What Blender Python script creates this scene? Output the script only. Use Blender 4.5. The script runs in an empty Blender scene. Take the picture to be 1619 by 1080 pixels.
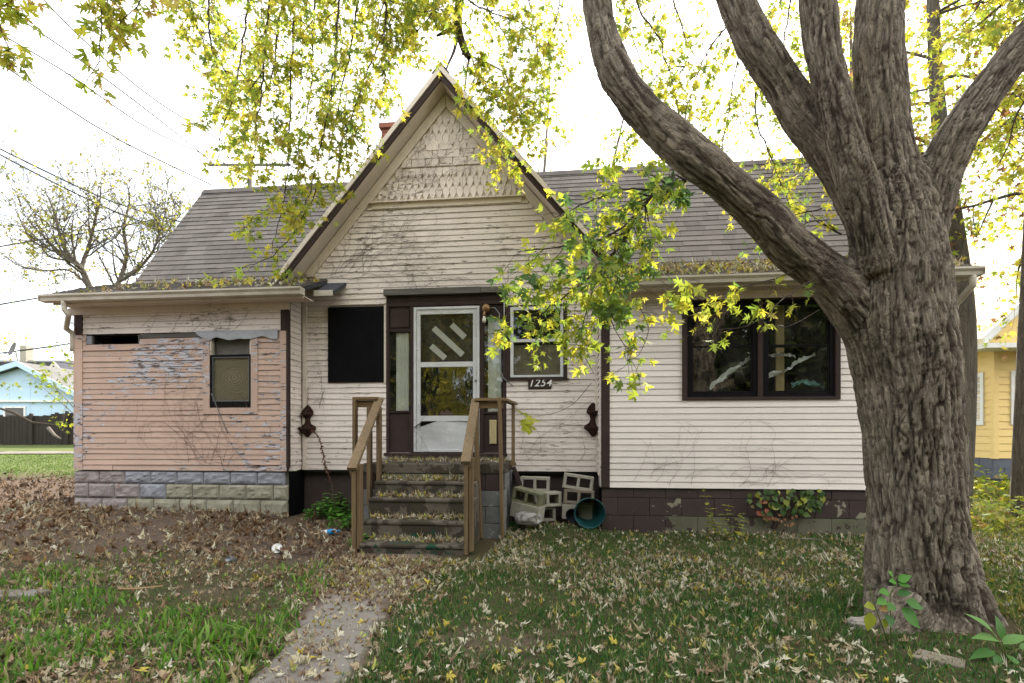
import bpy, bmesh, math, random
import numpy as np
from mathutils import Vector, Matrix, Euler

# ------------------------------------------------------------------ camera, sky, sun, exposure
sc = bpy.context.scene
COL = sc.collection
F = 850.0          # focal length in photo pixels (1619 wide)
H = 1.25           # eye height
HZ = 690.0         # horizon row
cam = bpy.data.cameras.new('camera')
cam_o = bpy.data.objects.new('camera', cam)
COL.objects.link(cam_o)
cam_o.location = (0, 0, H)
cam_o.rotation_euler = (math.radians(90), 0, 0)
cam.sensor_width = 36.0
cam.lens = 36.0 * F / 1619.0
cam.shift_y = (HZ - 540.0) / 1619.0
cam.clip_start = 0.05
cam.clip_end = 3000
sc.camera = cam_o

SUN_AZ = math.radians(24)     # clockwise from +Y (towards +X)
SUN_EL = math.radians(37)
sun_dir = Vector((math.sin(SUN_AZ) * math.cos(SUN_EL), math.cos(SUN_AZ) * math.cos(SUN_EL), math.sin(SUN_EL)))

def node(t, typ, ins=None, **props):
    n = t.nodes.new('ShaderNode' + typ)
    for k, v in props.items():
        setattr(n, k, v)
    for k, v in (ins or {}).items():
        s = n.inputs[k]
        if isinstance(v, bpy.types.NodeSocket):
            t.links.new(v, s)
        elif isinstance(v, bpy.types.Node):
            t.links.new(v.outputs[0], s)
        else:
            if isinstance(v, (tuple, list)) and len(v) == 3 and s.type == 'RGBA':
                v = (*v, 1)
            s.default_value = v
    return n

def vmul(t, vec, s):
    return node(t, 'VectorMath', {0: vec, 1: s}, operation='MULTIPLY').outputs[0]

def noise(t, vec, scale=1.0, detail=4.0, rough=0.55, lo=None, hi=None, dist=0.0):
    n = node(t, 'TexNoise', {'Vector': vec, 'Scale': scale, 'Detail': detail, 'Roughness': rough, 'Distortion': dist})
    o = n.outputs['Fac'] if 'Fac' in n.outputs else n.outputs[0]
    if lo is not None:
        o = node(t, 'MapRange', {0: o, 1: lo, 2: hi, 3: 0.0, 4: 1.0}, clamp=True).outputs[0]
    return o

def mixc(t, fac, a, b, mode='MIX'):
    n = node(t, 'Mix', None, data_type='RGBA', blend_type=mode)
    for i, v in ((0, fac), (6, a), (7, b)):
        s = n.inputs[i]
        if isinstance(v, bpy.types.NodeSocket):
            t.links.new(v, s)
        else:
            s.default_value = (*v, 1) if isinstance(v, (tuple, list)) and len(v) == 3 else v
    return n.outputs[2]

def math_(t, op, a, b=0.0, clamp=False):
    return node(t, 'Math', {0: a, 1: b}, operation=op, use_clamp=clamp).outputs[0]

world = bpy.data.worlds.new('World')
sc.world = world
world.use_nodes = True
wt = world.node_tree
wt.nodes.clear()
sky = node(wt, 'TexSky', None, sky_type='NISHITA', sun_disc=False)
sky.sun_elevation = SUN_EL
sky.sun_rotation = SUN_AZ
sky.air_density = 1.0
sky.dust_density = 2.0
tc = node(wt, 'TexCoord')
# thin bright cloud layer, laid out on a plane high above the ground
sep = node(wt, 'SeparateXYZ', {0: tc.outputs['Generated']})
zz = math_(wt, 'MAXIMUM', math_(wt, 'ADD', sep.outputs[2], 0.12), 0.05)
cx = math_(wt, 'DIVIDE', sep.outputs[0], zz)
cy = math_(wt, 'DIVIDE', sep.outputs[1], zz)
cv = node(wt, 'CombineXYZ', {0: cx, 1: cy, 2: 0.3}).outputs[0]
cn = noise(wt, cv, 0.55, 7.0, 0.6, 0.30, 0.56, 0.3)
cb = noise(wt, cv, 0.8, 6.0, 0.6, 0.36, 0.66)
cloudc = mixc(wt, cb, (2.3, 2.75, 3.3), (14.5, 14.2, 13.8))
cf = math_(wt, 'ADD', math_(wt, 'MULTIPLY', cn, 0.30), 0.68)
wcol = mixc(wt, cf, sky.outputs[0], cloudc)
bg = node(wt, 'Background', {'Color': wcol, 'Strength': 0.1})
wo = wt.nodes.new('ShaderNodeOutputWorld')
wt.links.new(bg.outputs[0], wo.inputs[0])

sl = bpy.data.lights.new('sun', 'SUN')
sl.energy = 3.6
sl.angle = math.radians(0.55)
sl.color = (1.0, 0.92, 0.80)
so = bpy.data.objects.new('sun', sl)
COL.objects.link(so)
so.rotation_euler = (-sun_dir).to_track_quat('-Z', 'Y').to_euler()
so.location = (6, 12, 12)

sc.view_settings.view_transform = 'Standard'
sc.view_settings.look = 'None'
sc.view_settings.gamma = 1.0
sc.view_settings.use_curve_mapping = False
sc.view_settings.exposure = 1.82
sc.render.engine = 'CYCLES'
cy_ = sc.cycles
cy_.use_denoising = True
cy_.max_bounces = 7
cy_.diffuse_bounces = 3
cy_.glossy_bounces = 3
cy_.transmission_bounces = 4
cy_.transparent_max_bounces = 10
cy_.caustics_reflective = False
cy_.caustics_refractive = False
cy_.sample_clamp_indirect = 8.0

# ------------------------------------------------------------------ frames and small helpers
TH = math.radians(6.2)        # the facade is turned a little
ct, st = math.cos(TH), math.sin(TH)
HO = Vector((0, 7.5, 0))
HM = Matrix.Translation(HO) @ Matrix.Rotation(-TH, 4, 'Z')
HMI = HM.inverted()
CL = HMI @ Vector((0, 0, H))

def L(px, py, d=0.0):
    """point of the house-aligned plane at depth d seen at a photo pixel: (s, z) in the house frame"""
    w = Vector(((px - 809.5) / F, 1.0, (HZ - py) / F))
    l = HMI.to_3x3() @ w
    k = (d - CL.y) / l.y
    return CL.x + l.x * k, CL.z + l.z * k

def W(px, py, Y):
    return Vector(((px - 809.5) / F * Y, Y, H + (HZ - py) / F * Y))

def hw(s, d, z):
    return HM @ Vector((s, d, z))

def sstep(a, b, x):
    t = np.clip((np.asarray(x, float) - a) / (b - a), 0, 1)
    return t * t * (3 - 2 * t)

def _hash(ix, iy, iz):
    n = (ix.astype(np.int64) * 374761393 + iy.astype(np.int64) * 668265263 + iz.astype(np.int64) * 2147483647 // 7) & 0xffffffff
    n = ((n ^ (n >> 13)) * 1274126177) & 0xffffffff
    n = (n ^ (n >> 16)) & 0xffffffff
    return n / 4294967295.0

def vnoise(x, y, z=0.0):
    x, y, z = np.broadcast_arrays(np.asarray(x, float), np.asarray(y, float), np.asarray(z, float))
    x0, y0, z0 = np.floor(x), np.floor(y), np.floor(z)
    fx, fy, fz = x - x0, y - y0, z - z0
    fx, fy, fz = (f * f * (3 - 2 * f) for f in (fx, fy, fz))
    r = 0
    for dx in (0, 1):
        for dy in (0, 1):
            for dz in (0, 1):
                r = r + _hash(x0 + dx, y0 + dy, z0 + dz) * (fx if dx else 1 - fx) * (fy if dy else 1 - fy) * (fz if dz else 1 - fz)
    return r

def fbm(x, y, z=0.0, o=4):
    r, a, s = 0, 0.5, 1.0
    for i in range(o):
        r = r + a * vnoise(np.asarray(x) * s + 17.3 * i, np.asarray(y) * s + 9.1 * i, np.asarray(z) * s)
        a *= 0.5
        s *= 2.03
    return r / (1 - 0.5 ** o)

def ground_z(x, y):
    x = np.asarray(x, float)
    y = np.asarray(y, float)
    z = 0.20 * sstep(-1.2, -4.5, x) * sstep(3.5, 7.2, y)
    z = z + 0.058 * np.clip(y - 8.2, 0, 16) + 0.008 * np.clip(y - 24, 0, 60)
    z = z + 0.05 * (fbm(x * 0.6, y * 0.6, 2.0, 3) - 0.5)
    z = z + 0.02 * (fbm(x * 3.1, y * 3.1, 5.0, 3) - 0.5)
    z = z + 0.10 * np.exp(-((x - 0.55) ** 2 + (y - 6.85) ** 2) / 0.25)
    return z

def gz(x, y):
    return float(ground_z(x, y))

def gpt(px, py):
    """ground point seen at a photo pixel"""
    w = Vector(((px - 809.5) / F, 1.0, (HZ - py) / F))
    k = 0.5
    for i in range(4000):
        p = Vector((0, 0, H)) + w * k
        if p.z <= gz(p.x, p.y):
            break
        k += 0.01
    return p.x, p.y, gz(p.x, p.y)

ROOTM = {}

def tagp(o, label=None, cat=None, group=None, kind=None):
    if label: o['label'] = label
    if cat: o['category'] = cat
    if group: o['group'] = group
    if kind: o['kind'] = kind
    return o

def thing(name, label, cat, loc=(0, 0, 0), rotz=0.0, group=None):
    o = bpy.data.objects.new(name, None)
    o.empty_display_size = 0.1
    COL.objects.link(o)
    o.location = loc
    o.rotation_euler = (0, 0, rotz)
    ROOTM[o.name] = Matrix.Translation(Vector(loc)) @ Matrix.Rotation(rotz, 4, 'Z')
    return tagp(o, label, cat, group)

def link(name, me, mat=None, parent=None, world_co=False, bevel=0.0, smooth=False):
    o = bpy.data.objects.new(name, me)
    COL.objects.link(o)
    if mat is not None and not me.materials:
        me.materials.append(mat)
    if parent is not None:
        o.parent = parent
        if world_co:
            o.matrix_parent_inverse = ROOTM[parent.name].inverted() if parent.name in ROOTM else ROOTM[parent.parent.name].inverted()
    if bevel:
        b = o.modifiers.new('bevel', 'BEVEL')
        b.width = bevel
        b.segments = 2
        b.limit_method = 'ANGLE'
    if smooth:
        me.polygons.foreach_set('use_smooth', [True] * len(me.polygons))
    return o

class MB:
    """collects simple solids into one mesh"""
    def __init__(s):
        s.v, s.f, s.sm = [], [], []

    def add(s, vs, fs, smooth=False):
        o = len(s.v)
        s.v += [tuple(v) for v in vs]
        s.f += [tuple(i + o for i in f) for f in fs]
        s.sm += [smooth] * len(fs)
        return s

    def box(s, x0, x1, y0, y1, z0, z1):
        x0, x1 = min(x0, x1), max(x0, x1)
        y0, y1 = min(y0, y1), max(y0, y1)
        z0, z1 = min(z0, z1), max(z0, z1)
        v = [(x0, y0, z0), (x1, y0, z0), (x1, y1, z0), (x0, y1, z0), (x0, y0, z1), (x1, y0, z1), (x1, y1, z1), (x0, y1, z1)]
        return s.add(v, [(0, 3, 2, 1), (4, 5, 6, 7), (0, 1, 5, 4), (1, 2, 6, 5), (2, 3, 7, 6), (3, 0, 4, 7)])

    def bar(s, a, b, w, h, up=(0, 0, 1)):
        """rectangular bar from a to b, w across, h along up"""
        a, b, up = Vector(a), Vector(b), Vector(up)
        d = (b - a).normalized()
        sd = d.cross(up).normalized()
        u = sd.cross(d).normalized()
        v = []
        for p in (a, b):
            for i, j in ((-1, -1), (1, -1), (1, 1), (-1, 1)):
                v.append(p + sd * (i * w / 2) + u * (j * h / 2))
        return s.add(v, [(0, 1, 2, 3), (7, 6, 5, 4), (0, 4, 5, 1), (1, 5, 6, 2), (2, 6, 7, 3), (3, 7, 4, 0)])

    def prism(s, poly, ax, a, b):
        """polygon (pairs) extruded along axis ax from a to b; 'y': pairs are (x,z); 'x': (y,z); 'z': (x,y)"""
        n = len(poly)
        def P(p, t):
            return {'y': (p[0], t, p[1]), 'x': (t, p[0], p[1]), 'z': (p[0], p[1], t)}[ax]
        v = [P(p, a) for p in poly] + [P(p, b) for p in poly]
        f = [tuple(range(n)), tuple(range(2 * n - 1, n - 1, -1))] + [(i, i + n, (i + 1) % n + n, (i + 1) % n) for i in range(n)]
        return s.add(v, f)

    def tube(s, pts, rad, sides=6, cap=True):
        pts = [Vector(p) for p in pts]
        n = len(pts)
        if not hasattr(rad, '__len__'):
            rad = [rad] * n
        u = None
        v = []
        for i, p in enumerate(pts):
            d = (pts[min(i + 1, n - 1)] - pts[max(i - 1, 0)])
            d = d.normalized() if d.length > 1e-9 else Vector((0, 0, 1))
            if u is None:
                u = d.orthogonal().normalized()
            else:
                u = (u - d * u.dot(d))
                u = u.normalized() if u.length > 1e-6 else d.orthogonal().normalized()
            w = d.cross(u)
            for k in range(sides):
                a = 2 * math.pi * k / sides
                v.append(p + (u * math.cos(a) + w * math.sin(a)) * rad[i])
        f = []
        for i in range(n - 1):
            for k in range(sides):
                k2 = (k + 1) % sides
                f.append((i * sides + k, i * sides + k2, (i + 1) * sides + k2, (i + 1) * sides + k))
        if cap:
            f.append(tuple(range(sides - 1, -1, -1)))
            f.append(tuple((n - 1) * sides + k for k in range(sides)))
        return s.add(v, f, True)

    def lathe(s, prof, c, sides=20, a0=0.0, a1=2 * math.pi, M=None):
        """profile [(r,z)] turned about z at c"""
        full = abs(a1 - a0 - 2 * math.pi) < 1e-6
        m = sides if full else sides + 1
        v, f = [], []
        for r, z in prof:
            for k in range(m):
                a = a0 + (a1 - a0) * k / sides
                p = Vector((r * math.cos(a), r * math.sin(a), z))
                if M is not None:
                    p = M @ p
                v.append(Vector(c) + p)
        for i in range(len(prof) - 1):
            for k in range(sides):
                k2 = (k + 1) % m
                f.append((i * m + k, i * m + k2, (i + 1) * m + k2, (i + 1) * m + k))
        return s.add(v, f, True)

    def mesh(s, name):
        me = bpy.data.meshes.new(name)
        me.from_pydata(s.v, [], s.f)
        me.polygons.foreach_set('use_smooth', s.sm)
        me.update()
        return me

    def build(s, name, mat, parent=None, world_co=False, bevel=0.0):
        return link(name, s.mesh(name), mat, parent, world_co, bevel)

def color_attr(me, cols):
    a = me.attributes.new('lc', 'FLOAT_COLOR', 'POINT')
    cols = np.asarray(cols, dtype=np.float32)
    if cols.ndim == 1:
        cols = np.tile(cols, (len(me.vertices), 1))
    if cols.shape[1] == 3:
        cols = np.hstack([cols, np.ones((len(cols), 1), np.float32)])
    a.data.foreach_set('color', cols.ravel())

def np_mesh(name, verts, tris):
    """triangles/quads given as an (m,k) index array"""
    me = bpy.data.meshes.new(name)
    verts = np.asarray(verts, np.float32)
    tris = np.asarray(tris, np.int32)
    m, k = tris.shape
    me.vertices.add(len(verts))
    me.vertices.foreach_set('co', verts.ravel())
    me.loops.add(m * k)
    me.loops.foreach_set('vertex_index', tris.ravel())
    me.polygons.add(m)
    me.polygons.foreach_set('loop_start', np.arange(0, m * k, k, dtype=np.int32))
    me.polygons.foreach_set('loop_total', np.full(m, k, np.int32))
    me.update(calc_edges=True)
    return me

# ------------------------------------------------------------------ materials
def new_mat(name):
    m = bpy.data.materials.new(name)
    m.use_nodes = True
    t = m.node_tree
    t.nodes.clear()
    out = t.nodes.new('ShaderNodeOutputMaterial')
    return m, t, out

def surf(t, out, col, rough=0.8, bump=None, bstr=0.4, bdist=0.01, spec=0.3, metal=0.0, extra=None):
    ins = {'Base Color': col, 'Roughness': rough, 'Metallic': metal, 'Specular IOR Level': spec}
    if extra: ins.update(extra)
    p = node(t, 'BsdfPrincipled', ins)
    if bump is not None:
        b = node(t, 'Bump', {'Strength': bstr, 'Distance': bdist, 'Height': bump})
        t.links.new(b.outputs[0], p.inputs['Normal'])
    t.links.new(p.outputs[0], out.inputs[0])
    return p

def objco(t):
    return node(t, 'TexCoord').outputs['Object']

def siding_mat(name, paint, paint2, under, wood, lo, hi, reg=0.45, dirt=0.35):
    """old house paint, peeling in patches along the boards"""
    m, t, out = new_mat(name)
    co = objco(t)
    rnd = node(t, 'ObjectInfo').outputs['Random']
    off = node(t, 'CombineXYZ', {0: math_(t, 'MULTIPLY', rnd, 7.0), 1: 0.0, 2: math_(t, 'MULTIPLY', rnd, 3.0)}).outputs[0]
    cb = node(t, 'VectorMath', {0: co, 1: off}, operation='ADD').outputs[0]
    region = noise(t, vmul(t, co, (0.8, 0.8, 0.9)), 1.0, 3.0, 0.6)
    pn = noise(t, vmul(t, cb, (6.0, 6.0, 26.0)), 1.0, 9.0, 0.68)
    pk = math_(t, 'ADD', pn, math_(t, 'MULTIPLY', math_(t, 'SUBTRACT', region, 0.5), reg))
    peel = node(t, 'MapRange', {0: pk, 1: lo, 2: hi, 3: 0.0, 4: 1.0}, clamp=True).outputs[0]
    deep = noise(t, vmul(t, cb, (9.0, 9.0, 40.0)), 1.0, 6.0, 0.6, 0.5, 0.58)
    grain = noise(t, vmul(t, cb, (5.0, 5.0, 160.0)), 1.0, 4.0, 0.6)
    woodc = mixc(t, grain, tuple(c * 0.55 for c in wood), tuple(c * 1.35 for c in wood))
    undc = mixc(t, deep, under, woodc)
    big = noise(t, vmul(t, co, (1.4, 1.4, 2.4)), 1.0, 5.0, 0.6)
    pc = mixc(t, big, paint, paint2)
    tint = node(t, 'HueSaturation', {'Hue': 0.5, 'Saturation': 1.0, 'Value': math_(t, 'ADD', math_(t, 'MULTIPLY', rnd, 0.13), 0.93), 'Fac': 1.0, 'Color': pc}).outputs[0]
    dn = noise(t, vmul(t, co, (3.0, 3.0, 1.2)), 1.0, 8.0, 0.7, 0.45, 0.8)
    dk = mixc(t, math_(t, 'MULTIPLY', dn, dirt), tint, tuple(c * 0.52 for c in paint))
    speck = noise(t, vmul(t, cb, (30.0, 30.0, 60.0)), 1.0, 3.0, 0.6, 0.68, 0.74)
    dk = mixc(t, math_(t, 'MULTIPLY', speck, 0.6), dk, (0.11, 0.08, 0.06))
    col = mixc(t, peel, dk, undc)
    fine = noise(t, vmul(t, cb, (24.0, 24.0, 90.0)), 1.0, 3.0, 0.6)
    hgt = math_(t, 'ADD', math_(t, 'MULTIPLY', math_(t, 'SUBTRACT', 1.0, peel), 0.6), math_(t, 'MULTIPLY', fine, 0.35))
    surf(t, out, col, 0.8, hgt, 0.55, 0.006, 0.12)
    return m

def simple_mat(name, c1, c2, scale=(6, 6, 6), rough=0.7, bstr=0.3, bdist=0.004, spec=0.14, spots=None, metal=0.0, spot_lo=0.6, spot_hi=0.66):
    m, t, out = new_mat(name)
    co = objco(t)
    n = noise(t, vmul(t, co, scale), 1.0, 7.0, 0.62)
    n2 = node(t, 'MapRange', {0: n, 1: 0.3, 2: 0.7, 3: 0.0, 4: 1.0}, clamp=True).outputs[0]
    col = mixc(t, n2, c1, c2)
    if spots:
        s = noise(t, vmul(t, co, tuple(k * 1.7 for k in scale)), 1.0, 6.0, 0.65, spot_lo, spot_hi)
        col = mixc(t, s, col, spots)
    surf(t, out, col, rough, n, bstr, bdist, spec, metal)
    return m

def wood_mat(name, c1, c2, axis='z', rough=0.85):
    m, t, out = new_mat(name)
    co = objco(t)
    sc3 = {'x': (2.0, 55, 55), 'y': (55, 2.0, 55), 'z': (55, 55, 2.0)}[axis]
    g = noise(t, vmul(t, co, sc3), 1.0, 5.0, 0.6, 0.25, 0.75)
    b = noise(t, vmul(t, co, tuple(0.12 * k for k in sc3)), 1.0, 4.0, 0.6)
    col = mixc(t, g, c1, c2)
    col = mixc(t, math_(t, 'MULTIPLY', b, 0.7), col, tuple(0.55 * c for c in c1))
    surf(t, out, col, rough, g, 0.5, 0.004, 0.2)
    return m

MT = {}
MT['white'] = siding_mat('old_white_paint', (0.80, 0.715, 0.665), (0.72, 0.64, 0.59), (0.40, 0.37, 0.33), (0.17, 0.13, 0.10), 0.60, 0.625, 0.42)
MT['cream'] = siding_mat('newer_white_paint', (0.80, 0.735, 0.695), (0.74, 0.675, 0.63), (0.36, 0.35, 0.29), (0.20, 0.17, 0.12), 0.71, 0.725, 0.30, 0.22)
MT['pink'] = siding_mat('faded_pink_paint', (0.57, 0.41, 0.33), (0.49, 0.35, 0.285), (0.48, 0.48, 0.53), (0.13, 0.095, 0.08), 0.575, 0.585, 0.80)
MT['trimw'] = siding_mat('trim_white_paint', (0.74, 0.66, 0.585), (0.62, 0.55, 0.475), (0.33, 0.28, 0.23), (0.16, 0.12, 0.09), 0.64, 0.66, 0.35, 0.5)
MT['brown'] = simple_mat('dark_brown_paint', (0.038, 0.026, 0.024), (0.055, 0.037, 0.033), (5, 5, 5), 0.7, 0.3, 0.003, 0.12, (0.16, 0.13, 0.11), 0.0, 0.72, 0.75)
MT['blackp'] = simple_mat('black_paint', (0.0045, 0.0045, 0.006), (0.008, 0.0075, 0.009), (9, 9, 3), 0.75, 0.25, 0.002, 0.06, (0.05, 0.03, 0.02), 0.0, 0.74, 0.78)
MT['sash'] = simple_mat('black_sash', (0.005, 0.005, 0.006), (0.010, 0.009, 0.009), (12, 12, 12), 0.55, 0.2, 0.002, 0.08)
MT['alu'] = simple_mat('white_aluminium', (0.62, 0.63, 0.63), (0.50, 0.51, 0.51), (5, 5, 9), 0.42, 0.1, 0.002, 0.4, (0.30, 0.28, 0.25), 0.0, 0.68, 0.74)
MT['kick'] = simple_mat('dented_white_panel', (0.60, 0.61, 0.61), (0.42, 0.43, 0.43), (3, 3, 4), 0.45, 0.6, 0.03, 0.4)
MT['gutter'] = simple_mat('old_gutter_paint', (0.62, 0.58, 0.50), (0.44, 0.39, 0.31), (4, 4, 9), 0.5, 0.3, 0.003, 0.35, (0.13, 0.10, 0.07), 0.0, 0.66, 0.71)
MT['greywood'] = wood_mat('weathered_grey_wood', (0.085, 0.078, 0.072), (0.27, 0.25, 0.23), 'x')
MT['railz'] = wood_mat('rail_wood_upright', (0.13, 0.085, 0.045), (0.29, 0.205, 0.115), 'z')
MT['raily'] = wood_mat('rail_wood_sloping', (0.15, 0.105, 0.06), (0.32, 0.235, 0.14), 'y')
MT['railx'] = wood_mat('rail_wood_level', (0.15, 0.095, 0.045), (0.30, 0.20, 0.10), 'x')
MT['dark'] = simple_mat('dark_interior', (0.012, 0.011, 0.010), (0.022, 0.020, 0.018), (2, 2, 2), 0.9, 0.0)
MT['curtain'] = simple_mat('drawn_curtain', (0.80, 0.79, 0.73), (0.70, 0.69, 0.64), (14, 14, 2), 0.9, 0.5, 0.02)
MT['stud'] = wood_mat('pine_stud', (0.52, 0.38, 0.19), (0.60, 0.46, 0.25), 'z')
MT['tan'] = simple_mat('tan_plastic', (0.55, 0.46, 0.26), (0.48, 0.40, 0.22), (4, 4, 4), 0.5, 0.1)
MT['rust'] = simple_mat('rusted_iron', (0.026, 0.013, 0.010), (0.052, 0.023, 0.015), (28, 28, 28), 0.85, 0.9, 0.01, 0.2, (0.018, 0.010, 0.009), 0.0, 0.55, 0.66)
MT['brass'] = simple_mat('old_brass', (0.33, 0.20, 0.09), (0.18, 0.10, 0.045), (22, 22, 22), 0.45, 0.4, 0.004, 0.5, None, 0.6)
MT['bulb'] = simple_mat('milky_glass', (0.72, 0.68, 0.58), (0.62, 0.58, 0.48), (20, 20, 20), 0.25, 0.0)
MT['steel'] = simple_mat('grey_steel', (0.25, 0.26, 0.27), (0.17, 0.18, 0.19), (20, 20, 20), 0.45, 0.2, 0.002, 0.5, None, 0.6)
MT['white_plain'] = simple_mat('white_plastic', (0.78, 0.78, 0.76), (0.66, 0.66, 0.64), (6, 6, 6), 0.4, 0.1)
MT['blue'] = simple_mat('blue_label', (0.03, 0.30, 0.66), (0.03, 0.25, 0.55), (6, 6, 6), 0.4, 0.0)
MT['blueg'] = simple_mat('pale_blue_wall', (0.50, 0.66, 0.80), (0.46, 0.62, 0.76), (1, 1, 3), 0.7, 0.0)
MT['teal'] = simple_mat('teal_plastic', (0.006, 0.060, 0.062), (0.005, 0.045, 0.048), (5, 5, 5), 0.42, 0.1, 0.002, 0.45)
MT['potblack'] = simple_mat('black_plastic', (0.010, 0.012, 0.018), (0.016, 0.018, 0.024), (5, 5, 5), 0.45, 0.1)
MT['cmu'] = simple_mat('raw_concrete_block', (0.36, 0.335, 0.28), (0.27, 0.25, 0.205), (11, 11, 11), 0.92, 0.6, 0.006, 0.2, (0.16, 0.15, 0.12), 0.0, 0.64, 0.72)
MT['cmu_green'] = simple_mat('mossy_concrete_block', (0.20, 0.195, 0.125), (0.14, 0.14, 0.085), (9, 9, 9), 0.92, 0.6, 0.006, 0.2, (0.08, 0.08, 0.05), 0.0, 0.6, 0.7)
MT['cmu_brown'] = simple_mat('stained_concrete_block', (0.23, 0.195, 0.15), (0.16, 0.13, 0.10), (9, 9, 9), 0.92, 0.6, 0.006, 0.2)
MT['cmu_grey'] = simple_mat('painted_grey_block', (0.20, 0.205, 0.20), (0.13, 0.13, 0.125), (6, 6, 6), 0.85, 0.6, 0.006, 0.25, (0.34, 0.35, 0.34), 0.0, 0.60, 0.64)
MT['mortar'] = simple_mat('old_mortar', (0.19, 0.18, 0.155), (0.11, 0.10, 0.09), (14, 14, 14), 0.95, 0.5, 0.006)
MT['slate_blue'] = simple_mat('blue_grey_block_paint', (0.31, 0.32, 0.36), (0.22, 0.225, 0.26), (5, 5, 9), 0.85, 0.6, 0.008, 0.2, (0.36, 0.37, 0.40), 0.0, 0.58, 0.66)
MT['olive_block'] = simple_mat('mossy_rock_face_block', (0.36, 0.34, 0.27), (0.22, 0.21, 0.15), (5, 5, 8), 0.92, 0.6, 0.008, 0.2, (0.10, 0.10, 0.07), 0.0, 0.60, 0.70)
MT['mauve_block'] = simple_mat('mauve_grey_block', (0.34, 0.30, 0.295), (0.24, 0.21, 0.205), (5, 5, 8), 0.92, 0.6, 0.008, 0.2, (0.21, 0.11, 0.08), 0.0, 0.60, 0.68)
MT['brown_block'] = simple_mat('brown_painted_block', (0.045, 0.031, 0.028), (0.065, 0.046, 0.042), (5, 5, 5), 0.7, 0.5, 0.004, 0.25, (0.20, 0.19, 0.145), 0.0, 0.655, 0.665)
MT['worn_block'] = simple_mat('brown_block_worn_bare', (0.14, 0.135, 0.095), (0.10, 0.10, 0.065), (4, 4, 4), 0.85, 0.5, 0.004, 0.25, (0.048, 0.033, 0.030), 0.0, 0.545, 0.56)
MT['paleworn'] = simple_mat('brown_block_peeling', (0.045, 0.031, 0.028), (0.060, 0.042, 0.038), (3.2, 3.2, 3.6), 0.8, 0.5, 0.004, 0.25, (0.24, 0.225, 0.165), 0.0, 0.56, 0.57)
MT['brick'] = simple_mat('old_brick', (0.30, 0.12, 0.08), (0.22, 0.09, 0.065), (14, 14, 14), 0.9, 0.5, 0.005)
MT['yellow_siding'] = simple_mat('yellow_siding', (0.80, 0.60, 0.26), (0.77, 0.565, 0.235), (1, 1, 2), 0.6, 0.0)
MT['slateblock'] = simple_mat('slate_painted_block', (0.13, 0.145, 0.18), (0.105, 0.115, 0.145), (5, 5, 5), 0.8, 0.3)
MT['cream_wall'] = simple_mat('cream_wall', (0.70, 0.63, 0.46), (0.66, 0.59, 0.42), (1, 1, 1), 0.8, 0.0)
MT['oldfence'] = wood_mat('weathered_fence', (0.028, 0.023, 0.020), (0.075, 0.062, 0.052), 'z')
MT['greyroof'] = simple_mat('grey_roofing', (0.16, 0.155, 0.15), (0.12, 0.115, 0.11), (2, 2, 2), 0.9, 0.0)
MT['darkroof'] = simple_mat('dark_roofing', (0.07, 0.072, 0.085), (0.05, 0.05, 0.06), (2, 2, 2), 0.9, 0.0)
MT['wire'] = simple_mat('wire_sheath', (0.02, 0.025, 0.025), (0.03, 0.035, 0.035), (2, 2, 2), 0.6, 0.0)
MT['pole'] = wood_mat('pole_wood', (0.10, 0.085, 0.07), (0.20, 0.18, 0.15), 'z')
MT['stone'] = simple_mat('grey_stone', (0.30, 0.27, 0.24), (0.20, 0.18, 0.16), (16, 16, 16), 0.9, 0.7, 0.01)
MT['stick'] = wood_mat('bare_stick', (0.30, 0.19, 0.09), (0.42, 0.29, 0.16), 'x')
MT['lap_shade'] = simple_mat('board_underside_shade', (0.055, 0.044, 0.036), (0.11, 0.09, 0.075), (9, 9, 9), 0.9, 0.2)  # painted shade for the undersides of the clapboards
MT['vine'] = simple_mat('dead_vine', (0.080, 0.055, 0.040), (0.14, 0.10, 0.07), (20, 20, 20), 0.9, 0.2)

def steps_mat():
    m, t, out = new_mat('painted_worn_concrete')
    co = objco(t)
    n = noise(t, co, 7.0, 8.0, 0.65)
    base = mixc(t, n, (0.045, 0.037, 0.029), (0.20, 0.172, 0.135))
    br = noise(t, co, 3.4, 8.0, 0.66, 0.49, 0.51)
    col = mixc(t, math_(t, 'MULTIPLY', br, 0.92), base, (0.043, 0.032, 0.026))
    sp = node(t, 'SeparateXYZ', {0: co})
    low = node(t, 'MapRange', {0: sp.outputs[2], 1: 0.33, 2: 0.20, 3: -0.25, 4: 0.0}, clamp=True).outputs[0]
    gn = math_(t, 'ADD', noise(t, vmul(t, co, (5.4, 5.4, 7.0)), 1.0, 8.0, 0.66), low)
    gm = node(t, 'MapRange', {0: gn, 1: 0.56, 2: 0.57, 3: 0.0, 4: 1.0}, clamp=True).outputs[0]
    col = mixc(t, gm, col, (0.014, 0.060, 0.034))
    moss = noise(t, co, 3.3, 5.0, 0.6, 0.5, 0.75)
    col = mixc(t, math_(t, 'MULTIPLY', moss, 0.35), col, (0.07, 0.075, 0.025))
    surf(t, out, col, 0.9, n, 0.7, 0.012, 0.2)
    return m
MT['steps'] = steps_mat()

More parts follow.
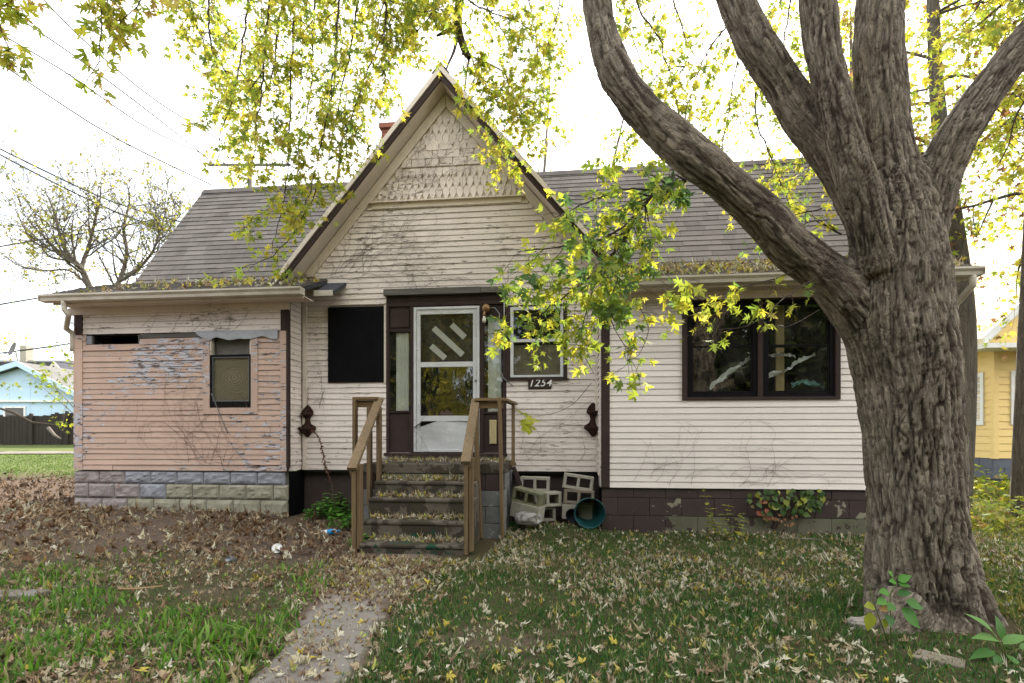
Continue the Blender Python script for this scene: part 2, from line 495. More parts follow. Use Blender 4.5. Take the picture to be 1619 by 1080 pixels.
def attr_leaf_mat(name, trans=0.45, rough=0.55, gloss=0.05):
    m, t, out = new_mat(name)
    a = node(t, 'Attribute', None, attribute_name='lc')
    n = noise(t, node(t, 'TexCoord').outputs['Object'], 14.0, 3.0, 0.6)
    col = mixc(t, 0.30, a.outputs['Color'], mixc(t, n, (0.25, 0.25, 0.25), (1.0, 1.0, 1.0)), 'MULTIPLY')
    d = node(t, 'BsdfDiffuse', {'Color': col})
    tcol = node(t, 'HueSaturation', {'Hue': 0.505, 'Saturation': 1.05, 'Value': 1.45, 'Fac': 1.0, 'Color': col}).outputs[0]
    tr = node(t, 'BsdfTranslucent', {'Color': tcol})
    mx = node(t, 'MixShader', {0: trans, 1: d.outputs[0], 2: tr.outputs[0]})
    g = node(t, 'BsdfGlossy', {'Color': (1, 1, 1, 1), 'Roughness': rough})
    mx2 = node(t, 'MixShader', {0: gloss, 1: mx.outputs[0], 2: g.outputs[0]})
    t.links.new(mx2.outputs[0], out.inputs[0])
    return m
MT['leaf'] = attr_leaf_mat('maple_leaf', 0.55, 0.45, 0.012)
MT['litter'] = attr_leaf_mat('fallen_leaf', 0.2, 0.6, 0.01)
MT['grass'] = attr_leaf_mat('grass_blade', 0.40, 0.5, 0.012)
MT['herb'] = attr_leaf_mat('green_herb', 0.38, 0.45, 0.018)

def shingle_mat():
    m, t, out = new_mat('asphalt_shingle')
    a = node(t, 'Attribute', None, attribute_name='lc')
    co = objco(t)
    g = noise(t, co, 260.0, 2.0, 0.5)
    n = noise(t, vmul(t, co, (3.0, 1.0, 0.6)), 1.0, 5.0, 0.6, 0.35, 0.75)
    col = mixc(t, g, (0.6, 0.6, 0.6), (1.25, 1.25, 1.25))
    col = mixc(t, 1.0, a.outputs['Color'], col, 'MULTIPLY')
    col = mixc(t, math_(t, 'MULTIPLY', n, 0.42), col, (0.25, 0.23, 0.21))
    surf(t, out, col, 0.95, g, 0.4, 0.003, 0.15)
    return m
MT['shingle'] = shingle_mat()

def glass_mat(name, refl=0.10, tint=(0.75, 0.78, 0.76), wav=0.004, dirt=0.06, wscale=3.0):
    m, t, out = new_mat(name)
    co = objco(t)
    w = noise(t, vmul(t, co, (wscale, wscale, wscale * 0.45)), 1.0, 2.0, 0.5)
    b = node(t, 'Bump', {'Strength': 0.6, 'Distance': wav, 'Height': w})
    bf = node(t, 'NewGeometry').outputs['Backfacing']
    ior = node(t, 'MapRange', {0: bf, 1: 0.0, 2: 1.0, 3: 1.5, 4: 1 / 1.5}).outputs[0]
    fr = node(t, 'Fresnel', {'IOR': ior, 'Normal': b.outputs[0]})
    fac = math_(t, 'ADD', math_(t, 'MULTIPLY', fr.outputs[0], 1.2), refl - 0.05, True)
    tr = node(t, 'BsdfTransparent', {'Color': (*tint, 1)})
    gl = node(t, 'BsdfGlossy', {'Color': (1, 1, 1, 1), 'Roughness': 0.02, 'Normal': b.outputs[0]})
    mx = node(t, 'MixShader', {0: fac, 1: tr.outputs[0], 2: gl.outputs[0]})
    dn = noise(t, vmul(t, co, (3, 3, 2)), 1.0, 8.0, 0.7, 0.4, 0.8)
    df = node(t, 'BsdfDiffuse', {'Color': (0.30, 0.28, 0.25, 1)})
    mx2 = node(t, 'MixShader', {0: math_(t, 'MULTIPLY', dn, dirt), 1: mx.outputs[0], 2: df.outputs[0]})
    t.links.new(mx2.outputs[0], out.inputs[0])
    return m
MT['glass'] = glass_mat('window_glass', 0.05, (0.88, 0.90, 0.88), wav=0.002, dirt=0.07)
MT['glass_wavy'] = glass_mat('bowed_storm_glass', 0.16, (0.45, 0.46, 0.44), 0.012, 0.04, 5.0)
MT['screen'] = glass_mat('dusty_screen', 0.03, (0.86, 0.86, 0.84), 0.0, 0.10)

def bark_mat(name, c_dark, c_mid, c_light, f=1.0, bd=0.02, attr=True):
    m, t, out = new_mat(name)
    if attr:
        co = node(t, 'Attribute', None, attribute_name='bk').outputs['Vector']
    else:
        co = vmul(t, node(t, 'TexCoord').outputs['Object'], (1, 1, 0.8))
    rn = noise(t, vmul(t, co, (19 * f, 19 * f, 2.7 * f)), 1.0, 8.0, 0.64, None, None, 0.8)
    rg = node(t, 'MapRange', {0: math_(t, 'ABSOLUTE', math_(t, 'SUBTRACT', rn, 0.5)), 1: 0.004, 2: 0.060, 3: 0.0, 4: 1.0}, clamp=True).outputs[0]
    a = vmul(t, co, (24 * f, 24 * f, 9.0 * f))
    warp = node(t, 'TexNoise', {'Vector': a, 'Scale': 0.8, 'Detail': 5.0})
    a2 = node(t, 'VectorMath', {0: a, 1: vmul(t, warp.outputs['Color'], (2.2, 2.2, 2.2))}, operation='ADD').outputs[0]
    v = node(t, 'TexVoronoi', {'Vector': a2, 'Scale': 1.0}, feature='DISTANCE_TO_EDGE')
    plate = node(t, 'MapRange', {0: v.outputs['Distance'], 1: 0.0, 2: 0.12, 3: 0.30, 4: 1.0}, clamp=True).outputs[0]
    plate = math_(t, 'MULTIPLY', plate, rg)
    fn = noise(t, vmul(t, co, (60 * f, 60 * f, 22 * f)), 1.0, 6.0, 0.65)
    h = math_(t, 'ADD', math_(t, 'MULTIPLY', plate, 0.6), math_(t, 'MULTIPLY', fn, 0.7))
    big = noise(t, vmul(t, co, (3, 3, 2)), 1.0, 5.0, 0.6, 0.35, 0.7)
    c = mixc(t, fn, c_mid, c_light)
    c = mixc(t, math_(t, 'MULTIPLY', big, 0.5), c, tuple(x * y for x, y in zip(c_mid, (0.85, 0.95, 0.75))))
    lich = noise(t, vmul(t, co, (7, 7, 5)), 1.0, 7.0, 0.7, 0.60, 0.68)
    c = mixc(t, math_(t, 'MULTIPLY', lich, 0.4), c, (0.20, 0.21, 0.15))
    red = noise(t, vmul(t, co, (11, 11, 3)), 1.0, 5.0, 0.7, 0.63, 0.70)
    c = mixc(t, math_(t, 'MULTIPLY', red, 0.45), c, (0.16, 0.075, 0.045))
    edge = node(t, 'MapRange', {0: plate, 1: 0.0, 2: 0.34, 3: 0.0, 4: 1.0}, clamp=True).outputs[0]
    c = mixc(t, math_(t, 'ADD', math_(t, 'MULTIPLY', edge, 0.6), 0.4), c_dark, c)
    if attr:
        fu = node(t, 'Attribute', None, attribute_name='fur').outputs['Fac']
        c = mixc(t, math_(t, 'MULTIPLY', fu, 0.9), c, c_dark)
    if attr:
        # wet brown stain running out of the low fork
        oc = node(t, 'TexCoord').outputs['Object']
        sd = node(t, 'VectorMath', {0: vmul(t, oc, (1.0, 0.6, 0.55)), 1: (STAIN[0], STAIN[1] * 0.6, STAIN[2] * 0.55)}, operation='DISTANCE').outputs['Value']
        sd = math_(t, 'ADD', sd, math_(t, 'MULTIPLY', math_(t, 'SUBTRACT', noise(t, oc, 9.0, 6.0, 0.7), 0.5), 0.16))
        sm_ = node(t, 'MapRange', {0: sd, 1: 0.04, 2: 0.16, 3: 0.8, 4: 0.0}, clamp=True).outputs[0]
        c = mixc(t, sm_, c, (0.022, 0.012, 0.010))
    surf(t, out, c, 0.95, h, 0.9, bd, 0.15)
    return m
STAIN = W(1332, 425, 3.52)
MT['bark'] = bark_mat('maple_bark', (0.050, 0.036, 0.028), (0.20, 0.163, 0.128), (0.40, 0.34, 0.275))
MT['twig'] = simple_mat('dark_twig', (0.045, 0.034, 0.028), (0.085, 0.066, 0.054), (30, 30, 30), 0.9, 0.2)
MT['farbark'] = bark_mat('background_bark', (0.055, 0.045, 0.038), (0.13, 0.11, 0.092), (0.20, 0.175, 0.15), 0.8, 0.02, False)
MT['palebark'] = simple_mat('pale_bark', (0.20, 0.175, 0.15), (0.13, 0.11, 0.095), (5, 5, 2), 0.9, 0.4, 0.02)
# ------------------------------------------------------------------ the house
rng = random.Random(7)
house = thing('house', 'run-down one-storey house of peeling white boards with a steep front gable', 'house', HO, -TH)
DW = -0.37           # front of the two wings; the middle wall is at depth 0
PITCH = 0.079

def clip_out(iv, a, b):
    r = []
    for x0, x1 in iv:
        if b <= x0 or a >= x1:
            r.append((x0, x1)); continue
        if a > x0 + 0.01: r.append((x0, a))
        if b < x1 - 0.01: r.append((b, x1))
    return r

def board_mesh(axis, a, b, z, h, d, out, tilt, sgn=-1):
    """one lapped board; axis 's': runs along s at depth d facing -d; 'd': runs along d at s=d facing sgn"""
    o1, o2, bk = 0.0165 + out, 0.006 + out * 0.5, -0.004
    pts = [(-bk, z), (-o1, z), (-o1, z + 0.005), (-o2, z + h), (-bk, z + h)]
    v, f = [], []
    for k, t_ in enumerate((a, b)):
        dz = tilt * (1 if k else -1)
        for q, zz_ in pts:
            if axis == 's': v.append((t_, d + q, zz_ + dz))
            else: v.append((d + q * -sgn, t_, zz_ + dz))
    n = len(pts)
    for i in range(n):
        f.append((i, (i + 1) % n, (i + 1) % n + n, i + n))
    f += [tuple(range(n - 1, -1, -1)), tuple(range(n, 2 * n))]
    me = bpy.data.meshes.new('clapboard')
    me.from_pydata(v, [], f)
    me['edge'] = 1
    return me

def clad(parent, mat, a0, a1, z0, z1, d, holes=(), bounds=None, axis='s', sgn=-1, joint=0.35, rough=1.0, skip=()):
    n = int(round((z1 - z0) / PITCH))
    p = (z1 - z0) / n
    for r in range(n):
        z = z0 + r * p
        if r in skip: continue
        iv = [(a0, a1)]
        if bounds:
            lo, hi = bounds(z + p)
            iv = [(max(a0, lo), min(a1, hi))]
            if iv[0][1] - iv[0][0] < 0.05: continue
        for ha, hb, hz0, hz1 in holes:
            if hz0 - 0.001 < z + p * 0.5 < hz1 + 0.001:
                iv = clip_out(iv, ha, hb)
        out = []
        for x0, x1 in iv:
            if x1 - x0 > 1.2 and rng.random() < joint:
                c = rng.uniform(x0 + 0.4, x1 - 0.4)
                out += [(x0, c - 0.0015), (c + 0.0015, x1)]
            else:
                out.append((x0, x1))
        for x0, x1 in out:
            me = board_mesh(axis, x0, x1, z + rng.uniform(-0.002, 0.002) * rough, p + 0.010, d, rng.uniform(0, 0.004) * rough, rng.uniform(-0.003, 0.003) * rough, sgn)
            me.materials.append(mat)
            me.materials.append(MT['lap_shade'])
            me.polygons[0].material_index = 1  # underside coloured dark to deepen the shadow line below each board
            link('clapboard', me, None, parent)

def wall_cells(name, mat, s0, s1, z0, z1, d0, d1, holes, parent):
    ss = sorted(set([s0, s1] + [min(max(x, s0), s1) for h in holes for x in h[:2]]))
    zs = sorted(set([z0, z1] + [min(max(x, z0), z1) for h in holes for x in h[2:4]]))
    mb = MB()
    for i in range(len(ss) - 1):
        for j in range(len(zs) - 1):
            cs, cz = (ss[i] + ss[i + 1]) / 2, (zs[j] + zs[j + 1]) / 2
            if any(h[0] < cs < h[1] and h[2] < cz < h[3] for h in holes): continue
            mb.box(ss[i], ss[i + 1], d0, d1, zs[j], zs[j + 1])
    return mb.build(name, mat, parent)

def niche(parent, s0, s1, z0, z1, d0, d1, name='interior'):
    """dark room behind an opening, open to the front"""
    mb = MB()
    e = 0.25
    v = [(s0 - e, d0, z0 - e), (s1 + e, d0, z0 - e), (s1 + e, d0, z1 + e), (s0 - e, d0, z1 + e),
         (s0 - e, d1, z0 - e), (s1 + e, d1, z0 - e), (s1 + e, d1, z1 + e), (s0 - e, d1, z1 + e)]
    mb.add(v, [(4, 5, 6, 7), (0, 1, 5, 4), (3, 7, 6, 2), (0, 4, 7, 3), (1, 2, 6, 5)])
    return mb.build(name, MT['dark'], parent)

def frame(mb, s0, s1, z0, z1, d0, d1, w, wb=None, wt_=None):
    wb = w if wb is None else wb
    wt_ = w if wt_ is None else wt_
    mb.box(s0, s0 + w, d0, d1, z0, z1)
    mb.box(s1 - w, s1, d0, d1, z0, z1)
    mb.box(s0 + w, s1 - w, d0 + 0.001, d1, z0, z0 + wb)
    mb.box(s0 + w, s1 - w, d0 + 0.001, d1, z1 - wt_, z1)
    return mb

def rect(x0, y0, x1, y1, d):
    s0, z1 = L(x0, y0, d)
    s1, z0 = L(x1, y1, d)
    # average the two vertical readings so the rectangle stays level in the house frame
    z1 = (z1 + L(x1, y0, d)[1]) / 2
    z0 = (L(x0, y1, d)[1] + z0) / 2
    return s0, s1, z0, z1

# gable outline
GD = -0.31
sA, zA = L(697, 106, GD)
sE, zE = L(436, 441, GD)
SL = (zA - zE) / (sA - sE)
def gab(off):
    return lambda z: (sA - (zA - off - z) / SL, sA + (zA - off - z) / SL)
VT = 0.165                 # vertical thickness of the gable roof
sC0 = L(480, 600, 0)[0]
sC1 = L(947, 600, 0)[0]
zC0 = L(700, 744, 0)[1]   # bottom of the middle siding
zBand = (L(584, 325, 0)[1] + L(831, 309, 0)[1]) / 2

# ---- middle wall
door_o = rect(611, 466, 801, 717, 0)
door_o = (door_o[0], door_o[1], L(706, 716, 0)[1], L(706, 464, 0)[1])
blk = rect(520, 486, 608, 605, 0)
smw = rect(801, 482, 897, 599, 0)
holes = [door_o, blk, smw]
DOORS0, DOORS1 = door_o[0], door_o[1]
wall_m = wall_cells('wall', MT['trimw'], sC0 - 0.12, sC1 + 0.12, zC0, zE + 0.05, 0.012, 0.14, holes, house)
gw = MB()
lo, hi = gab(VT)(zE + 0.05)
gw.prism([(lo, zE + 0.05), (hi, zE + 0.05), (sA, zA - VT - 0.01)], 'y', 0.012, 0.14)
gable_wall = gw.build('gable_wall', MT['trimw'], house)
ztop = zBand - 0.02
clad(wall_m, MT['white'], sC0, sC1, zC0, ztop, 0.0, holes, gab(VT + 0.16), joint=0.5, rough=1.5)
# inner corner boards
for sx, nm in ((sC0 + 0.03, 'corner_board'), (sC1 - 0.02, 'corner_board')):
    MB().box(sx - 0.03, sx + 0.03, -0.03, 0.011, zC0, zE + 0.2).build(nm, MT['trimw'], house)
# ledge over the clapboards
lb = gab(VT + 0.22)(zBand)
led = MB()
led.box(lb[0] + 0.02, lb[1] - 0.02, -0.035, 0.011, zBand - 0.085, zBand - 0.012)
led.prism([(-0.075, zBand - 0.012), (-0.075, zBand + 0.004), (0.011, zBand + 0.022), (0.011, zBand - 0.012)], 'x', lb[0] - 0.02, lb[1] + 0.02)
led.build('drip_ledge', MT['trimw'], house)
# rake frieze boards flat on the wall
for sg in (-1, 1):
    p = MB()
    z0_, z1_ = zE + 0.1, zA - VT
    lo_o, hi_o = gab(VT)(z0_), None
    def edge(off, z): 
        x = gab(off)(z)
        return x[0] if sg < 0 else x[1]
    poly = [(edge(VT + 0.02, z0_), z0_), (edge(VT + 0.20, z0_), z0_), (sA + sg * 0.004, zA - VT - 0.20), (sA + sg * 0.004, zA - VT - 0.02)]
    p.prism(poly, 'y', -0.03, 0.0115)
    p.build('frieze_board', MT['trimw'], gable_wall)

def wall_shingle(s, z, w, h, point, lo, hi):
    """one wooden wall shingle hanging from (s, z) top centre; point: pointed butt"""
    jw = w / 2 - 0.002
    o = -0.010 - rng.uniform(0, 0.003)
    if point:
        poly = [(-jw, h), (jw, h), (jw, h * 0.50), (0.008, 0), (-0.008, 0), (-jw, h * 0.50)]
    else:
        poly = [(-jw, h), (jw, h), (jw, 0), (-jw, 0)]
    sx = [min(max(s + q[0], lo), hi) for q in poly]
    if max(sx) - min(sx) < 0.02: return
    n = len(poly)
    tl = rng.uniform(-0.006, 0.006)
    v = [(sx[i], o * (1 - 0.62 * q[1] / h), z + q[1] + tl * q[0] * 8) for i, q in enumerate(poly)] + [(sx[i], 0.010, z + q[1]) for i, q in enumerate(poly)]
    f = [tuple(range(n - 1, -1, -1))] + [(i, (i + 1) % n, (i + 1) % n + n, i + n) for i in range(n)]
    me = bpy.data.meshes.new('wall_shingle')
    me.from_pydata(v, [], f)
    link('wall_shingle', me, MT['white'], gable_wall)

def shingle_field(z0, z1, rows, w, point):
    p = (z1 - z0) / rows
    for r in range(rows):
        z = z0 + r * p
        k = int(3 / w)
        lo, hi = gab(VT + 0.25)(z + p * 0.5)
        for i in range(-k, k):
            s = sA + (i + 0.5 * (r % 2)) * w
            if s < lo - w * 0.4 or s > hi + w * 0.4: continue
            wall_shingle(s, z - (0.05 if point else 0.0) + 0.05, w * (1 if point else rng.uniform(0.9, 1.0)), p + 0.03, point, lo, hi)
zz1 = L(700, 268, 0)[1]
zz2 = L(700, 230, 0)[1]
zz3 = L(700, 186, 0)[1]
shingle_field(zBand + 0.02, zz1, 3, 0.098, True)
shingle_field(zz1 + 0.0, zz2, 3, 0.20, False)
shingle_field(zz2 + 0.01, zz3, 3, 0.098, True)

# ---- doorway: header, side panels, sidelights, storm door
dz0, dz1 = door_o[2], door_o[3]
hb = MB()
q0 = L(609, 461, 0); q1 = L(797, 452, 0)
hb.box(q0[0], q0[0] + (q1[0] - q0[0]) * 0.81, -0.075, -0.002, dz1 - 0.02, dz1 + 0.065)
hb.box(q0[0] + (q1[0] - q0[0]) * 0.812, q1[0], -0.068, -0.002, dz1 - 0.018, dz1 + 0.063)
hb.build('header_board', MT['greywood'], house)
ent = MB()
sd0, sd1 = L(655, 600, 0)[0], L(758.5, 600, 0)[0]
zh = L(706, 484, 0)[1]
ent.box(DOORS0, DOORS1, 0.0, 0.05, zh + 0.075, dz1 - 0.021)
ent.box(DOORS0, DOORS1, -0.012, 0.05, zh + 0.01, zh + 0.07)
for a_, b_ in ((DOORS0, DOORS0 + 0.04), (sd0 - 0.055, sd0 - 0.006), (sd1 + 0.006, sd1 + 0.055), (DOORS1 - 0.05, DOORS1)):
    ent.box(a_, b_, -0.015, 0.06, dz0, zh + 0.008)
entry = ent.build('entry_surround', MT['brown'], house, bevel=0.003)
def sidelight(a, b, gy0, gy1, cur):
    zg1, zg0 = L(706, gy0, 0)[1], L(706, gy1, 0)[1]
    mb = MB()
    mb.box(a, b, 0.015, 0.05, dz0, zg0 - 0.02)
    mb.box(a - 0.001, a + 0.006, 0.016, 0.05, dz0, zh)
    mb.box(b - 0.006, b + 0.001, 0.016, 0.05, dz0, zh)
    mb.box(a, b, 0.015, 0.05, zg1 + 0.02, zh + 0.008)
    mb.box(a, b, -0.012, 0.05, zg0 - 0.019, zg0)
    mb.box(a, b, 0.0, 0.05, zg1, zg1 + 0.019)
    sl_ = mb.build('sidelight', MT['brown'], house, bevel=0.002)
    MB().box(a, b, 0.022, 0.028, zg0, zg1).build('pane', MT['glass'], sl_)
    c = MB()
    n = 14
    c0, c1 = cur
    v, f = [], []
    for i in range(n + 1):
        s = c0 + (c1 - c0) * i / n
        for z in (zg0 + 0.01, zg1 - 0.01):
            v.append((s, 0.045 + 0.006 * math.sin(i * 1.9), z))
    for i in range(n): f.append((2 * i, 2 * i + 2, 2 * i + 3, 2 * i + 1))
    c.add(v, f, True)
    c.build('curtain', MT['curtain'], sl_)
    return sl_
sidelight(DOORS0 + 0.041, sd0 - 0.056, 523, 650, (L(625, 600, 0)[0], L(645, 600, 0)[0]))
sidelight(sd1 + 0.056, DOORS1 - 0.051, 505, 652, (L(771, 600, 0)[0], L(792, 600, 0)[0]))
# upper inset panel left
MB().box(DOORS0 + 0.06, sd0 - 0.075, 0.0, 0.014, L(706, 516, 0)[1], zh - 0.03).build('inset_panel', MT['brown'], entry, bevel=0.003)
# tan strip
t0 = rect(774, 664, 785, 702, 0)
tb = MB()
tb.box(t0[0], t0[1], -0.006, 0.014, t0[2], t0[3])
for k in range(3):
    c_ = t0[0] + (t0[1] - t0[0]) * (k + 0.5) / 3
    tb.box(c_ - 0.012, c_ + 0.012, -0.012, -0.006, t0[2] + 0.004, t0[3] - 0.004)
tb.build('vent_strip', MT['tan'], entry, bevel=0.002)
# conduit and the white pipe
cp = [L(774, 488, 0), (L(783, 488, 0)), L(790, 497, 0), L(792, 520, 0), L(792, 585, 0), L(796, 598, 0), L(812, 611, 0)]
MB().tube([(a_, -0.05, b_) for a_, b_ in cp], 0.0075, 8).build('conduit', MT['steel'], house)
MB().tube([(L(797.5, 463, 0)[0], -0.03, L(797, 462, 0)[1]), (L(797.5, 463, 0)[0], -0.03, L(797, 525, 0)[1])], 0.006, 8).build('white_pipe', MT['alu'], house)

zd1 = L(706, 485.5, 0)[1]
zd0 = dz0 + 0.012
sdm = MB()
frame(sdm, sd0, sd1, zd0, zd1, -0.035, 0.02, 0.035, 0.02)
# leaf of the storm door: stiles and rails
i0, i1 = sd0 + 0.038, sd1 - 0.038
zr = [L(706, y, 0)[1] for y in (497, 572.5, 580.5, 657.5, 666, 711)]
frame(sdm, i0, i1, zd0 + 0.022, zd1 - 0.037, -0.022, 0.016, 0.055, zr[5] - zd0 - 0.022, zd1 - 0.037 - zr[0])
sdm.box(i0 + 0.055, i1 - 0.055, -0.021, 0.016, zr[2], zr[1])
sdm.box(i0 + 0.055, i1 - 0.055, -0.021, 0.016, zr[4], zr[3])
sdoor = sdm.build('storm_door', MT['alu'], house, bevel=0.003)
MB().box(i0 + 0.055, i1 - 0.055, -0.004, 0.0, zr[1], zr[0]).build('pane', MT['screen'], sdoor)
# bowed lower pane, bulging towards the middle
gv, gf = [], []
ng = 12
for i in range(ng + 1):
    for j in range(ng + 1):
        a_, b_ = i / ng, j / ng
        gv.append((i0 + 0.055 + (i1 - i0 - 0.11) * a_, -0.003 - 0.014 * math.sin(math.pi * a_) * math.sin(math.pi * b_), zr[3] + (zr[2] - zr[3]) * b_))
for i in range(ng):
    for j in range(ng):
        k = i * (ng + 1) + j
        gf.append((k, k + ng + 1, k + ng + 2, k + 1))
MB().add(gv, gf, True).build('pane', MT['glass_wavy'], sdoor)['label'] = 'bowed lower pane with a wavy yellow-green reflection'
# kick panel, torn loose at its upper left corner
kv, kf = [], []
for i in range(ng + 1):
    for j in range(ng + 1):
        a_, b_ = i / ng, j / ng
        bend = -0.05 * max(0, (0.6 - a_)) * max(0, b_ - 0.3) * 2.0
        cut = 0.085 * max(0, 1 - a_ / 0.32) * b_
        kv.append((i0 + 0.055 + (i1 - i0 - 0.11) * a_, -0.006 + bend + 0.004 * math.sin(5 * a_ + 3 * b_), zr[5] + (zr[4] - zr[5] - cut) * b_))
for i in range(ng):
    for j in range(ng):
        k = i * (ng + 1) + j
        kf.append((k, k + ng + 1, k + ng + 2, k + 1))
MB().add(kv, kf, True).build('kick_panel', MT['kick'], sdoor)
p0, p1 = L(655, 676, -0.05), L(668, 667, -0.03)
MB().bar((p0[0], -0.07, p0[1]), (p1[0], -0.02, p1[1]), 0.02, 0.012).build('loose_strip', MT['brown'], sdoor)
hs, hz = L(752.5, 602, 0)
MB().lathe([(0.0, -0.035), (0.014, -0.033), (0.016, -0.02), (0.008, -0.015), (0.010, 0.0), (0.02, 0.002)], (hs, -0.022, hz), 12, M=Matrix.Rotation(-math.pi / 2, 3, 'X')).build('door_knob', MT['steel'], sdoor)
# main door behind with three slanted lights
idm = MB()
idm.box(sd0 - 0.02, sd1 + 0.02, 0.06, 0.10, zd0 - 0.02, zd1 + 0.05)
idoor = idm.build('inner_door', simple_mat('dark_grey_door', (0.034, 0.032, 0.030), (0.042, 0.040, 0.037), (4, 4, 4), 0.6, 0.1), house)
for (x0, y0, x1, y1, w) in ((685.5, 518.5, 731.5, 561, 9.0), (714, 513.5, 735, 533.5, 9.0), (681.5, 547, 704, 566.5, 9.0)):
    a_, b_ = L(x0, y0, 0.058), L(x1, y1, 0.058)
    MB().bar((a_[0], 0.058, a_[1]), (b_[0], 0.058, b_[1]), 0.006, w / 110.0, up=(0.7, 0, 0.7)).build('door_light', simple_mat('frosted_pane', (0.86, 0.88, 0.86), (0.80, 0.83, 0.81), (5, 5, 5), 0.35, 0.0), idoor)
niche(house, DOORS0, DOORS1, dz0, dz1, 0.15, 1.4)
th = MB()
th.box(DOORS0 - 0.01, DOORS1 + 0.01, -0.09, 0.05, dz0 - 0.045, dz0 - 0.002)
th.build('threshold', MT['brown'], house, bevel=0.004)

# ---- boarded window left of the door
bw = MB()
bw.box(blk[0], blk[1], -0.035, -0.018, blk[2], blk[3])
bo = bw.build('boarded_window', MT['blackp'], house, bevel=0.002)
bo['label'] = 'window closed with a black painted sheet'
for a_ in (0.04, 0.5, 0.96):
    for b_ in (0.03, 0.5, 0.97):
        if a_ == 0.5 and b_ == 0.5: continue
        MB().lathe([(0.0, -0.003), (0.006, -0.002), (0.007, 0.0)], (blk[0] + (blk[1] - blk[0]) * a_, -0.035, blk[2] + (blk[3] - blk[2]) * b_), 8, M=Matrix.Rotation(-math.pi / 2, 3, 'X')).build('screw', MT['rust'], bo)
MB().box(blk[1] - 0.004, blk[1] + 0.02, -0.028, 0.011, blk[2] - 0.02, blk[3] + 0.02).build('casing', MT['trimw'], bo)
MB().box(blk[0] - 0.04, blk[1], 0.0, 0.012, blk[2], blk[3]).build('backing', MT['dark'], bo)

# ---- small white window right of the door
sw0 = smw
c = MB()
frame(c, sw0[0], sw0[1], sw0[2], sw0[3], -0.022, 0.02, 0.055, 0.02, 0.03)
win_s = c.build('window', MT['brown'], house, bevel=0.003)
MB().box(sw0[0] + 0.06, sw0[1] - 0.06, 0.03, 0.036, sw0[2] + 0.03, L(850, 545, 0)[1]).build('curtain', simple_mat('tan_curtain', (0.30, 0.245, 0.18), (0.18, 0.145, 0.105), (7, 7, 5), 0.9, 0.5, 0.02), win_s)
f0, f1, fz0, fz1 = sw0[0] + 0.056, sw0[1] - 0.056, sw0[2] + 0.021, sw0[3] - 0.031
c = MB()
frame(c, f0, f1, fz0, fz1, -0.03, 0.02, 0.042, 0.03)
zm = L(850, 538.5, 0)[1]
c.box(f0 + 0.042, f1 - 0.042, -0.026, 0.016, zm - 0.022, zm + 0.02)
c.build('sash', MT['alu'], win_s, bevel=0.002)
MB().box(f0 + 0.042, f1 - 0.042, -0.004, 0.0, fz0 + 0.03, zm - 0.022).build('pane', MT['glass'], win_s)
MB().box(f0 + 0.042, f1 - 0.042, 0.006, 0.010, zm + 0.02, fz1 - 0.042).build('pane', MT['glass'], win_s)
MB().box(sw0[0] - 0.05, sw0[1] + 0.02, -0.05, 0.0, sw0[2] - 0.02, sw0[2] - 0.002).build('sill', MT['brown'], win_s)
niche(house, f0, f1, fz0, fz1, 0.15, 1.2)

# ---- foundation of the middle part: dark and recessed
MB().box(sC0 - 0.1, sC1 + 0.1, 0.10, 0.2, -0.2, zC0 - 0.005).build('foundation', MT['brown_block'], house)
MB().box(sC0 - 0.1, sC1 + 0.1, -0.005, 0.10, zC0 - 0.03, zC0 - 0.004).build('sill_beam', MT['dark'], house)

# ---- left wing
sL0, sL1 = L(121, 600, DW)[0], L(457, 600, DW)[0]
zL0 = (L(128, 743.5, DW)[1] + L(442, 744, DW)[1]) / 2
zLm = (L(128.6, 530, DW)[1] + L(442, 522, DW)[1]) / 2
zLt = (L(128, 486, DW)[1] + L(442, 474, DW)[1]) / 2
cbw = 0.115
cas = rect(323, 528, 409, 655, DW)
slot = rect(147, 530.5, 220, 544, DW)
cas_h = (cas[0], cas[1], cas[2] - 0.005, zLm + 0.002)
wopen = (L(334, 600, DW)[0], L(399, 600, DW)[0], L(366, 645, DW)[1], zLm - 0.005)
wall_l = wall_cells('wall', MT['dark'], sL0 + 0.02, sL1 - 0.02, zL0, zLt + 0.05, DW + 0.012, DW + 0.12, [wopen, (slot[0], slot[1], slot[2], slot[3])], house)
wall_l['label'] = 'low left wing wall with faded pink boards'
clad(wall_l, MT['pink'], sL0 + cbw, sL1 - cbw, zL0, zLm - 0.008, DW, [cas_h, (slot[0] - 0.10, slot[1] + 0.02, slot[2], slot[3] + 0.1), (slot[1], cas[0] - 0.02, zLm - 0.07, zLm)], joint=0.55, rough=2.2)
clad(wall_l, MT['white'], sL0 + cbw, sL1 - cbw, zLm, zLt, DW, [], joint=0.0, rough=0.6)
niche(house, slot[0], slot[1], slot[2], slot[3], DW + 0.12, DW + 0.5)
g_ = MB()
g_.box(slot[0] - 0.115, slot[0] - 0.012, DW - 0.008, DW + 0.010, slot[2] + 0.004, slot[3])
g_.build('patch_board', MT['slate_blue'], wall_l)
g_ = MB()
g_.box(slot[0] - 0.012, slot[0] + 0.006, DW - 0.012, DW + 0.02, slot[2], slot[3])
g_.box(slot[1] - 0.006, slot[1] + 0.012, DW - 0.012, DW + 0.02, slot[2], slot[3])
g_.build('bare_lath', MT['greywood'], wall_l)
g_ = MB()
g_.box(slot[1] + 0.014, cas[0] - 0.02, DW - 0.001, DW + 0.011, zLm - 0.066, zLm - 0.006)
g_.build('bare_lath', MT['greywood'], wall_l)
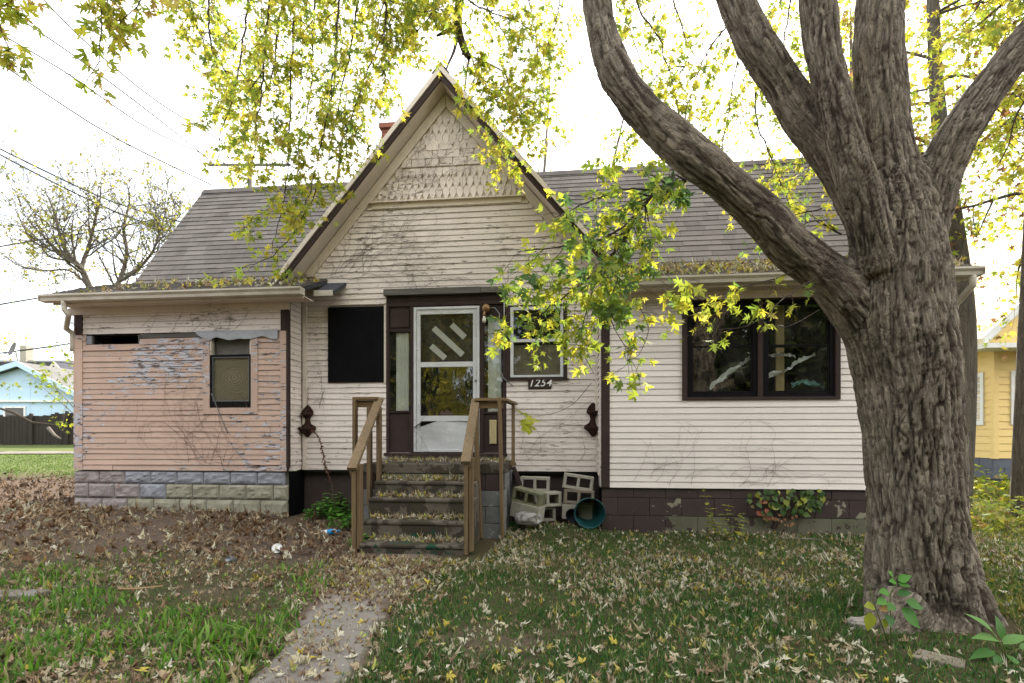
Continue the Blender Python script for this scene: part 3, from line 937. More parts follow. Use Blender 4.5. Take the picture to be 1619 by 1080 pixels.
# torn sheet-metal flashing over the window
fs0, fs1 = L(312, 530, DW)[0], L(441, 525, DW)[0]
fv, ff = [], []
nn = 26
for i in range(nn + 1):
    s = fs0 + (fs1 - fs0) * i / nn
    low = 0.10 * (0.55 + 0.5 * vnoise(i * 0.45, 3.0) + 0.15 * vnoise(i * 1.7, 9.0)) * min(1, i / 3 + 0.15)
    fv += [(s, DW - 0.022, zLm + 0.012), (s, DW - 0.030 - 0.012 * vnoise(i * 0.6, 1.0), zLm - 0.04), (s, DW - 0.035 - 0.02 * vnoise(i * 0.8, 5.0), zLm - 0.02 - low)]
for i in range(nn):
    for j in range(2):
        k = i * 3 + j
        ff.append((k, k + 1, k + 4, k + 3))
fl = MB().add(fv, ff, True).build('flashing', simple_mat('dull_flashing', (0.33, 0.335, 0.345), (0.24, 0.245, 0.25), (8, 8, 8), 0.5, 0.3, 0.005, 0.4, None, 0.3), house)
fl['label'] = 'torn grey metal strip over the pink wall window'
# corner boards: brown above, pink below
for a_, b_ in ((sL0, sL0 + cbw), (sL1 - cbw, sL1 - 0.03)):
    MB().box(a_, b_, DW - 0.028, DW + 0.011, zL0 + 0.0, zLm - 0.01).build('corner_board', MT['pink'], house, bevel=0.003)
    MB().box(a_ + 0.004, b_ - 0.004, DW - 0.026, DW + 0.011, zLm - 0.006, zLt).build('corner_board', MT['brown'], house, bevel=0.003)
MB().box(sL0 - 0.02, sL0 - 0.001, DW - 0.028, 1.2, zL0, zLt).build('corner_board', MT['pink'], house)
MB().box(sL1 - 0.028, sL1 + 0.004, DW - 0.024, DW + 0.035, zL0 + 0.05, zLt).build('corner_board', MT['brown'], house, bevel=0.002)
# return wall of the left wing
MB().box(sL1 - 0.12, sL1 - 0.014, DW + 0.03, 0.0, zL0, zLt + 0.08).build('return_wall', MT['trimw'], house)
clad(house.children[-1] if False else wall_l, MT['white'], DW + 0.036, -0.032, zL0, zLt + 0.05, sL1 - 0.012, axis='d', sgn=1, joint=0.0)
MB().box(sL0 + 0.001, sL0 + 0.10, DW + 0.12, 4.2, zL0, zLt + 0.05).build('side_wall', MT['pink'], house)

# window in the pink wall
c = MB()
frame(c, cas[0], cas[1], cas[2], cas[3], DW - 0.03, DW + 0.02, 0.10, 0.09, 0.012)
win_l = c.build('window', MT['pink'], house, bevel=0.003)
a0_, a1_ = cas[0] + 0.101, cas[1] - 0.101
b0_, b1_ = cas[2] + 0.091, cas[3] - 0.013
c = MB()
zu = L(366, 562, DW)[1]
zw_ = L(366, 644, DW)[1]
c.box(a0_, a0_ + 0.02, DW - 0.02, DW + 0.06, zu, b1_)
c.box(a1_ - 0.02, a1_, DW - 0.02, DW + 0.06, zu, b1_)
c.build('upper_jamb', MT['trimw'], win_l)
MB().box(a0_ + 0.021, a1_ - 0.021, DW + 0.03, DW + 0.034, zu, b1_).build('pane', MT['glass'], win_l)
v_, f_ = [], []
for i in range(13):
    for j in range(6):
        v_.append((a0_ + 0.02 + (a1_ - a0_ - 0.04) * i / 12, DW + 0.07 + 0.03 * vnoise(i * 0.9, j * 0.8), zu + (b1_ - zu) * j / 5 - (0.05 * (i / 12) if j == 5 else 0)))
for i in range(12):
    for j in range(5):
        k = i * 6 + j
        f_.append((k, k + 6, k + 7, k + 1))
MB().add(v_, f_, True).build('plastic_sheet', simple_mat('cloudy_plastic_sheet', (0.34, 0.30, 0.30), (0.22, 0.19, 0.19), (9, 9, 9), 0.4, 0.6, 0.02), win_l)
c = MB()
frame(c, a0_, a1_, b0_, zu + 0.01, DW - 0.024, DW + 0.02, 0.028, 0.085)
c.build('sash', MT['sash'], win_l, bevel=0.002)
c = MB()
frame(c, a0_ + 0.03, a1_ - 0.03, b0_ + 0.09, zu - 0.022, DW - 0.012, DW + 0.015, 0.010)
c.build('screen_frame', MT['steel'], win_l)
def knotted_board():
    m, t, out = new_mat('knotted_plywood')
    co = objco(t)
    dx = node(t, 'VectorMath', {0: co, 1: (-(a0_ * 0.45 + a1_ * 0.55), 0, -(b0_ * 0.42 + zu * 0.58))}, operation='ADD').outputs[0]
    dd = node(t, 'VectorMath', {0: vmul(t, dx, (1.0, 0, 1.15))}, operation='LENGTH').outputs['Value']
    dd = math_(t, 'ADD', dd, math_(t, 'MULTIPLY', noise(t, co, 4.0, 3.0), 0.12))
    ring = math_(t, 'SINE', math_(t, 'MULTIPLY', dd, 150.0))
    rr = node(t, 'MapRange', {0: ring, 1: -0.2, 2: 1.0, 3: 0.0, 4: 1.0}, clamp=True).outputs[0]
    fade = node(t, 'MapRange', {0: dd, 1: 0.05, 2: 0.24, 3: 1.0, 4: 0.25}, clamp=True).outputs[0]
    col = mixc(t, math_(t, 'MULTIPLY', rr, fade), (0.26, 0.20, 0.14), (0.50, 0.40, 0.28))
    surf(t, out, col, 0.7, rr, 0.1)
    return m
MB().box(a0_ + 0.02, a1_ - 0.02, DW + 0.022, DW + 0.03, b0_ + 0.09, zu).build('inside_board', knotted_board(), win_l)
MB().box(a0_ + 0.041, a1_ - 0.041, DW - 0.002, DW + 0.001, b0_ + 0.101, zu - 0.033).build('pane', MT['glass'], win_l)
niche(house, a0_, a1_, b0_, b1_, DW + 0.13, DW + 0.7)
q0, q1 = L(335, 622, DW - 0.05), L(359, 686, DW - 0.05)
MB().bar((q0[0], DW - 0.06, q0[1]), (q1[0], DW - 0.03, q1[1]), 0.016, 0.006).build('hanging_strip', MT['steel'], win_l)

# rock-face block foundation of the left wing
fndl = MB().box(sL0 - 0.03, sL1 - 0.025, DW + 0.06, DW + 0.25, -0.1, zL0 - 0.012).build('foundation', MT['mortar'], house)
def rock_block(s0, s1, z0, z1, d, mat, parent, bulge=0.035):
    nx, nz = 13, 7
    v, f = [], []
    sd = rng.uniform(0, 99)
    for i in range(nx + 1):
        for j in range(nz + 1):
            a_, b_ = i / nx, j / nz
            e = min(a_, 1 - a_) * (s1 - s0)
            e2 = min(b_, 1 - b_) * (z1 - z0)
            k = min(1, min(e, e2) / 0.03)
            r = k * (0.006 + bulge * (0.65 * vnoise(a_ * 4.5 + sd, b_ * 2.6, sd) + 0.55 * abs(2 * vnoise(a_ * 7 + sd, b_ * 4.5, sd + 4) - 1)))
            v.append((s0 + (s1 - s0) * a_, d - r, z0 + (z1 - z0) * b_))
    n0 = len(v)
    for i, j in ((0, 0), (nx, 0), (nx, nz), (0, nz)):
        v.append((v[i * (nz + 1) + j][0], d + 0.08, v[i * (nz + 1) + j][2]))
    for i in range(nx):
        for j in range(nz):
            k = i * (nz + 1) + j
            f.append((k, k + nz + 1, k + nz + 2, k + 1))
    A, B, C_, D_ = 0, nx * (nz + 1), nx * (nz + 1) + nz, nz
    f.append(tuple([i * (nz + 1) for i in range(nx + 1)][::-1] + [n0, n0 + 1]))
    f.append(tuple([i * (nz + 1) + nz for i in range(nx + 1)] + [n0 + 2, n0 + 3]))
    f.append(tuple([j for j in range(nz + 1)] + [n0 + 3, n0]))
    f.append(tuple([B + j for j in range(nz + 1)][::-1] + [n0 + 1, n0 + 2]))
    me = bpy.data.meshes.new('block')
    me.from_pydata(v, [], f)
    return link('block', me, mat, parent)
zr_ = [zL0 - 0.014, L(280, 765.5, DW)[1], L(280, 789, DW)[1], -0.02]
for r in range(3):
    x = sL0 - 0.05 + (0.0 if r != 1 else -0.0)
    first = (0.40, 0.23, 0.44)[r]
    k = 0
    while x < sL1 - 0.05:
        w = first if k == 0 else 0.405
        x1 = min(x + w, sL1 - 0.02)
        fx = (x - sL0) / (sL1 - sL0)
        if fx < 0.2: mt = MT['mauve_block']
        elif r == 0 or (r == 1 and fx < 0.42): mt = MT['slate_blue']
        else: mt = MT['olive_block']
        if x1 - x > 0.05:
            rock_block(x + 0.004, x1 - 0.004, zr_[r + 1] + 0.004, zr_[r] - 0.004, DW + 0.015, mt, fndl)
        x = x1
        k += 1
MB().box(sL1 - 0.026, sL1 - 0.018, DW + 0.04, 0.1, -0.1, zL0 - 0.012).build('foundation', MT['blackp'], house)
MB().box(sL0 - 0.05, sL0 - 0.03, DW + 0.1, 4.2, -0.1, zL0 - 0.012).build('foundation', MT['mauve_block'], house)

# ---- right wing
sR0, sR1 = L(949, 600, DW)[0], L(1497, 600, DW)[0]
zR0 = (L(964, 769, DW)[1] + L(1363, 776, DW)[1]) / 2
zRt = L(1030, 452, DW)[1] + 0.02
rw = rect(1078, 469, 1327, 632, DW)
wall_r = wall_cells('wall', MT['trimw'], sR0 + 0.015, sR1, zR0, zRt, DW + 0.012, DW + 0.12, [(rw[0] + 0.06, rw[1] - 0.06, rw[2] + 0.06, rw[3] - 0.06)], house)
clad(wall_r, MT['cream'], sR0 + 0.122, sR1 - 0.1, zR0, zRt, DW, [rw], joint=0.0, rough=0.5)
MB().box(sR0 + 0.002, sR0 + 0.12, DW - 0.028, DW + 0.011, zR0 - 0.0, zRt).build('corner_board', MT['brown'], house, bevel=0.003)
MB().box(sR1 - 0.1, sR1 + 0.01, DW - 0.028, DW + 0.011, zR0, zRt).build('corner_board', MT['brown'], house, bevel=0.003)
MB().box(sR0, sR0 + 0.014, DW - 0.028, 0.011, zR0, zRt).build('return_wall', MT['white'], house)
clad(wall_r, MT['white'], DW + 0.01, -0.03, zR0 + 0.15, zRt, sR0 - 0.002, axis='d', sgn=-1, joint=0.0)
MB().box(sR1 - 0.12, sR1, DW + 0.12, 4.2, zR0, zRt).build('side_wall', MT['white'], house)
# wide double window
c = MB()
frame(c, rw[0], rw[1], rw[2], rw[3], DW - 0.04, DW + 0.03, 0.06, 0.035, 0.05)
cm = (L(1197, 550, DW)[0], L(1205, 550, DW)[0])
c.box(cm[0], cm[1], DW - 0.034, DW + 0.03, rw[2] + 0.036, rw[3] - 0.051)
win_r = c.build('window', MT['brown'], house, bevel=0.004)
win_r['label'] = 'wide double window with black sashes'
for a_, b_ in ((rw[0] + 0.061, cm[0] - 0.001), (cm[1] + 0.001, rw[1] - 0.061)):
    za, zb = rw[2] + 0.037, rw[3] - 0.052
    zmm = za + (zb - za) * 0.53
    c = MB()
    frame(c, a_, b_, za, zb, DW - 0.012, DW + 0.04, 0.055, 0.05, 0.035)
    frame(c, a_ + 0.056, b_ - 0.056, zmm - 0.02, zb - 0.036, DW + 0.012, DW + 0.04, 0.022)
    frame(c, a_ + 0.056, b_ - 0.056, za + 0.051, zmm + 0.012, DW - 0.004, DW + 0.011, 0.022)
    sh = c.build('sash', MT['sash'], win_r, bevel=0.003)
    MB().box(a_ + 0.079, b_ - 0.079, DW + 0.022, DW + 0.026, zmm + 0.003, zb - 0.059).build('pane', MT['glass'], win_r)
    MB().box(a_ + 0.079, b_ - 0.079, DW + 0.002, DW + 0.006, za + 0.074, zmm - 0.011).build('pane', MT['glass'], win_r)
niche(house, rw[0], rw[1], rw[2], rw[3], DW + 0.13, 2.0)
ss0, ss1 = L(1227, 580, DW + 0.2)[0], L(1240, 580, DW + 0.2)[0]
MB().box(ss0, ss1, DW + 0.2, DW + 0.24, rw[2] - 0.15, rw[3] + 0.1).build('pine_stud', MT['stud'], house)
def crumple(name, pts, w, mat, seed):
    """a crumpled strip of sheet running through points"""
    v, f = [], []
    n = 30
    P = [Vector(p) for p in pts]
    for i in range(n + 1):
        t_ = i / n * (len(P) - 1)
        k = min(int(t_), len(P) - 2)
        p = P[k].lerp(P[k + 1], t_ - k)
        for j in range(4):
            o = (j / 3 - 0.5) * w * (0.6 + 0.8 * float(vnoise(i * 0.35, seed)))
            v.append((p.x + 0.02 * float(vnoise(i * 0.7, j, seed)), p.y + 0.06 * float(vnoise(i * 0.5, j * 0.9, seed + 3)), p.z + o + 0.03 * (float(vnoise(i * 0.9, j * 2, seed + 7)) - 0.5)))
    for i in range(n):
        for j in range(3):
            k = i * 4 + j
            f.append((k, k + 1, k + 5, k + 4))
    return MB().add(v, f, True).build(name, mat, house)
def wp(x, y): 
    q = L(x, y, DW + 0.12)
    return (q[0], DW + 0.10, q[1])
crumple('crumpled_sheet', [wp(1122, 612), wp(1150, 590), wp(1176, 572), wp(1186, 566)], 0.06, MT['white_plain'], 1)
crumple('crumpled_sheet', [wp(1212, 594), wp(1240, 587), wp(1262, 570), wp(1288, 560)], 0.05, MT['white_plain'], 2)
crumple('crumpled_sheet', [wp(1212, 562), wp(1235, 560), wp(1258, 563)], 0.03, MT['white_plain'], 3)
crumple('teal_cloth', [wp(1250, 610), wp(1266, 603), wp(1280, 606), wp(1304, 611)], 0.07, simple_mat('teal_cloth', (0.22, 0.48, 0.46), (0.06, 0.12, 0.12), (30, 30, 30), 0.9, 0.3), 4)
crumple('cardboard', [wp(1126, 616), wp(1142, 606), wp(1160, 604)], 0.12, simple_mat('brown_card', (0.20, 0.15, 0.11), (0.14, 0.10, 0.08), (8, 8, 8), 0.9, 0.2), 5)

# brown painted block foundation of the right wing
fndr = MB().box(sR0 + 0.03, sR1 - 0.02, DW + 0.05, DW + 0.2, -0.2, zR0 - 0.01).build('foundation', MT['cmu_brown'], house)
zq = [zR0 - 0.012, L(1160, 789, DW)[1], L(1160, 818, DW)[1], -0.1]
for r in range(3):
    x = sR0 + 0.02 - (0.2 if r % 2 else 0)
    k = 0
    while x < sR1 - 0.03:
        x1 = min(x + 0.405, sR1 - 0.01)
        xs = max(x, sR0 + 0.02)
        fx = (x - sR0) / (sR1 - sR0)
        mt = MT['brown_block']
        if r == 2 and fx > 0.16: mt = MT['worn_block']
        if r == 1 and (0.10 < fx < 0.24 or fx > 0.55): mt = MT['paleworn']
        if x1 - xs > 0.04:
            MB().box(xs + 0.002, x1 - 0.002, DW + 0.012 + rng.uniform(0, 0.004), DW + 0.07, zq[r + 1] + 0.003, zq[r] - 0.003).build('block', mt, fndr, bevel=0.004)
        x = x1
MB().box(sR0 + 0.012, sR0 + 0.03, DW + 0.05, 0.12, -0.2, zR0 - 0.01).build('foundation', MT['blackp'], house)

# ---- roofs
DJ, DR = 0.30, 1.90
rl_s0 = L(213, 457, DJ)[0]
rl_s1 = L(1283, 262, DR)[0] + 0.02
zJ = (L(300, 457, DJ)[1] + L(1130, 402, DJ)[1]) / 2
zRidge = (L(325, 293, DR)[1] + L(1283, 262, DR)[1]) / 2
roof_main = MB()
rt = 0.10
def roofslab(mb, s0, s1, d0, z0, d1, z1, th):
    mb.prism([(d0, z0), (d1, z1), (d1, z1 - th), (d0, z0 - th)], 'x', s0, s1)
roofslab(roof_main, rl_s0, rl_s1, DJ - 0.05, zJ - 0.07, DR, zRidge, rt)
roofslab(roof_main, rl_s0, rl_s1, 2 * DR - DJ, zJ - 0.07, DR + 0.001, zRidge, rt)
# gable end walls of the main roof
roof_main.prism([(DJ + 0.1, zJ - 0.2), (DR, zRidge - 0.14), (2 * DR - DJ - 0.1, zJ - 0.2)], 'x', rl_s0 + 0.12, rl_s0 + 0.18)
roof_main.prism([(DJ + 0.1, zJ - 0.2), (DR, zRidge - 0.14), (2 * DR - DJ - 0.1, zJ - 0.2)], 'x', rl_s1 - 0.18, rl_s1 - 0.12)
roof_m = roof_main.build('roof', MT['darkroof'], house)

SHING = []
def shingle_poly(p, u, w, L_, W_, th, up):
    """tab: p lower-left, u along eave, w up slope"""
    nrm = u.cross(w).normalized()
    if nrm.z < 0: nrm = -nrm
    a = p + nrm * th; b = p + u * W_ + nrm * th
    c_ = b + w * L_ - nrm * (th - 0.002); d_ = a + w * L_ - nrm * (th - 0.002)
    lo = nrm * (-th)
    return [a, b, c_, d_, a + lo, b + lo]
SF = [(0, 1, 2, 3), (4, 5, 1, 0), (0, 3, 4), (1, 5, 2)]
def shingles(s0, s1, d0, z0, d1, z1, expo, wid, limit_s=None, tag=0):
    u = Vector((1, 0, 0)); w = Vector((0, d1 - d0, z1 - z0)); Ls = w.length; w.normalize()
    n = int(Ls / expo)
    for r in range(n + 1):
        x = s0 - (rng.uniform(0, wid))
        dp = rng.uniform(-0.004, 0.004)
        while x < s1:
            wd = wid * rng.choice((0.55, 0.8, 1.0, 1.2, 1.45))
            a, b = max(x, s0), min(x + wd, s1)
            if b - a > 0.02:
                p = Vector((a + 0.0015, d0, z0)) + w * (r * expo + dp + rng.uniform(-0.003, 0.003))
                L_ = min(expo + 0.02, Ls - r * expo)
                if L_ > 0.02:
                    k = rng.choice((0.80, 0.92, 1.0, 1.06, 1.18))
                    SHING.append((shingle_poly(p, u, w, L_, b - a - 0.003, 0.013 + rng.uniform(0, 0.005), None), (0.168 * k, 0.148 * k, 0.134 * k), tag))
            x += wd
shingles(rl_s0, rl_s1, DJ - 0.05, zJ - 0.07, DR, zRidge, 0.125, 0.27)

# low roofs over the wings
zGl = (L(270, 459.5, -0.78)[1])
zGr = (L(1200, 437, -0.78)[1] + L(1540, 417, -0.78)[1]) / 2
zG = (zGl + zGr) / 2
gl0, gl1 = L(62, 470, -0.78)[0], L(476, 450, -0.78)[0]
gr0, gr1 = L(962, 434, -0.78)[0], L(1556, 420, -0.78)[0]
eave = MB()
roofslab(eave, gl0, gl1, -0.70, zGl + 0.015, DJ + 0.02, zJ - 0.02, 0.05)
roofslab(eave, gl1, gl1 + 0.28, -0.42, zGl + 0.03, DJ, zJ - 0.02, 0.05)
roofslab(eave, gr0, gr1, -0.70, zGr + 0.015, DJ + 0.02, zJ - 0.02, 0.05)
roofslab(eave, gl0, rl_s0 + 0.1, DJ + 0.021, zJ - 0.02, 3.9, zJ + 0.1, 0.05)
roofslab(eave, rl_s1 - 0.1, gr1, DJ + 0.021, zJ - 0.02, 3.9, zJ + 0.1, 0.05)
roof_e = eave.build('eave_roof', MT['darkroof'], house)
shingles(gl0, gl1, -0.71, zGl + 0.016, DJ, zJ - 0.02, 0.125, 0.27)
shingles(gr0, gr1, -0.71, zGr + 0.016, DJ, zJ - 0.02, 0.125, 0.27)

# gable roof
gr = MB()
for sg in (-1, 1):
    e_ = 0.0
    s_e = sA + sg * (sA - sE)
    poly = [(sA, zA), (s_e, zE), (s_e + sg * 0.0, zE - VT), (sA, zA - VT)]
    gr.prism(poly, 'y', GD + 0.03, 2.6)
roof_g = gr.build('gable_roof', MT['trimw'], house)
roof_g['label'] = 'steep front gable roof with pale underside'
for sg in (-1, 1):
    s_e = sA + sg * (sA - sE)
    m_ = MB()
    dv = 0.075
    # dark board on the rake and the pale strip above it
    m_.prism([(sA, zA - 0.06), (s_e, zE - 0.06), (s_e, zE - VT - 0.0), (sA, zA - VT - 0.0)], 'y', GD, GD + 0.03)
    m_.build('fascia_board', MT['brown'], roof_g)
    m_ = MB()
    m_.prism([(sA, zA + 0.025), (s_e - sg * 0.0, zE + 0.025), (s_e, zE - 0.062), (sA, zA - 0.062)], 'y', GD - 0.022, GD + 0.06)
    m_.build('drip_edge', MT['trimw'], roof_g)
    u = Vector((0, 1, 0))
    # shingles on the slopes of the gable roof (seen edge on)
    w = Vector((-sg * (sA - sE), 0, zA - zE)); Ls = w.length; w.normalize()
    for r in range(int(Ls / 0.125)):
        y = GD + 0.0
        while y < 2.3:
            wd = 0.3
            p = Vector((s_e, y, zE + 0.03)) + w * (r * 0.125)
            k = rng.choice((0.85, 1.0, 1.1))
            SHING.append((shingle_poly(p, u, w, 0.14, wd - 0.003, 0.012, None), (0.168 * k, 0.148 * k, 0.134 * k), 1))
            y += wd
rc = MB()
rc.prism([(sA - 0.12, zA + 0.05 - 0.12 * SL), (sA, zA + 0.06), (sA + 0.12, zA + 0.05 - 0.12 * SL), (sA, zA + 0.03)], 'y', GD - 0.03, 2.4)
rc.build('ridge_cap', MT['shingle'], roof_g)
color_attr(bpy.data.objects['ridge_cap'].data, (0.11, 0.095, 0.088))
m_ = MB()
m_.prism([(DR - 0.1, zRidge - 0.09), (DR, zRidge + 0.03), (DR + 0.1, zRidge - 0.09), (DR, zRidge + 0.005)], 'x', rl_s0, rl_s1)
o_ = m_.build('ridge_cap', MT['shingle'], roof_m)
color_attr(o_.data, (0.11, 0.095, 0.088))
# white rake trim on the main roof ends
for s_ in (rl_s0, rl_s1):
    m_ = MB()
    m_.prism([(DJ - 0.05, zJ - 0.07), (DR, zRidge), (DR, zRidge - 0.16), (DJ - 0.05, zJ - 0.23)], 'x', s_ - 0.012, s_ + 0.012)
    m_.build('rake_board', MT['gutter'], roof_m)

def sc_world(p):
    w_ = HM @ p
    return w_
cand = []
for i, (vs, c_, tg) in enumerate(SHING):
    if tg: continue
    p = sum((vs[k] for k in range(4)), Vector()) / 4
    w_ = HM @ p
    u_ = F * w_.x / w_.y + 809.5
    v_ = HZ - F * (w_.z - H) / w_.y
    lo_, hi_ = gab(-0.2)(p.z + 0.3)
    if lo_ - 0.15 < p.x < hi_ + 0.15: continue
    if p.y < DJ - 0.1: continue
    if not (200 < u_ < 1330): continue
    cand.append((w_.length, i))
cand.sort()
single = set(i for _, i in cand[:300])
rest_v, rest_f, rest_c = [], [], []
for i, (vs, c_, tg) in enumerate(SHING):
    if i in single:
        me = bpy.data.meshes.new('shingle')
        me.from_pydata([tuple(v) for v in vs], [], SF)
        color_attr(me, c_)
        link('shingle', me, MT['shingle'], roof_m)
    else:
        o = len(rest_v)
        rest_v += [tuple(v) for v in vs]
        rest_f += [tuple(k + o for k in f) for f in SF]
        rest_c += [c_] * len(vs)
me = bpy.data.meshes.new('shingles')
me.from_pydata(rest_v, [], rest_f)
color_attr(me, rest_c)
link('shingles', me, MT['shingle'], roof_m)['kind'] = 'stuff'

# gutters, eave boards, downspouts
def gutter(s0, s1, z, d, mat, nm='gutter'):
    prof = [(d + 0.02, z - 0.095), (d - 0.012, z - 0.088), (d - 0.02, z - 0.05), (d - 0.045, z - 0.022), (d - 0.045, z), (d - 0.036, z), (d - 0.036, z - 0.018), (d - 0.010, z - 0.05), (d - 0.004, z - 0.082), (d + 0.02, z - 0.088), (d + 0.075, z - 0.088), (d + 0.075, z - 0.004), (d + 0.082, z - 0.004), (d + 0.082, z - 0.095)]
    m_ = MB()
    m_.prism(prof, 'x', s0, s1)
    for a_ in (s0, s1):
        m_.box(a_ - 0.002, a_ + 0.002, d - 0.04, d + 0.08, z - 0.092, z - 0.004)
    return m_.build(nm, mat, house)
gut_l = gutter(gl0, gl1, zGl + 0.0, -0.76, MT['gutter'])
gut_l['label'] = 'left wing gutter with peeling paint'
gutter(gr0, gr1, zGr + 0.0, -0.76, MT['gutter'])
for (a_, b_, zz_, s0_, s1_) in ((gl0 + 0.1, gl1 - 0.03, zGl, sL0 - 0.1, sL1 + 0.01), (gr0, gr1 - 0.1, zGr, sR0, sR1 + 0.05)):
    m_ = MB()
    m_.box(a_, b_, -0.675, -0.655, zz_ - 0.12, zz_ - 0.036)
    m_.box(a_, b_, -0.654, DW + 0.0, zz_ - 0.10, zz_ - 0.085)
    m_.build('soffit', MT['trimw'], house)
    zt_ = zLt if zz_ == zGl else zRt
    m_ = MB()
    m_.box(s0_, s1_, DW - 0.04, DW + 0.011, min(zt_ - 0.005, zz_ - 0.2), zz_ - 0.101)
    m_.build('frieze_board', MT['trimw'], house)
m_ = MB()
m_.box(gl1, gl1 + 0.27, -0.44, -0.415, zGl - 0.035, zGl + 0.04)
m_.build('fascia_board', MT['gutter'], house)
def dspt(pts, r=0.034):
    m_ = MB()
    P = [Vector(p) for p in pts]
    Q = []
    for i in range(len(P) - 1):
        for k in range(4): Q.append(P[i].lerp(P[i + 1], k / 4))
    Q.append(P[-1])
    m_.tube(Q, r, 10)
    return m_.build('downspout', MT['gutter'], house)
a0s = L(100, 480, -0.75)[0]
a1s = sL0 - 0.045
dspt([(a0s, -0.74, zGl - 0.09), (a0s, -0.735, zGl - 0.20), (a0s + 0.03, -0.70, zGl - 0.27), (a1s - 0.05, -0.44, zGl - 0.40), (a1s, DW - 0.02, zGl - 0.46), (a1s, DW - 0.02, zGl - 0.72)])
b0s = sR1 + 0.04
dspt([(b0s, -0.74, zGr - 0.09), (b0s, -0.74, zGr - 0.2), (b0s - 0.0, -0.45, zGr - 0.36), (b0s, -0.42, zGr - 0.5), (b0s, -0.42, 0.2)], 0.036)

# chimney: courses of single bricks behind the gable
ch_s, ch_z = L(603, 196, 2.6)
cs1 = L(640, 196, 2.6)[0]
chm = MB().box(ch_s + 0.02, cs1 + 0.1, 2.62, 3.0, 3.5, ch_z - 0.08).build('chimney', MT['mortar'], house)
for r in range(16):
    z = ch_z - 0.10 - r * 0.072
    for k in range(4):
        x = ch_s + k * 0.21 - (0.105 if r % 2 else 0)
        a_, b_ = max(x, ch_s), min(x + 0.2, cs1 + 0.12)
        if b_ - a_ > 0.03:
            MB().box(a_, b_, 2.60, 2.70, z - 0.062, z).build('brick', MT['brick'], chm)
    for k in range(2):
        MB().box(ch_s - 0.001, ch_s + 0.1, 2.702 + k * 0.2, 2.895 + k * 0.2, z - 0.062, z).build('brick', MT['brick'], chm)
MB().box(ch_s - 0.04, cs1 + 0.16, 2.55, 3.1, ch_z - 0.098, ch_z).build('cap', MT['brick'], chm, bevel=0.01)
print('house', 'SL', round(SL, 3), 'zA', round(zA, 2), 'zE', round(zE, 2), 'zJ', round(zJ, 2), 'zRidge', round(zRidge, 2), 'zG', round(zGl, 2), round(zGr, 2), 'zL0', round(zL0, 2), 'zC0', round(zC0, 2), 'zR0', round(zR0, 2), 'zLt', round(zLt, 2), 'zRt', round(zRt, 2))
# ------------------------------------------------------------------ ground
nr = np.random.default_rng(11)
PATH_X0, PATH_X1 = -1.36, -0.80

def path_edges(y):
    return (PATH_X0 - 0.02 + 0.10 * np.sin(y * 1.1) + 0.12 * (fbm(y * 1.9, 3.0, 1.0, 5) - 0.5) * 2,
            PATH_X1 + 0.13 * (fbm(y * 2.1, 8.0, 2.0, 5) - 0.5) * 2 + 0.05 * np.sin(y * 1.7))

def grass_amount(x, y):
    """0..1 how grassy the yard is at a place"""
    n = fbm(x * 0.9, y * 0.9, 4.0)
    left = (x < -1.1)
    gl = sstep(5.6, 4.4, y + 0.9 * (n - 0.5) + 0.15 * (x + 2.5)) * sstep(-7.5, -5.5, x + 0.9 * (y - 3.2))
    gl = gl * sstep(0.22, 0.5, fbm(x * 1.6, y * 1.6, 7.0) + 0.1)
    gr_ = 0.95 * sstep(0.28, 0.45, n + 0.12)
    gr_ = gr_ * sstep(7.1, 5.6, y - 0.25 * np.clip(x, 0, 4)) + 0.25
    far = sstep(11.5, 13.0, y + n)
    g = np.where(left, np.maximum(gl, far), np.where(x > 5.2, 1.0, np.clip(gr_, 0, 1)))
    e0, e1 = path_edges(y)
    onp = sstep(e0 - 0.12, e0 + 0.12, x) * sstep(e1 + 0.12, e1 - 0.12, x) * (y < 6)
    return np.clip(g * (1 - onp), 0, 1)

def axis_lines(fine0, fine1, step, outs):
    a = list(np.arange(fine0, fine1, step))
    lo, hi = fine0, fine1
    s = step
    L_ = []
    while lo > outs[0]:
        s *= 1.35; lo -= s; L_.append(lo)
    s = step
    R_ = []
    while hi < outs[1]:
        R_.append(hi); s *= 1.35; hi += s
    return np.array(L_[::-1] + a + R_ + [hi])
gx = axis_lines(-7.5, 7.5, 0.065, (-500, 500))
gy = axis_lines(2.0, 11.5, 0.065, (-60, 900))
X, Y = np.meshgrid(gx, gy)
Z = ground_z(X, Y)
near = sstep(9, 7, Y) * sstep(-9, -7, X)
Z = Z + near * (0.018 * (fbm(X * 9, Y * 9, 1.0, 3) - 0.5)) * (1 - 0.5 * grass_amount(X, Y))
gm_ = np_mesh('ground', np.stack([X.ravel(), Y.ravel(), Z.ravel()], 1),
              np.array([[j * len(gx) + i, j * len(gx) + i + 1, (j + 1) * len(gx) + i + 1, (j + 1) * len(gx) + i] for j in range(len(gy) - 1) for i in range(len(gx) - 1)]))
ga = grass_amount(X, Y).ravel()
color_attr(gm_, np.stack([ga, ga, ga], 1))
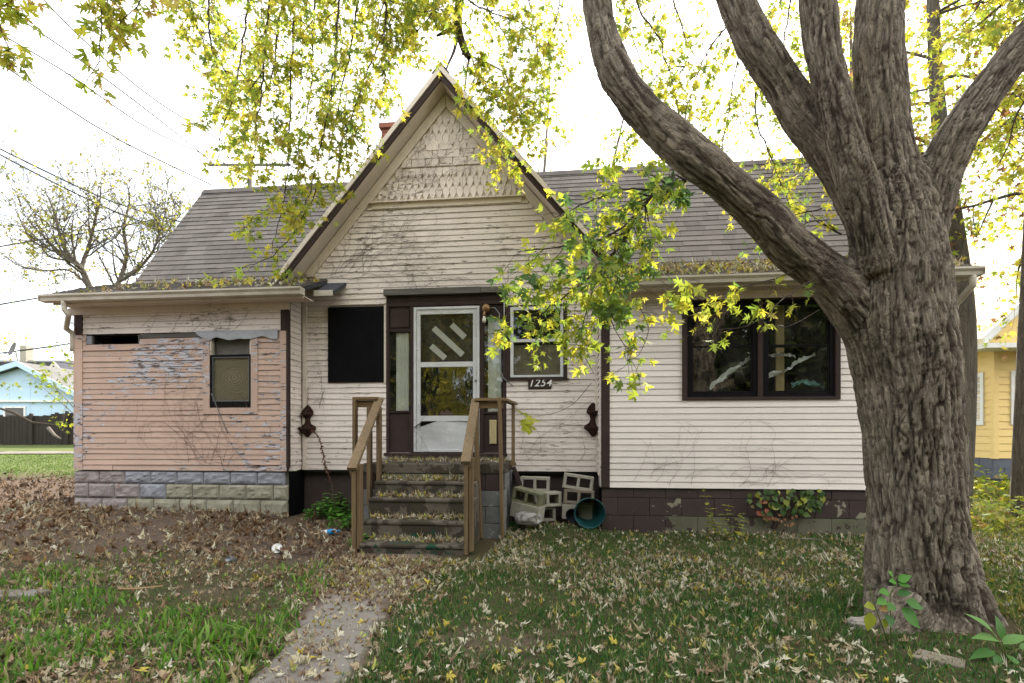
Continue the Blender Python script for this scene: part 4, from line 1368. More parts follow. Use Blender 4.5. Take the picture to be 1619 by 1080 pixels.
def ground_mat():
    m, t, out = new_mat('yard_soil')
    co = objco(t)
    g = node(t, 'Attribute', None, attribute_name='lc').outputs['Fac']
    n1 = noise(t, co, 2.2, 8.0, 0.65)
    n2 = noise(t, co, 24.0, 6.0, 0.7)
    soil = mixc(t, n1, (0.060, 0.044, 0.034), (0.150, 0.115, 0.088))
    soil = mixc(t, math_(t, 'MULTIPLY', n2, 0.7), soil, (0.06, 0.044, 0.034))
    lit = noise(t, co, 38.0, 3.0, 0.6, 0.54, 0.60)
    soil = mixc(t, math_(t, 'MULTIPLY', lit, 0.6), soil, (0.20, 0.13, 0.075))
    turf = mixc(t, n2, (0.032, 0.030, 0.014), (0.085, 0.070, 0.036))
    far = mixc(t, n1, (0.085, 0.12, 0.035), (0.12, 0.135, 0.05))
    sp = node(t, 'SeparateXYZ', {0: co})
    fr = node(t, 'MapRange', {0: sp.outputs[1], 1: 10.0, 2: 13.0, 3: 0.0, 4: 1.0}, clamp=True).outputs[0]
    turf = mixc(t, fr, turf, far)
    col = mixc(t, g, soil, turf)
    surf(t, out, col, 0.95, n2, 0.6, 0.02, 0.1)
    return m
ground = link('ground', gm_, ground_mat(), smooth=True)
tagp(ground, 'bare brown soil of the yard under leaves and grass', 'ground', None, 'structure')

# concrete path to the steps, half buried
yy = np.arange(1.2, 5.62, 0.06)
pv, pf = [], []
e0, e1 = path_edges(yy)
NW = 12
for i, y in enumerate(yy):
    for k in range(NW + 1):
        x = e0[i] + (e1[i] - e0[i]) * k / NW
        edge_ = min(k, NW - k)
        z = gz(x, y) + (0.016 if edge_ > 0 else -0.03) + 0.006 * float(vnoise(x * 2, y * 2))
        gap = abs(((y + 0.3) % 1.25) - 0.03) < 0.03
        pv.append((x, y, z - (0.012 if gap else 0)))
for i in range(len(yy) - 1):
    for k in range(NW):
        a_ = i * (NW + 1) + k
        pf.append((a_, a_ + 1, a_ + NW + 2, a_ + NW + 1))
def path_mat():
    m, t, out = new_mat('old_path_concrete')
    co = objco(t)
    n = noise(t, co, 3.0, 8.0, 0.65)
    n2 = noise(t, co, 60.0, 4.0, 0.7)
    col = mixc(t, n, (0.165, 0.150, 0.132), (0.27, 0.25, 0.225))
    col = mixc(t, math_(t, 'MULTIPLY', n2, 0.5), col, (0.10, 0.08, 0.065))
    d = noise(t, co, 1.4, 6.0, 0.6, 0.55, 0.66)
    col = mixc(t, math_(t, 'MULTIPLY', d, 0.75), col, (0.075, 0.055, 0.042))
    at = node(t, 'Attribute', None, attribute_name='lc').outputs['Fac']
    cr = node(t, 'TexVoronoi', {'Vector': co, 'Scale': 1.1}, feature='DISTANCE_TO_EDGE').outputs['Distance']
    ck = node(t, 'MapRange', {0: math_(t, 'ADD', cr, math_(t, 'MULTIPLY', math_(t, 'SUBTRACT', noise(t, co, 9.0, 5.0, 0.7), 0.5), 0.02)), 1: 0.0, 2: 0.008, 3: 1.0, 4: 0.0}, clamp=True).outputs[0]
    col = mixc(t, math_(t, 'MULTIPLY', ck, 0.8), col, (0.04, 0.032, 0.025))
    sl2 = math_(t, 'ADD', at, math_(t, 'MULTIPLY', math_(t, 'SUBTRACT', noise(t, co, 4.5, 5.0, 0.6), 0.5), 0.9))
    sm2 = node(t, 'MapRange', {0: sl2, 1: 0.40, 2: 0.56, 3: 0.0, 4: 1.0}, clamp=True).outputs[0]
    soil = mixc(t, n2, (0.065, 0.048, 0.037), (0.15, 0.115, 0.09))
    col = mixc(t, sm2, col, soil)
    surf(t, out, col, 0.92, n2, 0.3, 0.004, 0.12)
    return m
MT['path'] = path_mat()
pth = MB().add(pv, pf, True).build('path', MT['path'])
pa_ = np.array([abs(k / NW - 0.5) * 2 for _ in yy for k in range(NW + 1)]) ** 2.2
py_ = np.array([y for y in yy for k in range(NW + 1)])
pa_ = np.clip(pa_ * 0.72 + 0.50 * sstep(3.3, 4.7, py_), 0, 1)
color_attr(pth.data, np.stack([pa_] * 3, 1))
tagp(pth, 'old concrete path half buried in leaves, leading to the steps', 'path', None, 'structure')
kx, ky, kz = gpt(10, 948)
sb = MB()
sb.prism([(kx - 0.9, ky - 0.10), (kx + 0.22, ky - 0.02), (kx + 0.20, ky + 0.16), (kx - 0.9, ky + 0.12)], 'z', kz - 0.06, kz + 0.035)
o_ = sb.build('kerb', MT['path'], bevel=0.01)
tagp(o_, 'broken slab of concrete edging at the left of the yard', 'kerb', None, 'structure')

# ------------------------------------------------------------------ grass (nobody could count it)
def visible(x, y, m=0.06):
    return (np.abs(x / y) < 809.5 / F * (1.35 + m)) & (y > 2.5)
def under_house(x, y):
    s = x * ct - (y - 7.5) * st
    d = x * st + (y - 7.5) * ct
    return (d > -0.36) & (s > sL0) & (s < sR1) | (d > 0.02) & (s > sL0) & (s < sR1)
def in_steps(x, y):
    s = x * ct - (y - 7.5) * st
    d = x * st + (y - 7.5) * ct
    return (s > ST_S0 - 0.02) & (s < ST_S1 + 0.25) & (d > -2.25)
ST_S0 = L(571, 855, -1.95)[0]
ST_S1 = L(736, 855, -1.95)[0]
TRX, TRY = 2.97, 3.80

def scatter(n, x0, x1, y0, y1, power=1.6):
    """more points close to the camera"""
    u = nr.random(n)
    y = y0 * (y1 / y0) ** (u ** (1 / power)) if power != 1 else y0 + (y1 - y0) * u
    y = y0 + (y1 - y0) * u ** power
    x = x0 + (x1 - x0) * nr.random(n)
    return x, y

def build_grass(name, N, lo, hi, hfun, colfun, amount, w0=0.0022):
    x, y = scatter(N, *lo, *hi, 1.25)
    ok = visible(x, y) & ~under_house(x, y) & ~in_steps(x, y) & (((x - TRX) ** 2 + (y - TRY) ** 2) > 0.2)
    a = amount(x, y)
    ok &= nr.random(N) < a
    x, y, a = x[ok], y[ok], a[ok]
    n = len(x)
    z = ground_z(x, y) - 0.005
    h = hfun(x, y, n)
    az = nr.random(n) * 2 * np.pi
    lean = np.abs(nr.normal(0, 0.55, n)) + 0.12
    w = w0 * (0.7 + 0.8 * nr.random(n)) * (1 + h * 9)
    dx, dy = np.cos(az), np.sin(az)
    wx, wy = -dy, dx
    b = np.stack([x, y, z], 1)
    def at(t_, k):
        f = lean * h * t_ * t_ * 1.1
        zt = h * t_ * (1 - 0.35 * np.clip(lean, 0, 1.4) * t_)
        p = b + np.stack([dx * f, dy * f, zt], 1)
        o = np.stack([wx * w * k, wy * w * k, np.zeros(n)], 1)
        return p - o, p + o
    p0, p1 = at(0.0, 1.0)
    p2, p3 = at(0.5, 0.85)
    p4, _ = at(1.0, 0.0)
    V = np.stack([p0, p1, p2, p3, p4], 1).reshape(-1, 3)
    I = (np.arange(n) * 5)[:, None]
    T_ = np.concatenate([I + [0, 1, 3], I + [0, 3, 2], I + [2, 3, 4]], 1).reshape(-1, 3)
    me = np_mesh(name, V, T_)
    c = colfun(x, y, n)
    color_attr(me, np.repeat(c, 5, 0))
    o = link(name, me, MT['grass'])
    o['kind'] = 'stuff'
    o['category'] = 'grass'
    o['label'] = GRASS_LABELS.pop(0)
    return o
GRASS_LABELS = ['long bright green grass in clumps left of the path', 'short thin turf between the clumps left of the path', 'dark green lawn with fallen leaves right of the path', 'sunlit grass beyond the big maple', 'grass of the yard in front of the board fence']

def colmix(n, cols, wts):
    k = nr.choice(len(cols), n, p=np.array(wts) / sum(wts))
    c = np.array(cols)[k]
    return c * (0.75 + 0.5 * nr.random((n, 1)))
def g_left_h(x, y, n):
    c = fbm(x * 2.2, y * 2.2, 9.0)
    return (0.022 + 0.085 * np.clip(c - 0.36, 0, 1) * 2.4) * (0.4 + nr.random(n) ** 1.5 * 1.2)
def g_left_c(x, y, n):
    return colmix(n, [(0.12, 0.24, 0.032), (0.075, 0.165, 0.028), (0.18, 0.29, 0.05), (0.28, 0.24, 0.12)], [5, 4, 3, 1.6])
def g_right_h(x, y, n):
    c = fbm(x * 1.7, y * 1.7, 19.0)
    return (0.018 + 0.05 * c) * (0.5 + nr.random(n))
def g_right_c(x, y, n):
    c = fbm(x * 1.2, y * 1.2, 29.0)[:, None]
    g = colmix(n, [(0.055, 0.140, 0.026), (0.09, 0.185, 0.034), (0.036, 0.095, 0.024)], [4, 3, 3])
    d = colmix(n, [(0.34, 0.28, 0.15), (0.25, 0.20, 0.10), (0.17, 0.16, 0.065)], [2, 2, 3])
    pick = (nr.random((n, 1)) < (0.12 + 1.2 * np.clip(c - 0.42, 0, 1)))
    return np.where(pick, d, g)
build_grass('grass', 36000, (-6.5, -1.05), (2.5, 5.7), g_left_h, g_left_c, lambda x, y: grass_amount(x, y) * (0.12 + 0.5 * sstep(0.42, 0.60, fbm(x * 2.2, y * 2.2, 9.0))), 0.0040)
build_grass('grass', 60000, (-6.5, -1.05), (2.5, 5.6), lambda x, y, n: 0.012 + 0.022 * nr.random(n), g_right_c, lambda x, y: 0.75 * sstep(0.3, 0.6, fbm(x * 2.6, y * 2.6, 33.0)) * sstep(5.6, 4.6, y), 0.0018)
build_grass('grass', 240000, (-1.2, 5.9), (2.5, 7.6), g_right_h, g_right_c, lambda x, y: grass_amount(x, y) * (0.42 + 0.5 * sstep(0.35, 0.6, fbm(x * 1.9, y * 1.9, 23.0))), 0.0019)
build_grass('grass', 60000, (3.2, 13.0), (3.6, 15.0), lambda x, y, n: (0.05 + 0.04 * nr.random(n)), lambda x, y, n: colmix(n, [(0.12, 0.17, 0.03), (0.20, 0.20, 0.05), (0.24, 0.19, 0.07)], [4, 3, 2]), lambda x, y: (x > 0.72 * y + 0.6) * 0.9, 0.004)
build_grass('grass', 26000, (-16.0, -6.0), (9.5, 17.0), lambda x, y, n: (0.03 + 0.03 * nr.random(n)), lambda x, y, n: colmix(n, [(0.10, 0.16, 0.035), (0.13, 0.17, 0.05)], [1, 1]), lambda x, y: sstep(10.8, 12.5, y) * 0.9, 0.006)
fp = MB()
xs_ = np.linspace(-30, -7.0, 24)
pv, pf = [], []
for x in xs_:
    yy_ = 17.4 + 0.02 * x
    for d_ in (-0.45, 0.45):
        pv.append((x, yy_ + d_, gz(x, yy_ + d_) + 0.03))
for i in range(len(xs_) - 1): pf.append((2 * i, 2 * i + 2, 2 * i + 3, 2 * i + 1))
tagp(fp.add(pv, pf).build('path', MT['path']), 'thin strip of pale path in front of the board fence', 'path', None, 'structure')

# ------------------------------------------------------------------ maple leaf shapes
def leaf_template(detail):
    half = [(0.0, 0.0), (0.10, 0.03), (0.46, 0.08), (0.15, 0.23), (0.34, 0.36), (0.66, 0.62), (0.38, 0.55), (0.10, 0.43), (0.22, 0.68), (0.12, 0.72), (0.0, 1.05)] if detail == 0 else \
        [(0.0, 0.0), (0.14, -0.03), (0.30, 0.02), (0.52, 0.06), (0.36, 0.13), (0.26, 0.20), (0.14, 0.25), (0.36, 0.35), (0.56, 0.38), (0.52, 0.46), (0.76, 0.62), (0.54, 0.60), (0.50, 0.70), (0.34, 0.58), (0.09, 0.42), (0.18, 0.60), (0.34, 0.72), (0.20, 0.74), (0.16, 0.86), (0.0, 1.06)]
    if detail == 2:
        half = [(0.0, 0.0), (0.40, 0.12), (0.18, 0.28), (0.60, 0.62), (0.15, 0.50), (0.0, 1.0)]
    pts = half + [(-x, y) for x, y in half[-2:0:-1]]
    return pts
def leaf_geo(pts, fold, curl, twist=0.0):
    v = [(0.0, 0.32, 0.0)] + [(x, y, 0.0) for x, y in pts]
    v = np.array(v, float)
    v[:, 2] = -fold * np.abs(v[:, 0]) + curl * (v[:, 1] - 0.35) ** 2 + twist * v[:, 0] * (v[:, 1] - 0.4)
    n = len(pts)
    f = np.array([[0, 1 + i, 1 + (i + 1) % n] for i in range(n)])
    return v, f
def with_stalk(v, f):
    n = len(v)
    sv = np.array([(-0.012, 0.02, 0.0), (0.012, 0.02, 0.0), (0.0, -0.55, -0.12)])
    return np.vstack([v, sv]), np.vstack([f, [[n, n + 2, n + 1]]])

def leaves_mesh(name, P, A, N, S, C, detail=0, stalk=True, curl_sd=0.35, fold_sd=0.35, nvar=6):
    """P base points, A axis (towards the tip), N normals, S sizes, C colours"""
    P, A, N, S, C = map(lambda q: np.asarray(q, float), (P, A, N, S, C))
    A = A / np.linalg.norm(A, axis=1, keepdims=True)
    N = N - (N * A).sum(1, keepdims=True) * A
    N = N / np.maximum(np.linalg.norm(N, axis=1, keepdims=True), 1e-6)
    B = np.cross(A, N)
    pts = leaf_template(detail)
    Vs, Fs, Cs, off = [], [], [], 0
    var = nr.integers(0, nvar, len(P))
    for k in range(nvar):
        i = np.where(var == k)[0]
        if not len(i): continue
        v, f = leaf_geo(pts, nr.normal(0.15, fold_sd), nr.normal(-0.1, curl_sd), nr.normal(0, 0.3))
        if curl_sd > 1.0:
            v = v * np.array([nr.uniform(0.35, 1.0), nr.uniform(0.7, 1.0), 1.0])
            v[:, 2] += 0.22 * nr.normal(0, 1, len(v))
        if stalk: v, f = with_stalk(v, f)
        s = S[i][:, None, None]
        q = P[i][:, None, :] + s * (v[None, :, 0:1] * B[i][:, None, :] + v[None, :, 1:2] * A[i][:, None, :] + v[None, :, 2:3] * N[i][:, None, :])
        m = len(v)
        Vs.append(q.reshape(-1, 3))
        Fs.append((f[None] + (np.arange(len(i)) * m)[:, None, None]).reshape(-1, 3) + off)
        cc = np.repeat(C[i], m, 0)
        Cs.append(cc)
        off += m * len(i)
    me = np_mesh(name, np.vstack(Vs), np.vstack(Fs))
    color_attr(me, np.vstack(Cs))
    return me

# ------------------------------------------------------------------ fallen leaves
PALE = [(0.50, 0.45, 0.31), (0.42, 0.34, 0.22), (0.60, 0.56, 0.43)]
TAN = [(0.33, 0.235, 0.15), (0.25, 0.165, 0.10), (0.41, 0.31, 0.20)]
YEL = [(0.52, 0.41, 0.08), (0.46, 0.39, 0.12), (0.38, 0.40, 0.11)]
def litter_points(N, x0, x1, y0, y1, dens, power=1.2):
    x, y = scatter(N, x0, x1, y0, y1, power)
    ok = visible(x, y, 0.1) & ~under_house(x, y) & ~in_steps(x, y) & (((x - TRX) ** 2 + (y - TRY) ** 2) > 0.24)
    ok &= nr.random(N) < dens(x, y)
    return x[ok], y[ok]
def flat_axes(n, tilt=0.35):
    az = nr.random(n) * 2 * np.pi
    A = np.stack([np.cos(az), np.sin(az), nr.normal(0, tilt * 0.6, n)], 1)
    Nn = np.stack([nr.normal(0, tilt, n), nr.normal(0, tilt, n), np.where(nr.random(n) < 0.5, 1.0, -1.0)], 1)
    return A, Nn
LIT = []      # (x, y, z, A, N, size, colour, kindname)
def add_litter(x, y, cols, wts, s0, s1, lift=0.012, tilt=0.35, kindname='pale', zf=None):
    n = len(x)
    z = (ground_z(x, y) if zf is None else zf) + lift * (0.4 + nr.random(n))
    A, Nn = flat_axes(n, tilt)
    c = colmix(n, cols, wts)
    s = s0 + (s1 - s0) * nr.random(n) ** 1.6
    for i in range(n):
        LIT.append((x[i], y[i], z[i], A[i], Nn[i], s[i], c[i]))
lawn_d = lambda x, y: 0.22 + 0.78 * sstep(0.38, 0.58, fbm(x * 1.3, y * 1.3, 41.0))
x, y = litter_points(24000, -1.3, 6.0, 2.5, 7.4, lambda x, y: lawn_d(x, y) * (0.42 + 0.58 * sstep(3.2, 5.2, y)))
add_litter(x, y, PALE + TAN + YEL, [5, 3, 6, 2.2, 1.6, 2.4, 1.3, 1.4, 1.6], 0.012, 0.058, 0.028, 0.45)
x, y = litter_points(7800, -7.5, -0.6, 4.3, 8.2, lambda x, y: np.clip(sstep(4.6, 6.0, y + 0.5 * (fbm(x, y, 3.0) - 0.5)) * (0.35 + 0.65 * sstep(0.3, 0.55, fbm(x * 1.4, y * 1.4, 13.0))), 0, 1))
pxx, pyy = litter_points(2600, -1.7, -0.5, 3.6, 5.7, lambda x, y: sstep(3.4, 4.8, y))
add_litter(pxx, pyy, PALE + TAN + YEL, [3, 3, 2, 4, 4, 3, 0.8, 1, 1], 0.012, 0.055, 0.028, 0.7)
add_litter(x, y, TAN + [(0.15, 0.08, 0.04)] + PALE, [5, 5, 3, 4, 2.2, 2.0, 1.2], 0.022, 0.095, 0.034, 0.8)
x, y = litter_points(11000, -6.0, -0.8, 2.5, 5.4, lambda x, y: 0.22 + 0.78 * sstep(0.4, 0.65, fbm(x * 1.9, y * 1.9, 61.0)))
add_litter(x, y, PALE + TAN + YEL, [3, 3, 2, 5, 5, 3, 0.6, 0.6, 0.6], 0.014, 0.060, 0.02, 0.5)
x, y = litter_points(1400, 3.0, 9.0, 3.6, 9.5, lambda x, y: (x > 0.75 * y) * 0.9)
add_litter(x, y, PALE + YEL, [3, 3, 2, 3, 3, 3], 0.03, 0.07, 0.02)
x, y = litter_points(5000, -16.0, -4.0, 8.0, 13.0, lambda x, y: 0.8 * sstep(12.2, 10.5, y))
add_litter(x, y, [(0.16, 0.11, 0.07), (0.22, 0.15, 0.10), (0.10, 0.07, 0.05)], [4, 3, 4], 0.05, 0.10, 0.03, 0.6)  # browns darkened to paint in the tree shade over this far ground
LITM = LIT
# leaves that have drifted on to the eaves of the house
def eave_litter(n, s0, s1, z0, dmin=-0.75, dmax=0.28):
    s = nr.uniform(s0, s1, n)
    d = dmin + (dmax - dmin) * nr.random(n) ** 0.8
    z = z0 + 0.016 + (zJ - 0.02 - z0) * (d + 0.71) / (DJ + 0.71) + 0.012 + 0.02 * nr.random(n)
    for i in range(n):
        p = hw(s[i], d[i], z[i])
        A, Nn = flat_axes(1, 0.35)
        LIT.append((p.x, p.y, p.z, A[0], Nn[0], nr.uniform(0.035, 0.075), colmix(1, PALE + TAN + YEL, [4, 3, 3, 2, 1.2, 2, 4, 4, 3])[0]))
eave_litter(1100, gr0, gr1, zGr)
eave_litter(260, gl0 + 0.6, gl1, zGl)
# ------------------------------------------------------------------ the big maple
TZ = gz(TRX, TRY)
maple = thing('maple_tree', 'big maple with furrowed bark and spreading limbs in front of the white house', 'tree', (TRX, TRY, TZ))
def pl(pts):
    """[(px, py, distance, width in photo px)] -> world points and radii"""
    return [W(a, b, c) for a, b, c, w in pts], [w * c / F / 2 * 0.97 * math.cos(math.atan(abs(a - 809.5) / F)) for a, b, c, w in pts]
LIMBS = [
    pl([(1473, 1050, 3.8, 250), (1471, 1010, 3.8, 222), (1463, 960, 3.8, 200), (1456, 900, 3.8, 180), (1448, 800, 3.8, 166), (1441, 700, 3.8, 166), (1433, 600, 3.8, 172), (1422, 520, 3.8, 182), (1417, 450, 3.8, 176), (1417, 390, 3.8, 158), (1415, 330, 3.82, 128), (1408, 270, 3.85, 100), (1396, 200, 3.9, 88), (1391, 100, 3.95, 84), (1392, 0, 4.0, 80), (1396, -110, 4.1, 72), (1398, -300, 4.2, 60)]),
    pl([(1425, 590, 3.86, 96), (1388, 530, 3.84, 104), (1345, 474, 3.82, 94), (1295, 424, 3.80, 78), (1250, 388, 3.78, 70), (1200, 336, 3.76, 66), (1130, 275, 3.75, 62), (1065, 222, 3.78, 61), (1008, 165, 3.85, 60), (970, 105, 3.95, 53), (950, 40, 4.05, 48), (938, -30, 4.15, 44), (900, -140, 4.3, 38), (800, -300, 4.5, 30)]),
    pl([(1405, 430, 3.80, 84), (1372, 345, 3.78, 76), (1325, 265, 3.80, 70), (1275, 195, 3.86, 66), (1228, 122, 3.92, 62), (1187, 55, 4.0, 57), (1160, -10, 4.1, 54), (1115, -120, 4.3, 46), (1040, -300, 4.5, 36)]),
    pl([(1390, 430, 3.68, 84), (1366, 330, 3.62, 74), (1342, 250, 3.60, 64), (1322, 170, 3.6, 60), (1304, 90, 3.62, 58), (1294, 10, 3.66, 57), (1288, -80, 3.7, 50), (1270, -260, 3.8, 36)]),
    pl([(1420, 470, 3.8, 90), (1455, 365, 3.78, 90), (1474, 300, 3.76, 84), (1502, 235, 3.74, 80), (1545, 165, 3.74, 76), (1590, 105, 3.74, 72), (1640, 45, 3.74, 66), (1740, -90, 3.8, 54), (1850, -260, 3.9, 40)]),
    pl([(1420, 960, 3.66, 120), (1384, 1006, 3.54, 74), (1340, 1040, 3.44, 30)]),
    pl([(1510, 960, 3.74, 110), (1560, 1002, 3.66, 70), (1612, 1035, 3.6, 28)]),
    pl([(1480, 980, 3.62, 120), (1490, 1040, 3.42, 70), (1500, 1085, 3.3, 30)]),
    pl([(1450, 970, 3.9, 120), (1420, 960, 4.2, 70), (1400, 950, 4.4, 30)]),
]
def resample(P, R, step=0.05):
    out, rr, ss = [], [], []
    n = len(P)
    acc = 0.0
    for i in range(n - 1):
        p0, p1, p2, p3 = P[max(i - 1, 0)], P[i], P[i + 1], P[min(i + 2, n - 1)]
        m = max(1, int((p2 - p1).length / step))
        for k in range(m):
            t_ = k / m
            q = 0.5 * ((2 * p1) + (p2 - p0) * t_ + (2 * p0 - 5 * p1 + 4 * p2 - p3) * t_ * t_ + (3 * p1 - p0 - 3 * p2 + p3) * t_ ** 3)
            out.append(q); rr.append(R[i] + (R[i + 1] - R[i]) * t_)
    out.append(P[-1]); rr.append(R[-1])
    return out, rr
tm = MB()
SK = []
for li, (P, R) in enumerate(LIMBS):
    P, R = resample(P, R, 0.06)
    SK.append((P, R))
    tm.tube(P, R, 20)
tmp = bpy.data.objects.new('trunk_tmp', tm.mesh('trunk_tmp'))
COL.objects.link(tmp)
rm = tmp.modifiers.new('remesh', 'REMESH')
rm.mode = 'VOXEL'
rm.voxel_size = 0.0115
sm = tmp.modifiers.new('smooth', 'SMOOTH')
sm.factor = 0.5
sm.iterations = 80
dg = bpy.context.evaluated_depsgraph_get()
tme = bpy.data.meshes.new_from_object(tmp.evaluated_get(dg), depsgraph=dg)
bpy.data.objects.remove(tmp)
tme.name = 'trunk'
nv = len(tme.vertices)
co = np.empty(nv * 3, np.float32); tme.vertices.foreach_get('co', co); co = co.reshape(-1, 3).astype(float)
no = np.empty(nv * 3, np.float32); tme.vertex_normals.foreach_get('vector', no); no = no.reshape(-1, 3).astype(float)
best = np.full(nv, 1e9)
bk = np.zeros((nv, 3))
rad = np.zeros(nv)
for li, (P, R) in enumerate(SK):
    PA = np.array([tuple(p) for p in P]); RA = np.array(R)
    T_ = np.gradient(PA, axis=0); T_ /= np.linalg.norm(T_, axis=1, keepdims=True)
    # carried frame
    U = np.zeros_like(T_)
    u = Vector(T_[0]).orthogonal().normalized()
    for i in range(len(P)):
        tv = Vector(T_[i])
        u = (u - tv * u.dot(tv)).normalized()
        U[i] = u
    Wv = np.cross(T_, U)
    acc = np.concatenate([[0], np.cumsum(np.linalg.norm(np.diff(PA, axis=0), axis=1))])
    for c0 in range(0, nv, 20000):
        q = co[c0:c0 + 20000]
        d2 = ((q[:, None, :] - PA[None]) ** 2).sum(2)
        dn = np.sqrt(d2) - RA[None]
        j = dn.argmin(1)
        dm = dn[np.arange(len(q)), j]
        w_ = dm < best[c0:c0 + 20000] - (0.02 if li else 0)
        dv = q - PA[j]
        al = acc[j] + (dv * T_[j]).sum(1)
        # angle-like coordinate measured round the limb, in metres
        px_, py_ = (dv * U[j]).sum(1), (dv * Wv[j]).sum(1)
        r_ = np.maximum(np.hypot(px_, py_), 1e-4)
        rr = RA[j]
        b = np.stack([px_ / r_ * rr, py_ / r_ * rr, al + li * 3.7], 1)
        idx = np.where(w_)[0] + c0
        best[idx] = dm[w_]
        bk[idx] = b[w_]
        rad[idx] = rr[w_]
def bark_h(b, rad):
    f = np.clip(rad / 0.38, 0.45, 1.0)
    k = 23.0 / (0.55 + 0.45 * f)
    wx = fbm(b[:, 0] * 6, b[:, 1] * 6, b[:, 2] * 2.2, 3) - 0.5
    wz = fbm(b[:, 0] * 5 + 31, b[:, 1] * 5, b[:, 2] * 2.2, 3) - 0.5
    n1 = vnoise(b[:, 0] * k * 1.55 + wx * 3.4, b[:, 1] * k * 1.55 + wz * 3.4, b[:, 2] * 3.6 + wx * 2.5)
    rid = 1 - np.abs(2 * n1 - 1)          # 1 along winding lines
    n2 = vnoise(b[:, 0] * k * 1.5 + 7 + wz * 4, b[:, 1] * k * 1.5 + wx * 4, b[:, 2] * 9.0)
    rid2 = 1 - np.abs(2 * n2 - 1)
    n3 = vnoise(b[:, 0] * 30, b[:, 1] * 30, b[:, 2] * 16.0)
    furrow = sstep(0.74, 0.97, rid) * (0.45 + 0.55 * sstep(0.3, 0.6, vnoise(b[:, 0] * 5, b[:, 1] * 5, b[:, 2] * 4 + 50)))
    f2 = sstep(0.78, 0.99, rid2)
    return f * (-0.024 * furrow - 0.012 * f2 + 0.012 * n3 + 0.007 * n2), np.clip(furrow + 0.6 * f2, 0, 1)
hgt, fur = bark_h(bk, rad)
low = fbm(co[:, 0] * 3.2, co[:, 1] * 3.2, co[:, 2] * 2.4, 3) - 0.5
flute = 0.03 * np.sin(np.arctan2(co[:, 1] - TRY, co[:, 0] - TRX) * 7 + 3 * low) * sstep(1.1, 0.2, co[:, 2])
co2 = co + no * (hgt + 0.008 + 0.05 * low + flute)[:, None]
tme.vertices.foreach_set('co', co2.astype(np.float32).ravel())
at_ = tme.attributes.new('bk', 'FLOAT_VECTOR', 'POINT')
at_.data.foreach_set('vector', bk.astype(np.float32).ravel())
fa_ = tme.attributes.new('fur', 'FLOAT', 'POINT')
fa_.data.foreach_set('value', fur.astype(np.float32))
tme.update()
tme.materials.clear()
trunk = link('trunk', tme, MT['bark'], maple, True, smooth=True)
print('trunk verts', nv)

